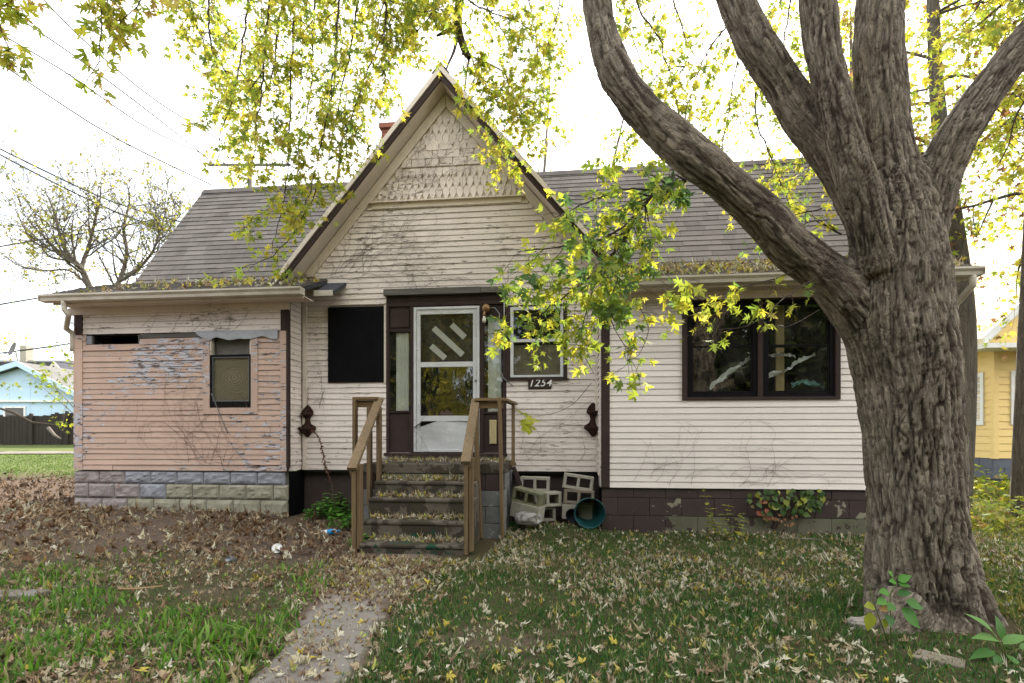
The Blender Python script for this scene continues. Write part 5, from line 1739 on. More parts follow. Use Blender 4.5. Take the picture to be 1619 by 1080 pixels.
# ---- twigs and leaves
class Foliage:
    """collects twigs (tubes) and leaf records"""
    def __init__(s, seed):
        s.r = random.Random(seed)
        s.P, s.A, s.N, s.S, s.C = [], [], [], [], []
        s.tubes = []
        s.clump = 1
    def leaf(s, p, out, size, cols, droop=0.9):
        r = s.r
        d = Vector((out.x + r.gauss(0, 0.6), out.y + r.gauss(0, 0.6), out.z + r.gauss(0, 0.4) - droop * r.random()))
        if d.length < 1e-3: d = Vector((0, 0, -1))
        n = Vector((r.gauss(0, 0.75), r.gauss(0, 0.75) - 0.25, 0.75))
        st_ = p + d.normalized() * size * 0.5
        s.P.append(tuple(st_)); s.A.append(tuple(d)); s.N.append(tuple(n))
        s.S.append(size * r.uniform(0.6, 1.12))
        c = r.choice(cols)
        k = r.uniform(0.75, 1.25)
        s.C.append((c[0] * k, c[1] * k, c[2] * k))
        for q in range(s.clump - 1):
            c = r.choice(cols)
            k = r.uniform(0.7, 1.25)
            s.P.append((p.x + r.gauss(0, size * 2.0), p.y + r.gauss(0, size * 2.0), p.z + r.gauss(0, size * 1.5)))
            s.A.append((r.gauss(0, 1), r.gauss(0, 1), r.gauss(-0.5, 0.7))); s.N.append((r.gauss(0, 0.75), r.gauss(0, 0.75), 0.75))
            s.S.append(size * r.uniform(0.6, 1.15)); s.C.append((c[0] * k, c[1] * k, c[2] * k))
    def twig(s, p, d, length, r0, cols, size, level=0, droop=0.25, side=0.5, dens=1.0, step=0.09, leafy=True, wig=0.16):
        r = s.r
        d = Vector(d).normalized()
        n = max(3, int(length / step))
        pts, rad_ = [Vector(p)], [r0]
        for i in range(n):
            d = (d + Vector((r.gauss(0, wig), r.gauss(0, wig), r.gauss(0, wig) - droop * step / 0.09 * 0.35))).normalized()
            pts.append(pts[-1] + d * (length / n))
            rad_.append(max(0.0014, r0 * (1 - 0.8 * (i + 1) / n)))
            if level > 0 and r.random() < side:
                sd = (d + Vector((r.gauss(0, 0.9), r.gauss(0, 0.9), r.gauss(0, 0.7) - 0.1))).normalized()
                s.twig(pts[-1], sd, length * r.uniform(0.22, 0.5), max(0.0016, rad_[-1] * 0.6), cols, size, level - 1, droop, side * 0.9, dens, step, leafy, wig)
            if leafy and (level == 0 or i > n * 0.35):
                k = dens * (1.0 if level == 0 else 0.6)
                for sg in range(2):
                    if r.random() < k:
                        o = d.cross(Vector((r.gauss(0, 1), r.gauss(0, 1), r.gauss(0, 1)))).normalized()
                        s.leaf(pts[-1], o * 0.8 + d * 0.35, size, cols)
        s.tubes.append((pts, rad_))
        return pts
    def branch(s, ctrl, r0, r1, cols, size, tw_len, tw_n, level=1, dens=1.0, droop=0.3, side=0.45, start=0.0, step=0.09):
        """a main branch along control points with twigs all along"""
        P, R = resample([Vector(c) for c in ctrl], [r0 + (r1 - r0) * i / (len(ctrl) - 1) for i in range(len(ctrl))], 0.06)
        r = s.r
        for i in range(1, len(P)):
            P[i] = P[i] + Vector((r.gauss(0, 0.006), r.gauss(0, 0.006), r.gauss(0, 0.006)))
        s.tubes.append((P, R))
        for k in range(tw_n):
            t_ = start + (1 - start) * (k + r.random()) / tw_n
            i = min(int(t_ * (len(P) - 1)), len(P) - 2)
            d = (P[i + 1] - P[i]).normalized()
            o = Vector((r.gauss(0, 1), r.gauss(0, 1), r.gauss(0, 0.8)))
            o = (o - d * o.dot(d)).normalized()
            s.twig(P[i], d * 0.5 + o * 0.9, tw_len * r.uniform(0.5, 1.2), max(0.002, R[i] * 0.5), cols, size, level, droop, side, dens, step)
    def twig_mesh(s, name, sides=4):
        mb = MB()
        for pts, rad_ in s.tubes:
            mb.tube(pts, rad_, sides if max(rad_) < 0.012 else 8, cap=False)
        return mb.mesh(name)

LG = [(0.30, 0.345, 0.05), (0.22, 0.285, 0.05), (0.38, 0.395, 0.055), (0.13, 0.20, 0.05), (0.46, 0.43, 0.06)]
LY = [(0.48, 0.46, 0.065), (0.54, 0.46, 0.07), (0.34, 0.39, 0.06), (0.25, 0.32, 0.055), (0.50, 0.42, 0.10)]
LD = [(0.085, 0.15, 0.055), (0.11, 0.18, 0.06), (0.18, 0.26, 0.045), (0.26, 0.31, 0.04)]
LM = LG + LY
LEAFREC = []     # all the maple's leaves as (P, A, N, S, C)
def finish(fo, label=None):
    me = fo.twig_mesh('branch')
    b = link('branch', me, MT['twig'], maple, True)
    if label: b['label'] = label
    for r_ in zip(fo.P, fo.A, fo.N, fo.S, fo.C):
        x, y, z = r_[0]
        if y > 0.5 and 822 < F * x / y + 809.5 < 878 and 586 < HZ - F * (z - H) / y < 624: continue   # the number sign hangs clear of the leaves
        LEAFREC.append(r_)

# low branch hanging in front of the house, right of the gable
f = Foliage(1)
f.branch([W(1085, 285, 3.72), W(1040, 300, 3.75), W(1010, 335, 3.8), W(975, 395, 3.85), W(930, 440, 3.9), W(875, 480, 3.95), W(835, 515, 3.98)], 0.016, 0.004, LG, 0.070, 0.38, 44, 1, 0.9, 0.32, 0.6, 0.08)
f.branch([W(1040, 300, 3.75), W(985, 300, 3.7), W(930, 320, 3.65), W(880, 345, 3.6)], 0.008, 0.003, LG, 0.085, 0.30, 14, 1, 0.85, 0.2, 0.5)
f.branch([W(1010, 335, 3.8), W(950, 380, 3.7), W(880, 390, 3.6), W(815, 400, 3.55)], 0.009, 0.003, LG + LD, 0.088, 0.30, 16, 1, 0.9, 0.35, 0.5)
f.branch([W(990, 370, 3.82), W(975, 440, 3.75), W(965, 500, 3.72), W(1000, 560, 3.72)], 0.008, 0.002, LG, 0.080, 0.30, 16, 1, 0.8, 0.35, 0.5)
f.branch([W(940, 450, 3.9), W(918, 525, 3.9), W(925, 560, 3.9), W(938, 590, 3.9)], 0.006, 0.002, LG + LY, 0.080, 0.15, 10, 1, 0.7, 0.3, 0.4)
f.branch([W(835, 515, 3.98), W(815, 520, 3.95), W(790, 525, 3.92), W(768, 528, 3.9)], 0.004, 0.002, LG, 0.075, 0.12, 6, 0, 1.0, 0.3)
f.branch([W(960, 420, 3.78), W(975, 435, 3.6), W(985, 445, 3.5)], 0.006, 0.002, LD, 0.105, 0.2, 5, 1, 0.9, 0.5)
f.branch([W(1085, 285, 3.72), W(1070, 275, 3.65), W(1060, 290, 3.6)], 0.008, 0.003, LD, 0.10, 0.15, 5, 0, 1.0, 0.3)
f.tubes.append(resample([W(935, 605, 3.9), W(905, 640, 3.9), W(870, 655, 3.9), W(838, 658, 3.9)], [0.003, 0.0025, 0.002, 0.0015], 0.06))
f.branch([W(838, 658, 3.9), W(825, 650, 3.88), W(815, 652, 3.87)], 0.002, 0.001, [(0.42, 0.42, 0.06)], 0.10, 0.04, 3, 0, 0.6, 0.4)
finish(f, 'low leafy branch hanging in front of the gable')
# sprays in front of the wide window
f = Foliage(2)
f.branch([W(1265, 420, 3.75), W(1225, 440, 3.7), W(1180, 452, 3.65), W(1110, 470, 3.6), W(1050, 445, 3.55)], 0.007, 0.002, LG + LY, 0.075, 0.22, 12, 1, 0.7, 0.25, 0.35, 0.15)
f.branch([W(1290, 440, 3.7), W(1240, 470, 3.62), W(1205, 505, 3.6), W(1150, 520, 3.58), W(1090, 523, 3.55)], 0.006, 0.002, LG + LY, 0.07, 0.16, 11, 0, 0.6, 0.15, 0.3, 0.1)
f.branch([W(1000, 470, 3.8), W(1025, 520, 3.75), W(1010, 560, 3.75), W(975, 590, 3.75)], 0.004, 0.0015, LG + LY, 0.072, 0.2, 8, 0, 0.7, 0.3)
f.tubes.append(resample([W(1295, 490, 3.68), W(1270, 505, 3.66), W(1240, 518, 3.65), W(1220, 512, 3.65)], [0.003, 0.0025, 0.002, 0.0015], 0.06))
f.branch([W(1330, 370, 4.05), W(1290, 350, 4.2), W(1245, 372, 4.3), W(1210, 355, 4.4)], 0.008, 0.002, LG + LY, 0.07, 0.25, 8, 1, 0.6, 0.3)
finish(f, 'thin sprays of leaves across the wide window')
# hanging mass at upper left of the gable
f = Foliage(3)
MASS = [((470, -60), (462, 90), (458, 200), (452, 300), (430, 395), 5.4), ((400, -60), (385, 60), (370, 150), (350, 205), (345, 250), 5.6), ((540, -60), (530, 80), (520, 170), (500, 265), (482, 330), 5.3),
        ((600, -60), (610, 30), (590, 90), (560, 170), (545, 215), 5.2), ((340, -60), (330, 20), (335, 80), (360, 120), (352, 170), 5.8), ((500, -40), (495, 60), (490, 150), (470, 240), (440, 330), 5.7),
        ((430, -40), (420, 60), (415, 140), (405, 200), (400, 260), 5.15), ((570, -50), (560, 50), (545, 120), (525, 220), (515, 275), 5.6), ((300, -60), (300, 0), (310, 40), (325, 70), (330, 100), 5.9), ((455, -60), (440, 40), (430, 120), (400, 180), (372, 240), 5.5)]
for a, b, c, d, e, dep in MASS:
    f.branch([W(*a, dep), W(*b, dep), W(*c, dep), W(*d, dep), W(*e, dep)], 0.012, 0.003, LM + LY, 0.074, 0.36, 44, 1, 0.9, 0.5, 0.6)
f.branch([W(500, 300, 5.4), W(470, 360, 5.35), W(430, 405, 5.3), W(375, 425, 5.3), W(345, 432, 5.3)], 0.005, 0.002, LY, 0.085, 0.16, 9, 0, 0.8, 0.2)
finish(f, 'drooping leafy branches left of the gable')
# over the gable and to its right
f = Foliage(4)
TOP = [((640, -60), (650, 10), (640, 60), (625, 110), (600, 150), 5.9), ((690, -60), (690, 0), (670, 40), (640, 60), (600, 75), 5.6), ((760, -60), (770, 10), (800, 60), (820, 120), (830, 190), 5.8), ((820, -60), (840, 20), (850, 90), (845, 160), (835, 230), 6.0),
       ((880, -60), (885, 0), (870, 60), (855, 110), (860, 160), 6.2), ((730, 85), (770, 100), (800, 120), (820, 170), (850, 220), 6.0), ((720, -40), (740, 0), (780, 20), (820, 35), (850, 60), 5.7), ((560, -60), (600, -10), (640, 10), (670, 20), (700, 10), 5.4), ((745, 90), (765, 130), (790, 170), (800, 215), (815, 240), 6.1)]
for a, b, c, d, e, dep in TOP:
    f.branch([W(*a, dep), W(*b, dep), W(*c, dep), W(*d, dep), W(*e, dep)], 0.010, 0.003, LM + LY, 0.076, 0.36, 40, 1, 0.85, 0.45, 0.5)
f.tubes.append(resample([W(735, -80, 5.9), W(728, -10, 5.9), W(724, 40, 5.9), W(735, 80, 5.9), W(742, 92, 5.9)], [0.05, 0.05, 0.045, 0.04, 0.03], 0.06))
f.tubes.append(resample([W(724, 40, 5.9), W(705, 50, 5.9), W(690, 57, 5.9)], [0.03, 0.022, 0.012], 0.06))
f.tubes.append(resample([W(725, 45, 5.95), W(718, 80, 7.0), W(705, 112, 8.2), W(695, 160, 8.4)], [0.025, 0.02, 0.014, 0.008], 0.06))
f.tubes.append(resample([W(742, 92, 5.95), W(738, 115, 7.2), W(735, 140, 8.2), W(732, 170, 8.4)], [0.014, 0.012, 0.01, 0.006], 0.06))
f.branch([W(760, 90, 4.6), W(748, 130, 4.6), W(738, 160, 4.6), W(734, 175, 4.6)], 0.003, 0.001, LY, 0.09, 0.08, 5, 0, 0.8, 0.4, start=0.7)
finish(f, 'leafy branches above the gable')
# between the limbs
f = Foliage(5)
BET = [((1000, -60), (1010, 10), (1040, 60), (1060, 120), (1075, 190), 5.0), ((1060, -60), (1065, 0), (1080, 50), (1090, 110), (1080, 160), 5.4), ((1150, 40), (1120, 80), (1095, 140), (1080, 210), (1060, 290), 5.2), ((1180, 60), (1160, 120), (1150, 190), (1140, 240), (1145, 290), 5.6),
       ((1240, -60), (1250, 0), (1240, 60), (1235, 110), (1250, 140), 5.2), ((980, -60), (985, 0), (1000, 60), (1015, 110), (1005, 150), 5.8), ((1200, 110), (1195, 180), (1215, 240), (1235, 290), (1250, 330), 5.4), ((1090, 100), (1040, 120), (990, 200), (970, 240), (960, 290), 6.2), ((1270, 120), (1280, 160), (1265, 200), (1280, 240), (1270, 290), 5.6)]
for a, b, c, d, e, dep in BET:
    f.branch([W(*a, dep), W(*b, dep), W(*c, dep), W(*d, dep), W(*e, dep)], 0.010, 0.003, LM + LY, 0.072, 0.34, 34, 1, 0.75, 0.4, 0.5)
f.branch([W(1300, 330, 4.3), W(1240, 340, 4.4), W(1215, 300, 4.5), W(1180, 310, 4.6)], 0.006, 0.002, LY, 0.08, 0.2, 8, 1, 0.5, 0.3)
finish(f, 'hanging branches between the limbs')
# near sprays at the top left corner
f = Foliage(6)
NEAR = [((150, -60), (160, -10), (160, 60), (150, 110), (130, 142), 3.2), ((0, -40), (-5, 20), (0, 50), (12, 80), (10, 105), 3.1), ((245, -60), (230, -20), (215, 5), (195, 25), (180, 55), 3.3), ((60, -60), (50, -30), (30, -15), (10, 0), (-10, 8), 3.2), ((215, -60), (190, -25), (170, 0), (175, 50), (165, 92), 3.35)]
for a, b, c, d, e, dep in NEAR:
    f.branch([W(*a, dep), W(*b, dep), W(*c, dep), W(*d, dep), W(*e, dep)], 0.005, 0.0015, [(0.30, 0.32, 0.05), (0.42, 0.38, 0.05), (0.24, 0.28, 0.045), (0.46, 0.32, 0.10)], 0.075, 0.13, 14, 0, 0.8, 0.4)
f.tubes.append(resample([W(125, 118, 3.2), W(85, 115, 3.2), W(50, 98, 3.2)], [0.002, 0.0015, 0.001], 0.06))
finish(f, 'twigs of ragged leaves in the top left of the view')
# right-hand limb's own foliage
f = Foliage(7)
RT = [((1640, 20), (1600, -10), (1570, 20), (1545, 40), (1520, 60), 4.4), ((1660, 140), (1620, 160), (1600, 200), (1590, 240), (1570, 270), 4.6), ((1560, -60), (1550, 0), (1530, 30), (1500, 60), (1480, 90), 5.0)]
for a, b, c, d, e, dep in RT:
    f.branch([W(*a, dep), W(*b, dep), W(*c, dep), W(*d, dep), W(*e, dep)], 0.010, 0.003, LY, 0.085, 0.34, 20, 1, 0.75, 0.4, 0.5)
finish(f, 'yellow leaved branches around the right limb')

# the crown out of the picture, overhead: limbs carry on and hold the same leaves
f = Foliage(8)
for k in range(26):
    a = f.r.uniform(0, 2 * math.pi)
    rr = f.r.uniform(1.0, 4.5)
    p = Vector((TRX + math.cos(a) * rr - 0.6, TRY + math.sin(a) * rr * 0.8 + 0.3, f.r.uniform(5.6, 8.6)))
    if p.y < 1.0: p.y = 1.0
    v_ = HZ - F * (p.z - 0.9 - H) / max(p.y, 0.3)
    if v_ > -40: continue
    q = p + Vector((math.cos(a) * 1.4, math.sin(a) * 1.2, -0.2))
    f.branch([Vector((TRX - 0.2, TRY + 0.2, 5.0)).lerp(p, 0.55), p.lerp(q, 0.4), q], 0.03, 0.006, LM, 0.10, 0.5, 12, 1, 0.5, 0.2, 0.4)
finish(f, 'upper crown')

# the 300 leaves that show largest are single leaves, the rest is one mass
LEAFREC = [r_ for r_ in LEAFREC]
def size_px(r_):
    x, y, z = r_[0]
    if y < 0.5: return 0
    u_, v_ = F * x / y + 809.5, HZ - F * (z - H) / y
    if not (0 < u_ < 1619 and 0 < v_ < 1080): return 0
    return r_[3] / y
order = sorted(range(len(LEAFREC)), key=lambda i: -size_px(LEAFREC[i]))
top = set(order[:300])
LVAR = []
for k in range(16):
    v, fc = leaf_geo(leaf_template(1), nr.normal(0.3, 0.35), nr.normal(-0.25, 0.45), nr.normal(0, 0.5))
    v, fc = with_stalk(v, fc)
    LVAR.append((v, fc))
LMESH = {}
def leaf_object(name, rec, parent, mat, vmeshes, pal):
    P, A, N, S, C = rec
    ci = min(range(len(pal)), key=lambda i: sum((pal[i][j] - C[j]) ** 2 for j in range(3)))
    vi = nr.integers(0, len(LVAR))
    key = (mat.name, vi, ci)
    if key not in vmeshes:
        me = np_mesh('leaf', LVAR[vi][0], LVAR[vi][1])
        color_attr(me, pal[ci])
        me.materials.append(mat)
        vmeshes[key] = me
    o = link(name, vmeshes[key], None, parent, parent is not None)
    a = Vector(A).normalized()
    n = Vector(N); n = (n - a * n.dot(a)).normalized()
    b = a.cross(n)
    M_ = Matrix((b, a, n)).transposed().to_4x4()
    M_ = Matrix.Translation(Vector(P)) @ M_ @ Matrix.Diagonal((S, S, S, 1))
    o.matrix_basis = M_
    return o
PAL = LG + LY + LD + [(0.42, 0.42, 0.06), (0.30, 0.20, 0.06)]
for i in order[:300]:
    leaf_object('leaf', LEAFREC[i], maple, MT['leaf'], LMESH, PAL)
rest = [LEAFREC[i] for i in order[300:]]
print('maple leaves', len(LEAFREC))
if rest:
    me = leaves_mesh('foliage', *zip(*rest), detail=0)
    link('foliage', me, MT['leaf'], maple, True)['kind'] = 'stuff'
# ------------------------------------------------------------------ other trees
def make_tree(name, label, x, y, h, r, seed, base=0.35, n_br=10, br_len=0.5, cols=LY, leaf=0.12, dens=0.5, level=2, up=0.5, mat='farbark', group=None, lean=(0, 0), droop=0.05, side=0.5, step=0.3, forks=1, detail=2, fan=0.26, rmin=0.006, clump=3):
    f = Foliage(seed)
    f.clump = clump
    rr = f.r
    z0 = gz(x, y) - 0.1
    root = thing(name, label, 'tree', (x, y, z0), 0, group)
    tops = []
    for k in range(forks):
        top = Vector((x + lean[0] + (rr.uniform(-1, 1) * h * 0.16 * (forks > 1)), y + lean[1] + rr.uniform(-0.5, 0.5), z0 + h * rr.uniform(0.85, 1.0)))
        b = Vector((x, y, z0))
        mid = b.lerp(top, 0.5) + Vector((rr.uniform(-0.05, 0.05) * h, rr.uniform(-0.04, 0.04) * h, 0))
        q = b.lerp(top, 0.25) + Vector((rr.uniform(-0.03, 0.03) * h * (forks == 1), 0, 0))
        if forks > 1: q = Vector((x, y, z0 + h * base * 0.8)) + Vector((rr.uniform(-0.1, 0.1), 0, 0))
        P, R = resample([b, q, mid, mid.lerp(top, 0.6), top], [r, r * 0.8, r * 0.5, r * 0.28, r * 0.05], max(0.15, h / 40))
        f.tubes.append((P, R))
        tops.append((P, R))
    tr_tubes = list(f.tubes)
    for P, R in tops:
        n = len(P)
        for k in range(n_br):
            t_ = base + (0.97 - base) * (k + rr.random()) / n_br
            i = min(int(t_ * n), n - 2)
            a = rr.uniform(0, 2 * math.pi)
            d = Vector((math.cos(a), math.sin(a), up + rr.gauss(0, 0.2)))
            ln = h * br_len * (1.15 - t_) * rr.uniform(0.7, 1.2)
            f.twig(P[i], d, ln, max(rmin, R[i] * fan), cols, leaf, level, droop, side, dens, step, wig=0.2)
    mb = MB()
    for pts, rad_ in f.tubes:
        mb.tube(pts, rad_, 9 if max(rad_) > 0.06 else 4, cap=False)
    link('trunk', mb.mesh('trunk'), MT[mat], root, True)
    if f.P:
        me = leaves_mesh('foliage', f.P, f.A, f.N, f.S, f.C, detail=detail, stalk=False)
        link('foliage', me, MT['leaf'], root, True)['kind'] = 'stuff'
    print(name, len(f.P), 'leaves', len(f.tubes), 'tubes')
    return root
def Wx(px, Y): return (px - 809.5) / F * Y
SP = [(0.26, 0.25, 0.04), (0.34, 0.29, 0.05), (0.18, 0.20, 0.04)]
BRN = [(0.20, 0.10, 0.05), (0.26, 0.14, 0.06), (0.30, 0.24, 0.05)]
def bare_tree():
    Y = 20.0
    f = Foliage(21)
    x, y = Wx(150, Y), Y
    z0 = gz(x, y) - 0.1
    root = thing('bare_tree', 'half bare tree with fine upturned twigs rising behind the pink wing', 'tree', (x, y, z0))
    T = lambda *q: [W(a, b, Y + d) for a, b, d in q]
    base = T((152, 640, 0), (152, 560, 0), (150, 490, 0), (142, 455, 0))
    arms = [(T((142, 455, 0), (128, 425, -.2), (108, 402, -.5), (95, 372, -.8), (86, 335, -1), (70, 300, -1)), 0.15),
            (T((128, 425, 0), (140, 390, .4), (150, 350, .6), (158, 315, .8), (160, 282, .9)), 0.10),
            (T((150, 490, 0), (188, 445, .3), (200, 400, .6), (196, 360, .8), (205, 315, 1), (200, 290, 1)), 0.13),
            (T((188, 445, .3), (215, 428, .2), (240, 400, 0), (252, 368, -.2), (262, 335, -.3)), 0.09),
            (T((108, 402, -.5), (80, 395, -.4), (52, 380, -.3), (34, 352, 0), (26, 335, 0)), 0.06),
            (T((142, 455, 0), (110, 428, .8), (70, 428, 1.2), (30, 420, 1.5), (8, 405, 1.6)), 0.06),
            (T((240, 400, 0), (262, 392, .3), (275, 375, .5)), 0.04)]
    P, R = resample(base, [0.24, 0.22, 0.2, 0.19], 0.2)
    f.tubes.append((P, R))
    for a, r in arms:
        f.branch(a, r, 0.015, SP, 0.15, 1.9, 26, 2, 0.17, -0.20, 0.66, 0.15, step=0.2)
    mb = MB()
    for pts, rad_ in f.tubes:
        mb.tube(pts, [max(q * 0.8, 0.008) for q in rad_], 8 if max(rad_) > 0.05 else 3, cap=False)
    link('trunk', mb.mesh('trunk'), MT['farbark'], root, True)
    me = leaves_mesh('foliage', f.P, f.A, f.N, f.S, f.C, detail=2, stalk=False)
    link('foliage', me, MT['leaf'], root, True)['kind'] = 'stuff'
bare_tree()
make_tree('small_tree', 'small bushy yellow-green tree showing past the left corner of the house', Wx(146, 14), 14, 5.2, 0.07, 22, 0.2, 14, 0.32, [(0.20, 0.24, 0.03), (0.30, 0.30, 0.04), (0.14, 0.19, 0.03)], 0.11, 0.6, 2, 0.7, 'palebark', None, (0.1, 0), 0.0, 0.5, 0.2)
make_tree('leafy_tree', 'tall thin-leaved tree behind the roof left of the gable', Wx(535, 19), 19, 13.5, 0.16, 23, 0.35, 14, 0.26, LM, 0.13, 0.32, 2, 0.6, 'palebark', None, (0.2, 0), 0.05, 0.5, 0.35)
make_tree('leafy_tree', 'bushy tree rising behind the left end of the roof ridge', Wx(385, 22), 22, 12.5, 0.15, 24, 0.35, 14, 0.24, LG, 0.13, 0.32, 2, 0.6, 'palebark', None, (0.2, 0), 0.05, 0.5, 0.35)
make_tree('bare_tree', 'slender pale tree with few leaves behind the roof right of the gable', Wx(872, 16), 16, 12.5, 0.14, 25, 0.35, 10, 0.26, LY, 0.11, 0.10, 2, 1.1, 'palebark', None, (0.5, 0), -0.06, 0.5, 0.35, 2)
make_tree('bare_tree', 'leaning pale tree with few leaves, second behind the roof right of the gable', Wx(905, 18), 18, 12.0, 0.12, 26, 0.30, 9, 0.26, LY, 0.11, 0.12, 2, 1.1, 'palebark', None, (1.6, 0), -0.06, 0.5, 0.35)
make_tree('yellow_tree', 'rough-barked tree with yellow leaves standing behind the big maple', 7.10, 8.6, 13.0, 0.20, 27, 0.37, 30, 0.20, LY + BRN[:1], 0.12, 0.75, 2, 0.35, 'farbark', None, (-0.35, 0), 0.1, 0.6, 0.22, clump=5)
make_tree('yellow_tree', 'slim grey trunk with yellow leaves beside the yellow house', 7.85, 8.25, 12.5, 0.18, 28, 0.36, 34, 0.17, LY + BRN[:1], 0.12, 0.8, 2, 0.15, 'farbark', None, (0.15, 0), 0.12, 0.6, 0.22, clump=5)
make_tree('yellow_tree', 'thin tree of yellow and brown leaves behind the right end of the roof', 9.2, 13.5, 12.0, 0.20, 29, 0.33, 34, 0.24, LY + BRN, 0.14, 0.8, 2, 0.3, 'palebark', None, (-0.8, 0), 0.08, 0.6, 0.25, clump=5)
make_tree('leafy_tree', 'far green tree seen between the limbs of the maple', 8.5, 22, 15.0, 0.24, 30, 0.25, 18, 0.24, LM, 0.17, 0.4, 2, 0.5, 'palebark', None, (0, 0), 0.05, 0.5, 0.4)
make_tree('leafy_tree', 'dark green tree beyond the yellow house gable', 21.0, 25, 11.5, 0.3, 31, 0.12, 26, 0.30, [(0.05, 0.085, 0.03), (0.07, 0.11, 0.03), (0.10, 0.13, 0.03)], 0.22, 0.8, 2, 0.3, 'farbark', None, (0, 0), 0.1, 0.6, 0.4)
make_tree('yellow_tree', 'small yellow tree far off at the left edge of the view', Wx(-8, 40), 40, 9.0, 0.2, 32, 0.2, 14, 0.36, [(0.40, 0.30, 0.04), (0.34, 0.28, 0.05)], 0.28, 0.7, 1, 0.5, 'farbark', None, (0, 0), 0.0, 0.5, 0.5)
# across the street, behind the viewer: what the window panes mirror
make_tree('street_tree', 'broad yellow tree across the street mirrored in the storm door', -7.6, -12.5, 9.5, 0.25, 41, 0.06, 60, 0.34, [(0.42, 0.34, 0.03), (0.34, 0.31, 0.04), (0.28, 0.27, 0.03)], 0.34, 1.0, 1, 0.2, 'farbark', None, (0, 0), 0.1, 0.8, 0.35, clump=5)
for k, (x_, y_, h_) in enumerate(((-19, -10, 12), (-13.0, -14, 13), (-1.5, -14, 13), (4.6, -14.0, 13.0), (10.5, -13.0, 13.0), (17, -12.5, 12))):
    make_tree('street_tree', ('dark green tree across the street mirrored in the pink wing window', 'tall dark tree across the street, second from the west', 'tall dark tree across the street opposite the door', 'dark tree across the street mirrored in the wide window', 'dark green tree across the street mirrored beside the maple', 'green tree across the street, easternmost')[k], x_, y_, h_, 0.3, 50 + k, 0.04, 70, 0.42, [(0.045, 0.075, 0.02), (0.065, 0.09, 0.025), (0.09, 0.09, 0.03)], 0.62, 1.0, 1, 0.2, 'farbark', 'dark trees across the street', (0, 0), 0.1, 0.8, 0.45, clump=4)

# ------------------------------------------------------------------ neighbouring houses, fence, pole, wires
def frame_thing(name, label, cat, x, y, rz, z=None):
    z = gz(x, y) if z is None else z
    return thing(name, label, cat, (x, y, z), rz)
# yellow house on the right
yx, yy0 = Wx(1572, 12.0), 12.0
yh = frame_thing('house', 'yellow sided house on grey blocks beyond the big maple', 'house', yx, yy0, math.radians(-4), 0.30)
zs, ze = 0.46, 2.98
RY = math.radians(-14)
fd = MB().box(0.03, 9, 0.03, 0.2, -0.3, zs).build('foundation', MT['slateblock'], yh)
fd2 = MB().box(0.03, 0.2, 0.03, 7, -0.3, zs).build('foundation', MT['slateblock'], yh)
for r in range(2):
    for k in range(7):
        x0 = k * 0.42 - (0.2 if r else 0)
        MB().box(max(x0, 0.0) + 0.004, x0 + 0.412, 0.0, 0.06, zs - 0.235 * (r + 1) + 0.005, zs - 0.235 * r - 0.002).build('block', MT['slateblock'], fd)
    for k in range(12):
        y0 = k * 0.42 - (0.2 if r else 0)
        MB().box(0.0, 0.06, max(y0, 0.061) + 0.004, y0 + 0.412, zs - 0.235 * (r + 1) + 0.005, zs - 0.235 * r - 0.002).build('block', MT['slateblock'], fd2)
w1 = MB().box(0.02, 9, 0.02, 0.15, zs, ze).build('wall', MT['yellow_siding'], yh)
w2 = MB().box(0.02, 0.15, 0.151, 7, zs, ze).build('wall', MT['yellow_siding'], yh)
nb = int((ze - zs) / 0.165)
for r in range(nb):
    z = zs + r * 0.165
    MB().add([(0.08, -0.016, z), (9, -0.016, z), (9, 0.0, z + 0.165), (0.08, 0.0, z + 0.165), (0.08, 0.019, z), (9, 0.019, z)], [(0, 1, 2, 3), (0, 4, 5, 1), (0, 3, 4)]).build('clapboard', MT['yellow_siding'], w1)
    MB().add([(-0.016, 0.08, z), (-0.016, 7, z), (0.0, 7, z + 0.165), (0.0, 0.08, z + 0.165), (0.019, 0.08, z), (0.019, 7, z)], [(3, 2, 1, 0), (1, 5, 4, 0), (4, 3, 0)]).build('clapboard', MT['yellow_siding'], w2)
MB().box(-0.025, 0.08, -0.025, 0.08, zs - 0.01, ze).build('corner_board', MT['yellow_siding'], yh)
for (a_, b_, face) in ((0.33, 1.15, 's'), (0.26, 0.95, 'w')):
    mb = MB()
    if face == 's':
        frame(mb, a_, b_, zs + 0.75, zs + 1.95, -0.04, 0.02, 0.09)
        wn = mb.build('window', MT['white_plain'], yh)
        MB().box(a_ + 0.091, b_ - 0.091, -0.018, -0.017, zs + 0.841, zs + 1.859).build('pane', MT['screen'], wn)
        MB().box(a_ + 0.091, b_ - 0.091, -0.012, 0.0, zs + 1.3, zs + 1.34).build('rail', MT['white_plain'], wn)
    else:
        mb.box(-0.04, 0.02, a_, a_ + 0.09, zs + 0.75, zs + 1.95); mb.box(-0.04, 0.02, b_ - 0.09, b_, zs + 0.75, zs + 1.95)
        mb.box(-0.04, 0.02, a_ + 0.09, b_ - 0.09, zs + 0.75, zs + 0.84); mb.box(-0.04, 0.02, a_ + 0.09, b_ - 0.09, zs + 1.86, zs + 1.95)
        wn = mb.build('window', MT['white_plain'], yh)
        MB().box(-0.018, -0.016, a_ + 0.091, b_ - 0.091, zs + 0.841, zs + 1.859).build('pane', MT['screen'], wn)
        for q in range(7): MB().box(-0.022, -0.0185, a_ + 0.091, b_ - 0.091, zs + 0.86 + q * 0.14, zs + 0.885 + q * 0.14).build('slat', MT['white_plain'], wn)
gb = MB()
gb.prism([(-0.30, ze), (9.0, ze), (4.2, ze + 4.3)], 'y', 0.04, 0.14)
gb.build('gable_wall', MT['yellow_siding'], yh)
rfm = MB()
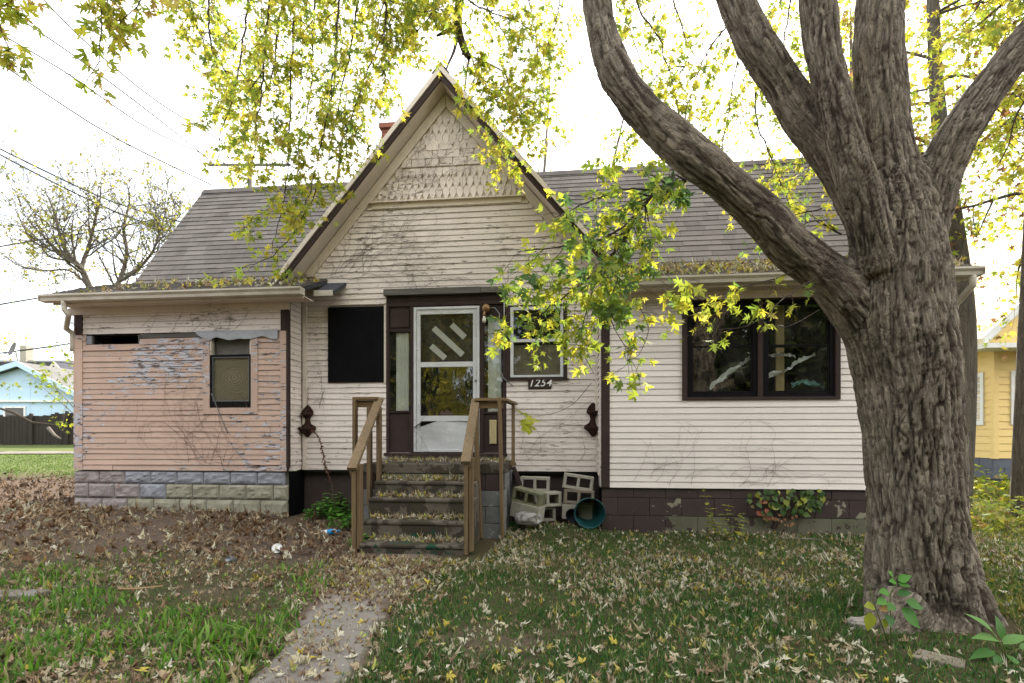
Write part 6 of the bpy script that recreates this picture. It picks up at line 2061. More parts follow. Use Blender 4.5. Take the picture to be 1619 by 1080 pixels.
rfm.prism([(4.2, ze + 4.75), (-0.55, ze + 0.10), (-0.55, ze - 0.08), (4.2, ze + 4.57)], 'y', -0.48, 7)
rfm.prism([(4.201, ze + 4.75), (9.0, ze + 0.1), (9.0, ze - 0.08), (4.201, ze + 4.57)], 'y', -0.48, 7)
rf = rfm.build('roof', MT['cream_wall'], yh)
mb = MB()
mb.prism([(4.2, ze + 4.80), (-0.6, ze + 0.13), (-0.6, ze - 0.07), (4.2, ze + 4.60)], 'y', -0.52, -0.481)
mb.build('rake_board', MT['white_plain'], rf)
mb = MB()
mb.box(-0.62, 9, -0.60, 0.0, ze - 0.14, ze - 0.04)
mb.build('eave_box', MT['white_plain'], yh)

# fence at the left, board by board
fx0, fx1, fy = Wx(-90, 20.5), Wx(190, 20.5), 20.5
fence = thing('fence', 'weathered dark board fence in front of the pale blue house', 'fence', (fx0, fy, gz(fx0, fy)))
nb = 46
for k in range(nb):
    x = (fx1 - fx0) * k / nb
    yk = fy + 0.3 * k / nb
    zb = gz(fx0 + x, yk) - gz(fx0, fy)
    hh = 1.12 + rng.uniform(-0.03, 0.03) + (0.1 if k > 26 else 0)
    MB().box(x, x + (fx1 - fx0) / nb - 0.006, 0.3 * k / nb - 0.012, 0.3 * k / nb + 0.012, zb, zb + hh).build('board', MT['oldfence'], fence)
    if k % 9 == 4: MB().box(x, x + 0.1, 0.3 * k / nb - 0.09, 0.3 * k / nb - 0.013, zb - 0.05, zb + hh + 0.08).build('post', MT['oldfence'], fence)
# branch leaning on the fence
bx = Wx(20, 19)
mb = MB(); mb.tube([W(-20, 640, 19.2), W(20, 652, 19.2), W(50, 668, 19.4), W(90, 672, 19.8)], [0.03, 0.05, 0.05, 0.02], 6)
tagp(mb.build('fallen_branch', MT['twig']), 'long fallen branch lying along the top of the dark fence', 'branch')
mb = MB(); mb.tube([W(76, 676, 19.6), W(86, 688, 19.6), W(96, 694, 19.6)], [0.06, 0.05, 0.03], 6)
tagp(mb.build('log', MT['palebark']), 'short pale log at the foot of the dark fence', 'log')

# pale blue house
bh = thing('house', 'pale blue gabled house behind the dark board fence', 'house', (Wx(35, 27), 27, gz(Wx(35, 27), 27)))
def rel(px, py, Y, root):
    return W(px, py, Y) - Vector(root.location)
def gable_house(root, wall, roofm, apex, l, r, Y, depth, zb=0.0, win=None):
    pa, pl_, pr = rel(*apex, Y, root), rel(*l, Y, root), rel(*r, Y, root)
    y0 = pa.y
    mb = MB()
    mb.prism([(pl_.x, zb), (pr.x, zb), (pr.x, pr.z), (pa.x, pa.z), (pl_.x, pl_.z)], 'y', y0, y0 + depth)
    mb.build('wall', wall, root)
    for e in (pl_, pr):
        mb = MB()
        sg = -1 if e is pl_ else 1
        k = (pa.z - e.z) / (pa.x - e.x)
        ox = e.x + sg * 0.5
        mb.prism([(pa.x, pa.z + 0.22), (ox, pa.z + 0.22 + k * (ox - pa.x)), (ox, pa.z + 0.04 + k * (ox - pa.x)), (pa.x, pa.z + 0.04)], 'y', y0 - 0.35, y0 + depth)
        rf_ = mb.build('roof', roofm, root)
        mb = MB()
        mb.prism([(pa.x, pa.z + 0.24), (ox, pa.z + 0.24 + k * (ox - pa.x)), (ox, pa.z - 0.02 + k * (ox - pa.x)), (pa.x, pa.z - 0.02)], 'y', y0 - 0.42, y0 - 0.351)
        mb.build('rake_board', MT['blueg'] if wall is MT['blueg'] else MT['gutter'], rf_)
gable_house(bh, MT['blueg'], MT['greyroof'], (38, 580), (-150, 640), (140, 634), 27, 9)
pz = rel(38, 634, 26.9, bh)
MB().box(-9, 5.0, -0.12, -0.001, pz.z - 0.05, pz.z + 0.05).build('trim_board', MT['white_plain'], bh)
pw = rel(30, 660, 27, bh)
mb = MB(); frame(mb, -0.9, 0.2, pw.z - 0.1, pw.z + 0.55, -0.06, -0.002, 0.08)
wn = mb.build('window', MT['white_plain'], bh)
MB().box(-0.82, 0.12, -0.02, -0.003, pw.z - 0.02, pw.z + 0.47).build('pane', MT['greyroof'], wn)
for q in range(12):
    MB().box(-8 + q * 1.05, -7.985 + q * 1.05, -0.012, -0.001, 0.5, pz.z + 0.9).build('batten', MT['blueg'], bh)
# cream house with a dark roof farther back
ch = thing('house', 'cream house with dark roof behind the pale blue house', 'house', (Wx(92, 38), 38, gz(Wx(92, 38), 38)))
gable_house(ch, MT['cream_wall'], MT['darkroof'], (92, 578), (72, 604), (150, 640), 38, 9)
wz = rel(88, 592, 38, ch)
MB().box(wz.x - 0.16, wz.x + 0.16, -0.06, -0.001, wz.z - 0.28, wz.z + 0.25).build('window', MT['sash'], ch)
mb = MB()
a_, b_ = rel(-20, 600, 38.5, ch), rel(96, 572, 38.5, ch)
mb.prism([(0.6, a_.z - 0.3), (0.6, b_.z), (8, b_.z)], 'x', a_.x, b_.x)
mb.build('roof', MT['darkroof'], ch)
# grey roofed house behind
gh = thing('house', 'grey roof of a far house behind the satellite dish', 'house', (Wx(20, 50), 50, gz(Wx(20, 50), 50)))
a_, b_ = rel(-70, 586, 50, gh), rel(80, 562, 50, gh)
mb = MB(); mb.prism([(0, a_.z - 0.4), (2.5, b_.z - 0.1), (5, a_.z - 0.4)], 'x', a_.x, b_.x); mb.build('roof', MT['greyroof'], gh)
mb = MB(); mb.box(a_.x + 0.5, b_.x - 0.5, 0.4, 5, 0, a_.z - 0.4); mb.build('wall', MT['cream_wall'], gh)
mb = MB(); cz = rel(2, 540, 50, gh); mb.box(cz.x - 0.3, cz.x + 0.3, 2.2, 3.0, a_.z, cz.z); mb.build('chimney', MT['cmu'], gh)
# dish
dp = W(24, 552, 27)
dish = thing('satellite_dish', 'grey satellite dish on the roof of the pale blue house', 'satellite dish', W(26, 578, 27))
Md = Matrix.Rotation(math.radians(70), 3, 'X') @ Matrix.Rotation(math.radians(-30), 3, 'Y')
mb = MB(); mb.lathe([(0.0, 0.0), (0.15, 0.012), (0.30, 0.05), (0.36, 0.08), (0.36, 0.095), (0.29, 0.065), (0.0, 0.012)], (-0.06, -0.05, 0.80), 20, M=Md)
mb.build('reflector', MT['greyroof'], dish)
mb = MB(); mb.tube([(0.12, 0, -0.05), (0.05, 0, 0.3), (-0.05, 0.02, 0.75)], 0.035, 8); mb.build('mast', MT['steel'], dish)
mb = MB(); mb.tube([(-0.05, -0.05, 0.55), (-0.35, -0.45, 0.55)], 0.02, 6); mb.build('arm', MT['steel'], dish)
# utility pole behind the roof
ux, uy = Wx(395, 30), 30
up_ = thing('utility_pole', 'utility pole with a wooden crossarm showing over the left roof', 'utility pole', (ux, uy, gz(ux, uy)))
zt = W(395, 263, 30).z - gz(ux, uy)
mb = MB(); mb.tube([(0, 0, -0.2), (0, 0, zt * 0.5), (0, 0, zt + 0.6)], [0.17, 0.15, 0.12], 10); mb.build('pole', MT['pole'], up_)
cl_, cr_ = Wx(331, 30) - ux, Wx(462, 30) - ux
MB().box(cl_, cr_, -0.22, -0.13, zt - 0.07, zt + 0.06).build('crossarm', MT['greywood'], up_)
MB().bar((cl_ * 0.55, -0.19, zt - 0.05), (0, -0.15, zt - 0.85), 0.05, 0.04).build('brace', MT['greywood'], up_)
for t_ in (cl_ + 0.12, cl_ + 0.9, cr_ - 0.2):
    MB().lathe([(0.0, 0.0), (0.05, 0.0), (0.055, 0.06), (0.03, 0.09), (0.05, 0.13), (0.0, 0.16)], (t_, -0.175, zt + 0.06), 10).build('insulator', MT['steel'], up_)
WIRES = [((-60, -28, 11), (100, 76, 14.5), (250, 188, 20), (335, 256, 29.9), 0.013, 'upper wire running to the crossarm end over the roof'),
         ((-60, 20, 11), (100, 112, 15), (240, 206, 21), (337, 250, 29.9), 0.010, 'second wire from the top running to the utility pole'),
         ((60, -10, 11), (150, 80, 14), (260, 168, 20), (355, 225, 29.9), 0.012, 'wire crossing behind the near leaves to the utility pole'),
         ((-60, 58, 9), (60, 140, 12), (190, 222, 15), (334, 292, 19), 0.020, 'thick twisted service wire dropping to the roof ridge'),
         ((-60, 205, 25), (60, 265, 28), (180, 320, 31), (290, 352, 34), 0.014, 'upper of two low wires passing in front of the bare tree'),
         ((-60, 212, 25), (60, 276, 28), (180, 334, 31), (270, 366, 34), 0.013, 'lower of two low wires passing in front of the bare tree'),
         ((-60, 400, 35), (60, 380, 35), (150, 366, 35), (290, 338, 35), 0.013, 'wire rising to the right behind the bare tree'),
         ((-60, 492, 33), (20, 478, 33), (90, 466, 33), (130, 455, 33), 0.012, 'low wire running in above the blue house'),
         ((-60, 566, 45), (20, 556, 45), (80, 548, 45), (130, 540, 45), 0.012, 'lowest wire crossing above the far grey roof')]
for a, b, c, d, r_, lab in WIRES:
    P, R = resample([W(*a), W(*b), W(*c), W(*d)], [max(0.010, a[2] * 0.0014), b[2] * 0.0014, c[2] * 0.0013, d[2] * 0.0012], 1.0)
    tagp(MB().tube(P, R, 5, cap=False).build('utility_wire', MT['wire']), lab, 'wire', 'overhead wires')

# sunlit low plants in the yard at the right
x, y = nr.uniform(5.6, 13.0, 9000), nr.uniform(6.6, 11.6, 9000)
ok = (x > 0.66 * y + 0.9) & (nr.random(9000) < sstep(0.34, 0.6, fbm(x * 1.4, y * 1.4, 71.0)))
x, y = x[ok], y[ok]
n = len(x)
hh = nr.random(n) ** 1.3 * 0.42 * (0.4 + fbm(x * 2, y * 2, 5.0))
A = np.stack([nr.normal(0, 1, n), nr.normal(0, 1, n), nr.normal(0.1, 0.4, n)], 1)
Nn = np.stack([nr.normal(0, 0.4, n), nr.normal(0, 0.4, n), np.ones(n)], 1)
me = leaves_mesh('undergrowth', np.stack([x, y, ground_z(x, y) + hh], 1), A, Nn, 0.06 + 0.08 * nr.random(n), colmix(n, [(0.34, 0.32, 0.04), (0.26, 0.29, 0.04), (0.16, 0.22, 0.03), (0.36, 0.22, 0.05)], [4, 4, 3, 1]), detail=2, stalk=True)
tagp(link('undergrowth', me, MT['herb']), 'sunlit yellow-green low plants in front of the yellow house', 'plants', None, 'stuff')
# ------------------------------------------------------------------ concrete steps
GS = 0.0
steps = thing('concrete_steps', 'worn concrete steps with flaking green and brown paint below the front door', 'steps', hw(L(660, 860, -1.2)[0], -1.0, 0.0), -TH)
so_ = Vector(HMI @ Vector(steps.location))
def sl_(s, d, z): return (s - so_.x, d - so_.y, z - so_.z)
def sbox(mb, s0, s1, d0, d1, z0, z1):
    a, b = sl_(s0, d0, z0), sl_(s1, d1, z1)
    return mb.box(a[0], b[0], a[1], b[1], a[2], b[2])
PS0, PS1 = L(574, 735, -0.95)[0], L(797, 735, -0.95)[0]
STEPZ = [(-0.95, 0.914), (-1.20, 0.714), (-1.45, 0.537), (-1.70, 0.318), (-1.95, 0.115)]
STX = [(592, 754), (582, 749), (570, 740), (568, 736)]
mb = MB(); sbox(mb, PS0, PS1, -0.97, -0.02, 0.914 - 0.125, 0.914)
mb.build('landing', MT['steps'], steps, bevel=0.012)
mb = MB(); sbox(mb, PS0 + 0.03, PS1 - 0.03, -0.94, -0.02, -0.1, 0.914 - 0.127)
mb.build('step_base', MT['mortar'], steps)
pz_ = 0.914
for k, (d, z) in enumerate(STEPZ[1:]):
    x0, x1 = STX[k]
    s0, s1 = L(x0, 690 + 1, d)[0], L(x1, 690 + 1, d)[0]
    dback = STEPZ[k][0] - (0.0 if k else -0.0)
    mb = MB()
    sbox(mb, s0, s1, d, STEPZ[k][0] + (0.03 if k == 0 else 0.02), -0.12, z)
    sbox(mb, s0 + 0.001, s1 - 0.001, d - 0.014, d + 0.02, z - 0.045, z - 0.003)
    mb.build('step', MT['steps'], steps, bevel=0.014)
# row of blocks between the top tread and the landing slab
for k in range(3):
    s0 = L(602, 690, -0.95)[0]
    mb = MB(); sbox(mb, s0 + k * 0.4, min(s0 + k * 0.4 + 0.396, L(752, 690, -0.95)[0]), -0.955, -0.85, 0.70, 0.785)
    mb.build('block', MT['cmu_green'], steps, bevel=0.006)
for (a_, b_) in ((PS0 + 0.01, L(594, 690, -0.95)[0]), (L(756, 690, -0.95)[0], PS1 - 0.01)):
    for r in range(4):
        z1 = 0.785 - r * 0.2
        w = b_ - a_
        parts_ = ((a_, b_),) if (r % 2 or w < 0.25) else ((a_, a_ + w * 0.28), (a_ + w * 0.28 + 0.006, b_))
        for p_, q_ in parts_:
            mb = MB(); sbox(mb, p_, q_, -0.962, -0.80, z1 - 0.194, z1)
            mb.build('block', MT['cmu_grey'] if r else MT['brown_block'], steps, bevel=0.006)
for r in range(4):
    z1 = 0.785 - r * 0.2
    for k in range(2):
        mb = MB(); sbox(mb, PS1 - 0.1, PS1 - 0.004, -0.79 + k * 0.4, -0.4 + k * 0.4, z1 - 0.194, z1)
        mb.build('block', MT['cmu_grey'], steps, bevel=0.006)
# leaves on the treads
for k, (d, z) in enumerate(STEPZ):
    x0, x1 = ((592, 754) if k == 0 else STX[k - 1])
    s0, s1 = L(x0, 690, d)[0], L(x1, 690, d)[0]
    if k == 0: s0, s1 = PS0, PS1
    n = 330 if k == 0 else 230
    dd = (-0.90, -0.12) if k == 0 else (d + 0.05, STEPZ[k - 1][0] - 0.02)
    for i in range(n):
        s_, d_ = rng.uniform(s0 + 0.05, s1 - 0.06), dd[1] - (dd[1] - dd[0]) * abs(rng.gauss(0, 0.35))
        if d_ < dd[0]: continue
        p = hw(s_, d_, z + 0.008 + rng.uniform(0, 0.015))
        A, Nn = flat_axes(1, 0.35)
        LIT.append((p.x, p.y, p.z, A[0], Nn[0], rng.uniform(0.025, 0.055), colmix(1, PALE + TAN + YEL, [4, 4, 3, 2, 1, 2, 1.4, 1.6, 1.4])[0]))

# ------------------------------------------------------------------ the two wooden handrails
def rail(label, sgn, top_px, low_px, out_px, lowpost_px):
    """sgn: which side the level piece goes"""
    st_s = L(top_px[0], 690, -0.95)[0]
    out_s = L(out_px, 690, -0.95)[0]
    lo_s, lo_z = L(low_px[0], low_px[1], -2.0)
    zt_ = L(top_px[0], top_px[1], -0.95)[1]
    root = thing('handrail', label, 'handrail', hw(st_s, -0.95, 0.0), -TH)
    ro = Vector(HMI @ Vector(root.location))
    R_ = lambda s, d, z: Vector((s - ro.x, d - ro.y, z - ro.z))
    a, b = R_(st_s, -0.90, zt_), R_(lo_s, -2.0, lo_z)
    MB().bar(a, b, 0.10, 0.042).build('top_rail', MT['raily'], root, bevel=0.004)
    MB().bar(a + Vector((0.02 * sgn, 0.0, -0.075)), b + Vector((0.02 * sgn, 0.05, -0.07)), 0.04, 0.095).build('under_rail', MT['raily'], root, bevel=0.004)
    MB().bar(R_(st_s, -0.95, zt_ - 0.0), R_(out_s + 0.03 * sgn, -0.95, zt_ - 0.0), 0.10, 0.036).build('level_rail', MT['railx'], root, bevel=0.004)
    MB().bar(R_(st_s + 0.02 * sgn, -0.93, zt_ - 0.065), R_(out_s, -0.93, zt_ - 0.065), 0.04, 0.085).build('level_under_rail', MT['railx'], root, bevel=0.004)
    def post(s, d, z0, z1, lean=0.0, w=0.045, dp=0.09, mat='railz', nm='post'):
        p, q = R_(s, d, z0), R_(s + lean, d, z1)
        MB().bar(p, q, w, dp, up=(0, 1, 0)).build(nm, MT[mat], root, bevel=0.004)
    lp = L(lowpost_px, 690, -1.93)[0]
    post(lp - 0.022, -1.93, 0.02 if sgn < 0 else 0.02, lo_z - 0.02, 0.0, 0.04)
    post(lp + 0.024, -1.90, 0.05, lo_z + 0.05, 0.0, 0.04)
    post(st_s + 0.03, -1.0, 0.70, zt_ - 0.11, 0.0, 0.045)
    post(st_s + 0.085 * -sgn * -1, -1.02, 0.40 if sgn < 0 else 0.02, zt_ - 0.11, -0.07 if sgn > 0 else 0.0, 0.045)
    post(out_s, -0.98, 0.02, zt_ - 0.02, -0.035 if sgn > 0 else 0.0, 0.04)
    if sgn > 0:
        post(out_s + 0.05, -0.22, 0.86, zt_ - 0.03, 0.0, 0.04)
        MB().bar(R_(out_s + 0.01, -0.90, zt_ - 0.001), R_(out_s + 0.05, -0.05, zt_ - 0.001), 0.09, 0.034).build('level_rail', MT['raily'], root, bevel=0.004)
        MB().bar(R_(out_s - 0.05, -0.25, 0.88), R_(out_s + 0.09, -0.25, 0.88), 0.09, 0.04).build('foot_block', MT['railx'], root)
        MB().bar(R_(out_s + 0.06, -0.3, 0.84), R_(out_s + 0.16, -0.3, 0.60), 0.09, 0.05).build('loose_brace', MT['brown'], root)
    return root
rail('left wooden handrail of the steps, its sloping rail hanging past the lower post', -1, (598, 630), (556, 742), 563, 564)
rail('right wooden handrail of the steps, joined to the corner post of the landing', 1, (751, 632), (736, 732), 795, 741)

# ------------------------------------------------------------------ things fixed to or leaning at the front
sp_ = L(853.5, 606, -0.03)
sg = thing('house_number_sign', 'dark house number sign reading 1254 under the small white window', 'sign', hw(sp_[0], -0.03, sp_[1]), -TH)
w_ = (L(872, 606, -0.03)[0] - L(835, 606, -0.03)[0]) / 2
MB().box(-w_, w_, -0.012, 0.012, -0.078, 0.078).build('plate', MT['brown'], sg, bevel=0.012)
cu = bpy.data.curves.new('numerals', 'FONT')
cu.body = '1254'
cu.size = 0.145
cu.shear = 0.28
cu.extrude = 0.002
cu.align_x = 'CENTER'
cu.align_y = 'CENTER'
cu.space_character = 1.12
cu.offset = 0.0015
cu.materials.append(MT['white_plain'])
tmp = bpy.data.objects.new('numerals_tmp', cu)
COL.objects.link(tmp)
dg = bpy.context.evaluated_depsgraph_get()
nme = bpy.data.meshes.new_from_object(tmp.evaluated_get(dg), depsgraph=dg)
bpy.data.objects.remove(tmp)
to = link('numerals', nme, MT['white_plain'], sg)
to.location = (0.0, -0.0155, 0.0)
to.rotation_euler = (math.radians(90), 0, 0)

lp_ = L(769, 488, -0.03)
pl_ = thing('porch_light', 'corroded brass porch light with a bare bulb right of the door', 'lamp', hw(lp_[0], -0.02, lp_[1]), -TH)
MB().lathe([(0.0, -0.085), (0.035, -0.08), (0.058, -0.055), (0.062, -0.02), (0.055, 0.0), (0.0, 0.002)], (0, 0, 0), 16, M=Matrix.Rotation(-math.pi / 2, 3, 'X')).build('canopy', MT['brass'], pl_)
MB().tube([(-0.015, -0.05, -0.03), (-0.02, -0.07, -0.08), (-0.02, -0.075, -0.12)], [0.016, 0.02, 0.022], 10).build('socket', MT['brass'], pl_)
MB().lathe([(0.0, -0.21), (0.018, -0.205), (0.026, -0.185), (0.026, -0.16), (0.018, -0.135), (0.016, -0.12)], (-0.02, -0.075, 0), 12).build('bulb', MT['bulb'], pl_)

def bracket(px, py, label, ang=0.0, d=-0.01):
    q = L(px, py, d)
    root = thing('wall_bracket', label, 'wall bracket', hw(q[0], d, q[1]), -TH + ang)
    # half-round baskets on a shaped back plate
    MB().prism([(-0.03, 0.235), (0.0, 0.255), (0.04, 0.225), (0.085, 0.16), (0.09, 0.12), (0.045, 0.08), (0.035, 0.03), (0.05, -0.02), (0.12, -0.06), (0.13, -0.10), (0.08, -0.13), (0.03, -0.19), (0.0, -0.215), (-0.03, -0.19), (-0.08, -0.13), (-0.13, -0.10), (-0.12, -0.06), (-0.05, -0.02), (-0.035, 0.03), (-0.045, 0.08), (-0.09, 0.12), (-0.085, 0.16), (-0.06, 0.2)], 'y', -0.02, 0.006).build('back_plate', MT['rust'], root, bevel=0.004)
    MB().lathe([(0.0, -0.215), (0.03, -0.20), (0.07, -0.15), (0.115, -0.115), (0.135, -0.085), (0.128, -0.07), (0.10, -0.075), (0.0, -0.08)], (0, -0.018, 0), 14, math.pi, 2 * math.pi).build('lower_shelf', MT['rust'], root)
    MB().lathe([(0.0, 0.06), (0.04, 0.065), (0.075, 0.10), (0.092, 0.125), (0.088, 0.14), (0.06, 0.13), (0.0, 0.13)], (0, -0.018, 0), 14, math.pi, 2 * math.pi).build('upper_shelf', MT['rust'], root)
    MB().lathe([(0.05, -0.07), (0.035, -0.02), (0.03, 0.03), (0.04, 0.065)], (0, -0.018, 0), 12, math.pi, 2 * math.pi).build('stem', MT['rust'], root)
    return root
bracket(487, 668, 'rusted iron wall bracket with a dead trailing plant, left of the blacked-out window', 0.0)
bracket(937, 666, 'rusted iron wall bracket on the wall beside the dark corner board', 0.35)

def cinder_block(label, s, d, z, rz, tilt, mat, roll=0.0, L_=0.395, D_=0.19, Hh=0.19, solid=False, group='concrete blocks piled by the steps'):
    mb = MB()
    a, b, c = L_ / 2, D_ / 2, Hh / 2
    t_ = 0.034
    if solid:
        mb.box(-a, a, -b, b, -c, c)
    else:
        mb.box(-a, a, -b, b, c - t_, c)
        mb.box(-a, a, -b, b, -c, -c + t_)
        for x in (-a + 0.008, -0.019, a - 0.008 - t_):
            mb.box(x, x + t_ + (0.004 if abs(x) < 0.1 else 0), -b + 0.001, b - 0.001, -c + t_, c - t_)
        for x in (-a, a):
            for y in (-b + 0.002, b - 0.034):
                mb.box(min(x, x - math.copysign(0.0075, x)), max(x, x - math.copysign(0.0075, x)), y, y + 0.032, -c + t_, c - t_)
    o = mb.build('concrete_block', mat, bevel=0.004)
    o.matrix_basis = Matrix.Translation(hw(s, d, z)) @ Matrix.Rotation(-TH + rz, 4, 'Z') @ Matrix.Rotation(tilt, 4, 'Y') @ Matrix.Rotation(roll, 4, 'X')
    return tagp(o, label, 'concrete block', group)
def cb(px, py, d): 
    q = L(px, py, d)
    return q[0], d, q[1]
cinder_block('pale hollow block at the back on top of the left pile, holes facing out', *cb(846, 765, -0.22), 0.0, 0.02, MT['cmu'])
cinder_block('mossy green hollow block lying askew on the left pile', *cb(836, 786, -0.58), -0.35, 0.20, MT['cmu_green'])
cinder_block('pale block of the left pile turned with its end towards the bucket', *cb(862, 789, -0.33), 0.45, -0.02, MT['cmu'])
cinder_block('half hidden grey block at the foot of the left pile', *cb(853, 812, -0.30), 0.35, 0.0, MT['cmu'])
cinder_block('pale hollow block tilted on top of the right stack', *cb(914, 762, -0.25), 0.0, 0.14, MT['cmu'])
cinder_block('brown stained hollow block in the middle of the right stack', *cb(915, 785, -0.27), 0.0, 0.06, MT['cmu_brown'])
cinder_block('pale block at the bottom of the right stack behind the pots', *cb(912, 808, -0.27), 0.05, 0.02, MT['cmu'], solid=True)
q = cb(834, 808, -0.60)
cinder_block('bare concrete block under the mossy one at the front of the left pile', *q, -0.42, 0.16, MT['cmu'], solid=True)

def bag_mat():
    m, t, out = new_mat('clear_plastic_bag')
    n = noise(t, objco(t), 16.0, 5.0, 0.6)
    b = node(t, 'Bump', {'Strength': 1.0, 'Distance': 0.03, 'Height': n})
    g = node(t, 'BsdfGlossy', {'Color': (0.9, 0.9, 0.9, 1), 'Roughness': 0.18, 'Normal': b.outputs[0]})
    tr = node(t, 'BsdfTransparent', {'Color': (0.8, 0.8, 0.8, 1)})
    df = node(t, 'BsdfDiffuse', {'Color': (0.36, 0.34, 0.32, 1), 'Normal': b.outputs[0]})
    m1 = node(t, 'MixShader', {0: 0.35, 1: df.outputs[0], 2: tr.outputs[0]})
    m2 = node(t, 'MixShader', {0: 0.12, 1: m1.outputs[0], 2: g.outputs[0]})
    t.links.new(m2.outputs[0], out.inputs[0])
    return m
def blob(name, c, rx, ry, rz_, mat, seed, amp=0.25):
    bm = bmesh.new()
    bmesh.ops.create_icosphere(bm, subdivisions=4, radius=1)
    for v in bm.verts:
        n = v.co.normalized()
        k = 1 + amp * (float(fbm(n.x * 2 + seed, n.y * 2, n.z * 2)) - 0.5) * 2 + 0.12 * (float(vnoise(n.x * 7, n.y * 7 + seed, n.z * 7)) - 0.5)
        p = Vector((math.copysign(abs(n.x) ** 0.7, n.x), math.copysign(abs(n.y) ** 0.7, n.y), math.copysign(abs(n.z) ** 0.7, n.z))) * k
        v.co = Vector((p.x * rx, p.y * ry, p.z * rz_))
    me = bpy.data.meshes.new(name)
    bm.to_mesh(me); bm.free()
    o = link(name, me, mat, smooth=True)
    o.location = c
    return o
q = L(836, 819, -0.68)
tagp(blob('plastic_bag', hw(q[0], -0.68, q[1]), 0.17, 0.10, 0.085, bag_mat(), 3), 'crumpled clear plastic bag on the ground at the foot of the left block pile', 'plastic bag')

def bucket(name, label, px, py, d, R_, depth, mat, yaw, tilt):
    q = L(px, py, d)
    root = thing(name, label, 'bucket' if name == 'bucket' else 'plant pot', hw(q[0], d, q[1]))
    M3 = (Matrix.Rotation(-TH + yaw, 3, 'Z') @ Matrix.Rotation(math.radians(90) + tilt, 3, 'X'))
    b = MB()
    b.lathe([(0.0, -depth), (R_ * 0.70, -depth), (R_ * 0.72, -depth + 0.01), (R_ * 0.94, -0.03), (R_ * 0.95, -0.026), (R_ * 1.0, -0.025), (R_ * 1.02, -0.005), (R_ * 1.0, 0.0), (R_ * 0.955, -0.002), (R_ * 0.94, -0.01), (R_ * 0.69, -depth + 0.012), (0.0, -depth + 0.012)], (0, 0, 0), 40, M=M3)
    b.build('body', mat, root)
    r2 = MB()
    r2.lathe([(R_ * 0.38, -depth + 0.0125), (R_ * 0.39, -depth + 0.02), (R_ * 0.42, -depth + 0.02), (R_ * 0.43, -depth + 0.0125)], (0, 0, 0), 32, M=M3)
    r2.lathe([(0.0, -depth + 0.016), (0.008, -depth + 0.016), (0.01, -depth + 0.0125)], (0, 0, 0), 10, M=M3)
    r2.build('base_ring', mat, root)
    return root
bucket('bucket', 'teal plastic bucket lying on its side with its mouth towards the lawn', 932.5, 812, -0.62, 0.197, 0.30, MT['teal'], 0.08, 0.10)
bucket('plant_pot', 'small black pot lying behind the teal bucket', 904, 815, -0.50, 0.085, 0.12, MT['potblack'], -0.4, 0.05)

# litter on the ground
def gthing(px, py):
    x, y, z = gpt(px, py)
    return x, y, z
x, y, z = gthing(522, 846)
bt = thing('bottle', 'white plastic bottle with a blue label lying in the leaves left of the steps', 'bottle', (x, y, z + 0.035), math.radians(20))
Mx = Matrix.Rotation(math.radians(86), 3, 'Y')
MB().lathe([(0.0, -0.10), (0.030, -0.10), (0.034, -0.09), (0.034, 0.045), (0.030, 0.06), (0.014, 0.075)], (0, 0, 0), 18, M=Mx).build('body', MT['white_plain'], bt)
MB().lathe([(0.0345, -0.035), (0.0345, 0.040)], (0, 0, 0), 18, M=Mx).build('label_band', MT['blue'], bt)
MB().lathe([(0.014, 0.075), (0.014, 0.10), (0.007, 0.105), (0.006, 0.13), (0.0, 0.131)], (0, 0, 0), 12, M=Mx).build('nozzle', MT['blue'], bt)
x, y, z = gthing(438, 875)
pl2 = MB().lathe([(0.0, 0.0), (0.040, 0.0), (0.048, 0.004), (0.051, 0.010), (0.052, 0.008), (0.048, -0.004), (0.0, -0.004)], (0, 0, 0), 28).build('lid', MT['white_plain'])
pl2.matrix_basis = Matrix.Translation((x, y, z + 0.05)) @ Matrix.Rotation(0.3, 4, 'Z') @ Matrix.Rotation(math.radians(62), 4, 'X')
tagp(pl2, 'round white lid propped in the leaves beside a stick', 'lid')
x, y, z = gthing(366, 890)
can = MB().lathe([(0.0, -0.055), (0.026, -0.055), (0.031, -0.048), (0.031, 0.046), (0.027, 0.054), (0.027, 0.050), (0.0, 0.048)], (0, 0, 0), 18).build('drinks_can', MT['steel'])
can.matrix_basis = Matrix.Translation((x, y, z + 0.03)) @ Matrix.Rotation(math.radians(-8), 4, 'Z') @ Matrix.Rotation(math.radians(70), 4, 'X')
tagp(can, 'small silver can lying in the leaf litter left of the white lid', 'can')
def stick(name, label, pts, r0, mat='stick', lift=0.02):
    P = []
    for px, py in pts:
        a = gpt(px, py)
        P.append(Vector((a[0], a[1], a[2] + lift)))
    P, R = resample(P, [r0 * (1 - 0.4 * i / (len(P) - 1)) for i in range(len(P))], 0.04)
    for p in P: p.z += rng.uniform(-0.004, 0.004)
    tagp(MB().tube(P, R, 6).build(name, MT[mat]), label, 'stick')
stick('stick', 'straight bare stick lying on the green grass at the left', [(188, 943), (225, 940), (258, 936)], 0.011, 'stick', 0.05)
stick('stick', 'long brown stick lying behind the white lid', [(415, 862), (448, 879), (490, 882), (540, 881)], 0.008, 'twig', 0.04)
stick('stick', 'thin curved grey stick in the leaves below the white lid', [(425, 868), (428, 880), (445, 892), (470, 897)], 0.005, 'palebark', 0.03)
stick('stick', 'pale stick leaning in the leaves by the left foundation', [(100, 815), (75, 818)], 0.010, 'stick', 0.03)
stick('stick', 'pale strip of wood lying along the right foundation', [(1235, 854), (1300, 856)], 0.012, 'palebark', 0.02)
x, y, z = gthing(1362, 990)
o = blob('stone', (x, y, z + 0.01), 0.085, 0.06, 0.045, MT['stone'], 9, 0.35)
tagp(o, 'grey stone lying at the left foot of the big maple', 'stone')
x, y, z = gthing(1480, 1045)
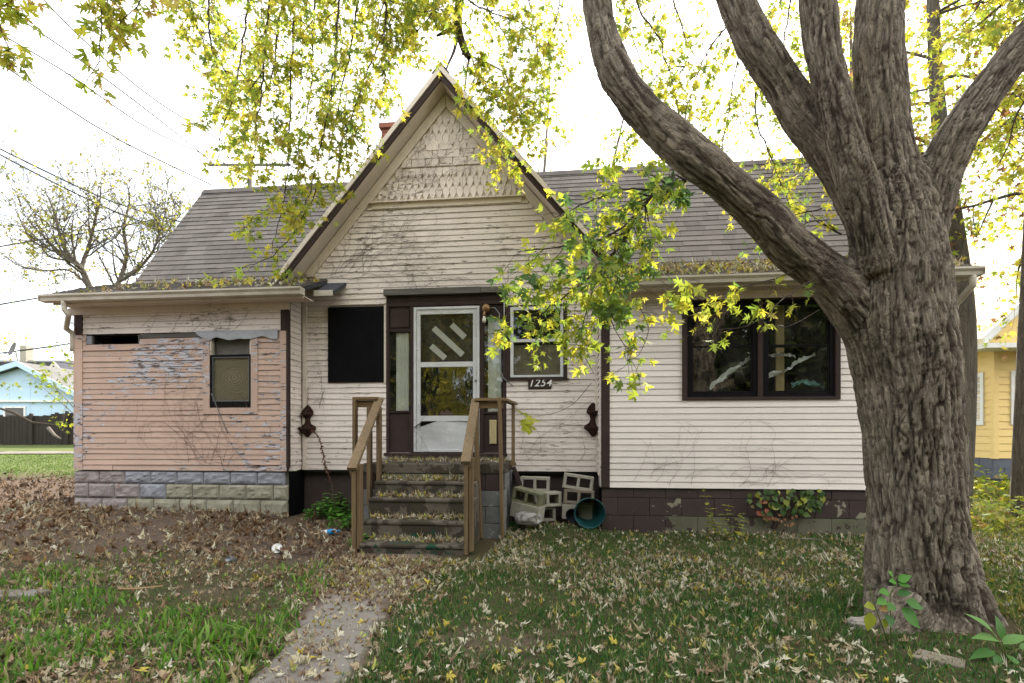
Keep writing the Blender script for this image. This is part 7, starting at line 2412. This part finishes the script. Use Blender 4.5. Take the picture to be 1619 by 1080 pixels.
o = MB().prism([(-0.13, -0.05), (0.10, -0.09), (0.14, 0.03), (-0.06, 0.09)], 'z', -0.03, 0.022).build('paving_stone', MT['cmu_brown'], bevel=0.008)
o.location = (x, y, z); o.rotation_euler = (0.05, 0.04, -0.4)
tagp(o, 'brown flat stone half buried in front of the big maple', 'stone')

# ------------------------------------------------------------------ small plants
def oval_leaf_geo(wd=0.42, fold=0.15, arch=-0.25, tip=1.0, n=5):
    v, f = [], []
    for i in range(n + 1):
        t_ = i / n
        w = wd * math.sin(math.pi * min(1, t_ ** 0.8 * 0.98 + 0.02)) * (1 - 0.25 * t_)
        z = arch * t_ * t_
        v += [(-w, t_, z + fold * w), (0, t_, z), (w, t_, z + fold * w)]
    for i in range(n):
        k = i * 3
        f += [(k, k + 1, k + 4, k + 3), (k + 1, k + 2, k + 5, k + 4)]
    return v, f
OV = {}
def plant_leaf(root, p, axis, nrm, size, col, wd=0.42, arch=-0.25, nm='leaf'):
    key = (tuple(round(c, 3) for c in col), wd, arch)
    if key not in OV:
        v, f = oval_leaf_geo(wd, 0.18, arch)
        me = bpy.data.meshes.new('leaf')
        me.from_pydata(v, [], f)
        me.polygons.foreach_set('use_smooth', [True] * len(f))
        color_attr(me, col)
        me.materials.append(MT['herb'])
        OV[key] = me
    a = Vector(axis).normalized()
    n = Vector(nrm); n = (n - a * n.dot(a)).normalized()
    b = a.cross(n)
    o = link(nm, OV[key], None, root)
    o.matrix_basis = Matrix.Translation(Vector(p)) @ Matrix((b, a, n)).transposed().to_4x4() @ Matrix.Diagonal((size, size, size, 1))
    return o
GR = [(0.15, 0.38, 0.06), (0.20, 0.46, 0.07), (0.11, 0.28, 0.05)]
def weed(name, label, cat, x, y, z, h, stems, per, size, cols, spread=0.12, wd=0.34, seed=1, arch=-0.25, group=None):
    r = random.Random(seed)
    root = thing(name, label, cat, (x, y, z), 0, group)
    mb = MB()
    for k in range(stems):
        a = r.uniform(0, 6.28)
        hh = h * r.uniform(0.55, 1.0)
        b = Vector((r.uniform(-1, 1) * spread, r.uniform(-1, 1) * spread * 0.5, -0.02))
        t_ = b + Vector((math.cos(a) * hh * 0.3, math.sin(a) * hh * 0.25, hh))
        pts = [b, b.lerp(t_, 0.5) + Vector((r.uniform(-.02, .02), r.uniform(-.02, .02), 0.02)), t_]
        mb.tube(pts, [0.004, 0.003, 0.0015], 5)
        for i in range(per):
            u = 0.2 + 0.8 * (i + 0.5) / per
            p = b.lerp(t_, u)
            for s in (-1, 1):
                g = i * 1.6 + k + (0 if s < 0 else math.pi)
                d = Vector((math.cos(g), math.sin(g), 0.25 + r.uniform(-.3, .2)))
                plant_leaf(root, p, d, (0, 0, 1), size * r.uniform(0.6, 1.1) * (1.1 - 0.5 * u), r.choice(cols), wd, arch)
    mb.build('stem', MT['stick'] if name == 'dry_weed' else MT['herbstem'], root)
    return root
MT['herbstem'] = simple_mat('green_stem', (0.10, 0.15, 0.04), (0.14, 0.13, 0.05), (20, 20, 20), 0.7, 0.1)
for i, (px, py, h, st_, lab) in enumerate(((548, 822, 0.36, 6, 'tall green nettle-like weed against the left side of the steps'), (520, 818, 0.40, 6, 'bushy green weed in front of the dark foundation, left of the steps'), (500, 822, 0.30, 5, 'low green weed below the rusted bracket'), (560, 868, 0.24, 4, 'small green weed at the foot of the left handrail'),
                                          (764, 842, 0.22, 4, 'small green weed between the steps and the right post'), (812, 836, 0.13, 4, 'small bright weed at the foot of the corner post'), (540, 838, 0.3, 5, 'green weed beside the blue bottle'))):
    x, y, z = gpt(px, py)
    weed('weed', lab, 'weed', x, y, z, h, st_ + 2, 6, 0.115, GR, 0.13, 0.36, 100 + i, group='green weeds by the steps')
# trailing dead plant from the left bracket down to the weeds
P = [hw(*[(L(a, b, -0.12)[0]), -0.12, L(a, b, -0.12)[1]]) for a, b in ((494, 680), (503, 690), (508, 705), (512, 725), (516, 742), (524, 765), (530, 800))]
dp_ = thing('dead_plant', 'dead brown trailing plant hanging from the left wall bracket', 'plant', P[0])
PP, RR = resample(P, [0.006] * 7, 0.03)
mb = MB(); mb.tube([p - P[0] for p in PP], RR, 5); mb.build('stem', MT['vine'], dp_)
for p in PP[:26]:
    for k in range(4):
        plant_leaf(dp_, p - P[0] + Vector((rng.gauss(0, .008), rng.gauss(0, .008), 0)), (rng.gauss(0, 1), rng.gauss(0, 1) - 0.3, rng.gauss(-0.8, 0.5)), (rng.gauss(0, .5), -1, 0.3), rng.uniform(0.02, 0.04), (0.12, 0.045, 0.025), 0.36, -0.4)
# yellow sapling by the right foundation
x, y, z = gpt(1150, 856)
weed('sapling', 'thin sapling with yellow leaves against the right foundation', 'plant', x, y, z, 0.66, 4, 7, 0.14, [(0.40, 0.38, 0.05), (0.34, 0.33, 0.07), (0.24, 0.28, 0.05)], 0.10, 0.34, 201)
# creeper below the siding of the right wing
cp_ = thing('creeper', 'creeper with green and red leaves on the right foundation', 'creeper', hw(L(1220, 850, DW - 0.02)[0], DW - 0.02, 0.0), -TH)
co_ = Vector(HMI @ Vector(cp_.location))
mb = MB()
for k in range(12):
    px0 = rng.uniform(1195, 1275)
    pts = []
    px_, py_ = px0 + rng.uniform(-15, 5), 852
    for i in range(8):
        q = L(px_, py_, DW - 0.015)
        pts.append(Vector((q[0], DW - 0.012, q[1])) - co_)
        px_ += (px0 + 18 - px_) * 0.2 + rng.uniform(-5, 6); py_ -= 9.5
    mb.tube(pts, [0.004 - 0.0003 * i for i in range(8)], 5)
mb.build('stem', MT['vine'], cp_)
for k in range(125):
    u = rng.random()
    px_ = 1180 + 118 * rng.random() ** 0.9
    top = 773; bot = 800 + 40 * max(0, 1 - abs(px_ - 1240) / 60)
    py_ = top + (bot - top) * rng.random() ** 1.2
    q = L(px_, py_, DW - 0.03)
    if px_ < 1215 and py_ > 790 and u < 0.7: col = rng.choice([(0.36, 0.10, 0.05), (0.42, 0.16, 0.07), (0.16, 0.15, 0.04)])
    elif py_ > 812: col = rng.choice([(0.34, 0.16, 0.06), (0.28, 0.14, 0.06)])
    else: col = rng.choice([(0.045, 0.10, 0.022), (0.06, 0.125, 0.026), (0.10, 0.16, 0.03), (0.32, 0.34, 0.05)])
    plant_leaf(cp_, Vector((q[0], DW - 0.03 - rng.uniform(0, 0.04), q[1])) - co_, (rng.gauss(0, 0.5), -0.35, -0.8 + rng.gauss(0, 0.3)), (rng.gauss(0, .3), -1, 0.45), rng.uniform(0.055, 0.105) * (0.6 if py_ > 812 else 1), col, 0.42, -0.15)
# dry forked stalk against the right foundation
x, y, z = gpt(985, 838)
mb = MB(); mb.tube([(0, 0, -0.02), (-0.03, 0.0, 0.16), (-0.05, 0, 0.29)], 0.007, 6); mb.tube([(0.008, 0, -0.02), (-0.005, 0.0, 0.15), (-0.012, 0, 0.27)], 0.006, 6)
o = mb.build('dry_stalk', MT['stick']); o.location = (x, y, z); tagp(o, 'dry forked stalk standing by the dark corner of the right foundation', 'plant stalk')
# plants at the foot of the maple
x, y, z = gpt(1412, 985)
y = 3.16
x = Wx(1408, y)
sd_ = thing('seedling', 'green broad-leaved seedling growing against the foot of the maple', 'plant', (x, y, gz(x, y)))
base_ = Vector((x, y, gz(x, y)))
mb = MB()
mb.tube([(0, 0, -0.02), (0.0, 0.0, 0.14), W(1408, 940, y) - base_, W(1418, 910, y) - base_], [0.004, 0.0035, 0.003, 0.002], 6)
mb.tube([(0, 0, 0), W(1384, 960, y) - base_, W(1374, 925, y) - base_], [0.004, 0.003, 0.002], 6)
mb.build('stem', MT['herbstem'], sd_)
for (px, py, ax, sz, col) in ((1425, 962, (0.75, -0.2, -0.75), 0.15, 0), (1432, 950, (0.9, -0.3, -0.35), 0.10, 0), (1404, 972, (-0.2, -0.5, -0.3), 0.085, 2), (1418, 938, (0.5, -0.4, 0.15), 0.075, 2), (1405, 936, (-0.8, -0.3, 0.1), 0.075, 1), (1420, 918, (0.6, -0.3, 0.4), 0.075, 1), (1412, 912, (-0.5, -0.3, 0.5), 0.06, 1), (1416, 920, (-0.8, -0.4, 0.2), 0.06, 1),
                              (1420, 922, (0.6, -0.5, -0.1), 0.06, 0), (1376, 968, (-0.2, -0.2, -0.9), 0.11, 3), (1382, 958, (-0.7, -0.3, 0.1), 0.08, 3), (1390, 962, (0.5, -0.5, 0.1), 0.065, 4), (1398, 978, (-0.1, -0.4, -0.8), 0.06, 3), (1412, 955, (-0.6, -0.5, -0.2), 0.08, 0), (1400, 948, (-0.6, -0.3, -0.1), 0.08, 1)):
    p = W(px, py, y - 0.02) - base_
    plant_leaf(sd_, p, ax, (0.1, -0.75, 0.65), sz, [(0.075, 0.22, 0.03), (0.11, 0.30, 0.04), (0.05, 0.15, 0.035), (0.32, 0.36, 0.04), (0.42, 0.24, 0.08)][col], 0.38, -0.12)
hy = 2.98
hx = Wx(1590, hy)
hb_ = Vector((hx, hy, gz(hx, hy)))
hs = thing('hosta', 'hosta with long glossy leaves at the right foot of the maple', 'plant', hb_)
mb = MB()
for (px, py, ax, sz) in ((1578, 1012, (-0.8, -0.2, 0.35), 0.16), (1570, 1000, (-0.45, 0.1, 0.6), 0.15), (1583, 1010, (0.1, 0.1, 0.8), 0.12), (1585, 1018, (0.7, -0.1, 0.45), 0.15), (1590, 1035, (0.35, -0.5, -0.35), 0.13), (1577, 1035, (-0.35, -0.5, -0.2), 0.12), (1600, 1045, (0.6, -0.4, -0.45), 0.15), (1612, 1025, (0.8, 0.0, 0.2), 0.13), (1572, 1030, (-0.9, -0.2, 0.05), 0.15), (1605, 1060, (0.2, -0.7, -0.35), 0.12), (1590, 1055, (-0.5, -0.6, -0.2), 0.11)):
    p = W(px, py, hy) - hb_
    plant_leaf(hs, p, ax, (0.1, -0.35, 0.9), sz, rng.choice([(0.12, 0.28, 0.06), (0.17, 0.33, 0.09), (0.09, 0.22, 0.05)]), 0.24, -0.35)
    mb.tube([Vector((0, 0, 0)) + Vector((rng.uniform(-.02, .02), 0, 0)), p * 0.5 + Vector((0, 0, 0.02)), p], 0.0035, 5)
mb.build('stem', MT['herbstem'], hs)

# ------------------------------------------------------------------ dead vines crawling on the walls
def vine(label, px_range, py0, n, seed, d, length, up=1.0, bounds=None, r0=0.0021):
    r = random.Random(seed)
    c = L((px_range[0] + px_range[1]) / 2, py0, d)
    root = thing('dead_vine', label, 'vine', hw(c[0], d, c[1]), -TH, 'dead vines on the walls')
    mb = MB()
    def run(p, ang, ln, r_, lv):
        pts, q = [], Vector(p)
        m = max(4, int(ln / 0.07))
        for i in range(m):
            pts.append(Vector((q.x - c[0], r.uniform(-0.004, 0.008) - (0.026 + r_), q.y - c[1])))
            ang += r.gauss(0, 0.28)
            q = q + Vector((math.cos(ang), math.sin(ang), 0)) * 0.07
            if lv > 0 and r.random() < 0.24:
                run(q, ang + r.choice((-1, 1)) * r.uniform(0.4, 1.2), ln * r.uniform(0.25, 0.6), r_ * 0.65, lv - 1)
            if bounds and not bounds(q.x, q.y): break
        if len(pts) > 1: mb.tube(pts, [max(0.0009, r_ * (1 - 0.7 * i / len(pts))) for i in range(len(pts))], 4, cap=False)
    for k in range(n):
        px = r.uniform(*px_range)
        q = L(px, py0 + r.uniform(-10, 10), d)
        run((q[0], q[1], 0), math.pi / 2 * up + r.gauss(0, 0.7), length * r.uniform(0.5, 1.2), r0, 2)
    return mb.build('stem', MT['vine'], root)
R0G = 0.0026
inG = lambda x, z: (lambda b: b[0] < x < b[1])(gab(VT + 0.05)(z))
vine('dead vine stems climbing the left slope of the gable', (470, 600), 430, 18, 1, 0.0, 1.7, 0.75, inG, R0G)
vine('dead vine stems spread under the gable peak', (600, 740), 290, 12, 2, 0.0, 1.1, 1.0, inG, R0G)
vine('dead vine stems across the pink boards', (300, 440), 735, 9, 3, DW, 1.5, 1.0, lambda x, z: sL0 + 0.1 < x < sL1 - 0.03 and zL0 < z < zLt)
vine('dead vine stems on the white boards above the pink wall', (160, 440), 525, 10, 4, DW, 0.9, 0.6, lambda x, z: sL0 + 0.1 < x < sL1 - 0.03 and zLm - 0.5 < z < zLt)
vine('dead vine stems on the wall left of the blacked-out window', (484, 520), 640, 6, 5, 0.0, 1.1, 1.0, lambda x, z: sC0 < x < blk[0] - 0.02 and z < 3.2)
vine('dead vine stems low on the right wing siding', (970, 1240), 760, 12, 6, DW, 0.9, 0.45, lambda x, z: sR0 + 0.12 < x < rw[1] and zR0 < z < zR0 + 0.9)
vine('dead vine stems under the right gutter beside the window', (970, 1075), 480, 8, 7, DW, 0.6, 0.2, lambda x, z: sR0 + 0.12 < x < rw[0] - 0.01 and z < zRt)
vine('dead vine stems on the boards right of the steps', (815, 940), 725, 8, 8, 0.0, 0.9, 0.8, lambda x, z: DOORS1 + 0.03 < x < sC1 and z < smw[2] - 0.05)
vine('dead vine stems hanging over the storm door', (640, 660), 690, 4, 9, -0.035, 0.8, 0.2, lambda x, z: DOORS0 < x < DOORS1 and z < 2.2)

# ------------------------------------------------------------------ fallen leaves: 300 singly, the rest as one mass
def lit_px(r_):
    x, y, z = r_[:3]
    u_, v_ = F * x / y + 809.5, HZ - F * (z - H) / y
    if not (2 < u_ < 1617 and 700 < v_ < 1078): return 0
    return r_[5] / y
order = sorted(range(len(LIT)), key=lambda i: -lit_px(LIT[i]))
LITV = []
for k in range(16):
    v, fc = leaf_geo(leaf_template(1), nr.normal(0.15, 0.5), nr.normal(0.25, 0.55), nr.normal(0, 0.6))
    LITV.append(with_stalk(v, fc))
LVAR[:] = LITV
LITMESH = {}
LPAL = PALE + TAN + [(0.15, 0.08, 0.04)] + YEL
for i in order[:300]:
    r_ = LIT[i]
    o = leaf_object('fallen_leaf', (r_[:3], r_[3], r_[4], r_[5], r_[6]), None, MT['litter'], LITMESH, LPAL)
    ci = min(range(len(LPAL)), key=lambda k: sum((LPAL[k][j] - r_[6][j]) ** 2 for j in range(3)))
    kd = 'pale cream' if ci < 3 else ('yellow' if ci > 6 else 'brown')
    x_, y_ = r_[0], r_[1]
    e0, e1 = path_edges(np.array([y_]))
    if e0[0] - 0.05 < x_ < e1[0] + 0.05: pl__ = 'on the concrete path'
    elif x_ < -1.0: pl__ = 'on the ground left of the path'
    else: pl__ = 'on the lawn right of the path'
    tagp(o, f'curled {kd} maple leaf lying {pl__}', 'leaf', f'{kd} fallen leaves {pl__}')
rest = [LIT[i] for i in order[300:]]
me = leaves_mesh('leaf_litter', [r[:3] for r in rest], [r[3] for r in rest], [r[4] for r in rest], [r[5] for r in rest], [r[6] for r in rest], detail=0, curl_sd=1.3, fold_sd=1.1, nvar=30)
tagp(link('leaf_litter', me, MT['litter']), 'small fallen leaves strewn over the yard, the steps and the eaves', 'leaves', None, 'stuff')
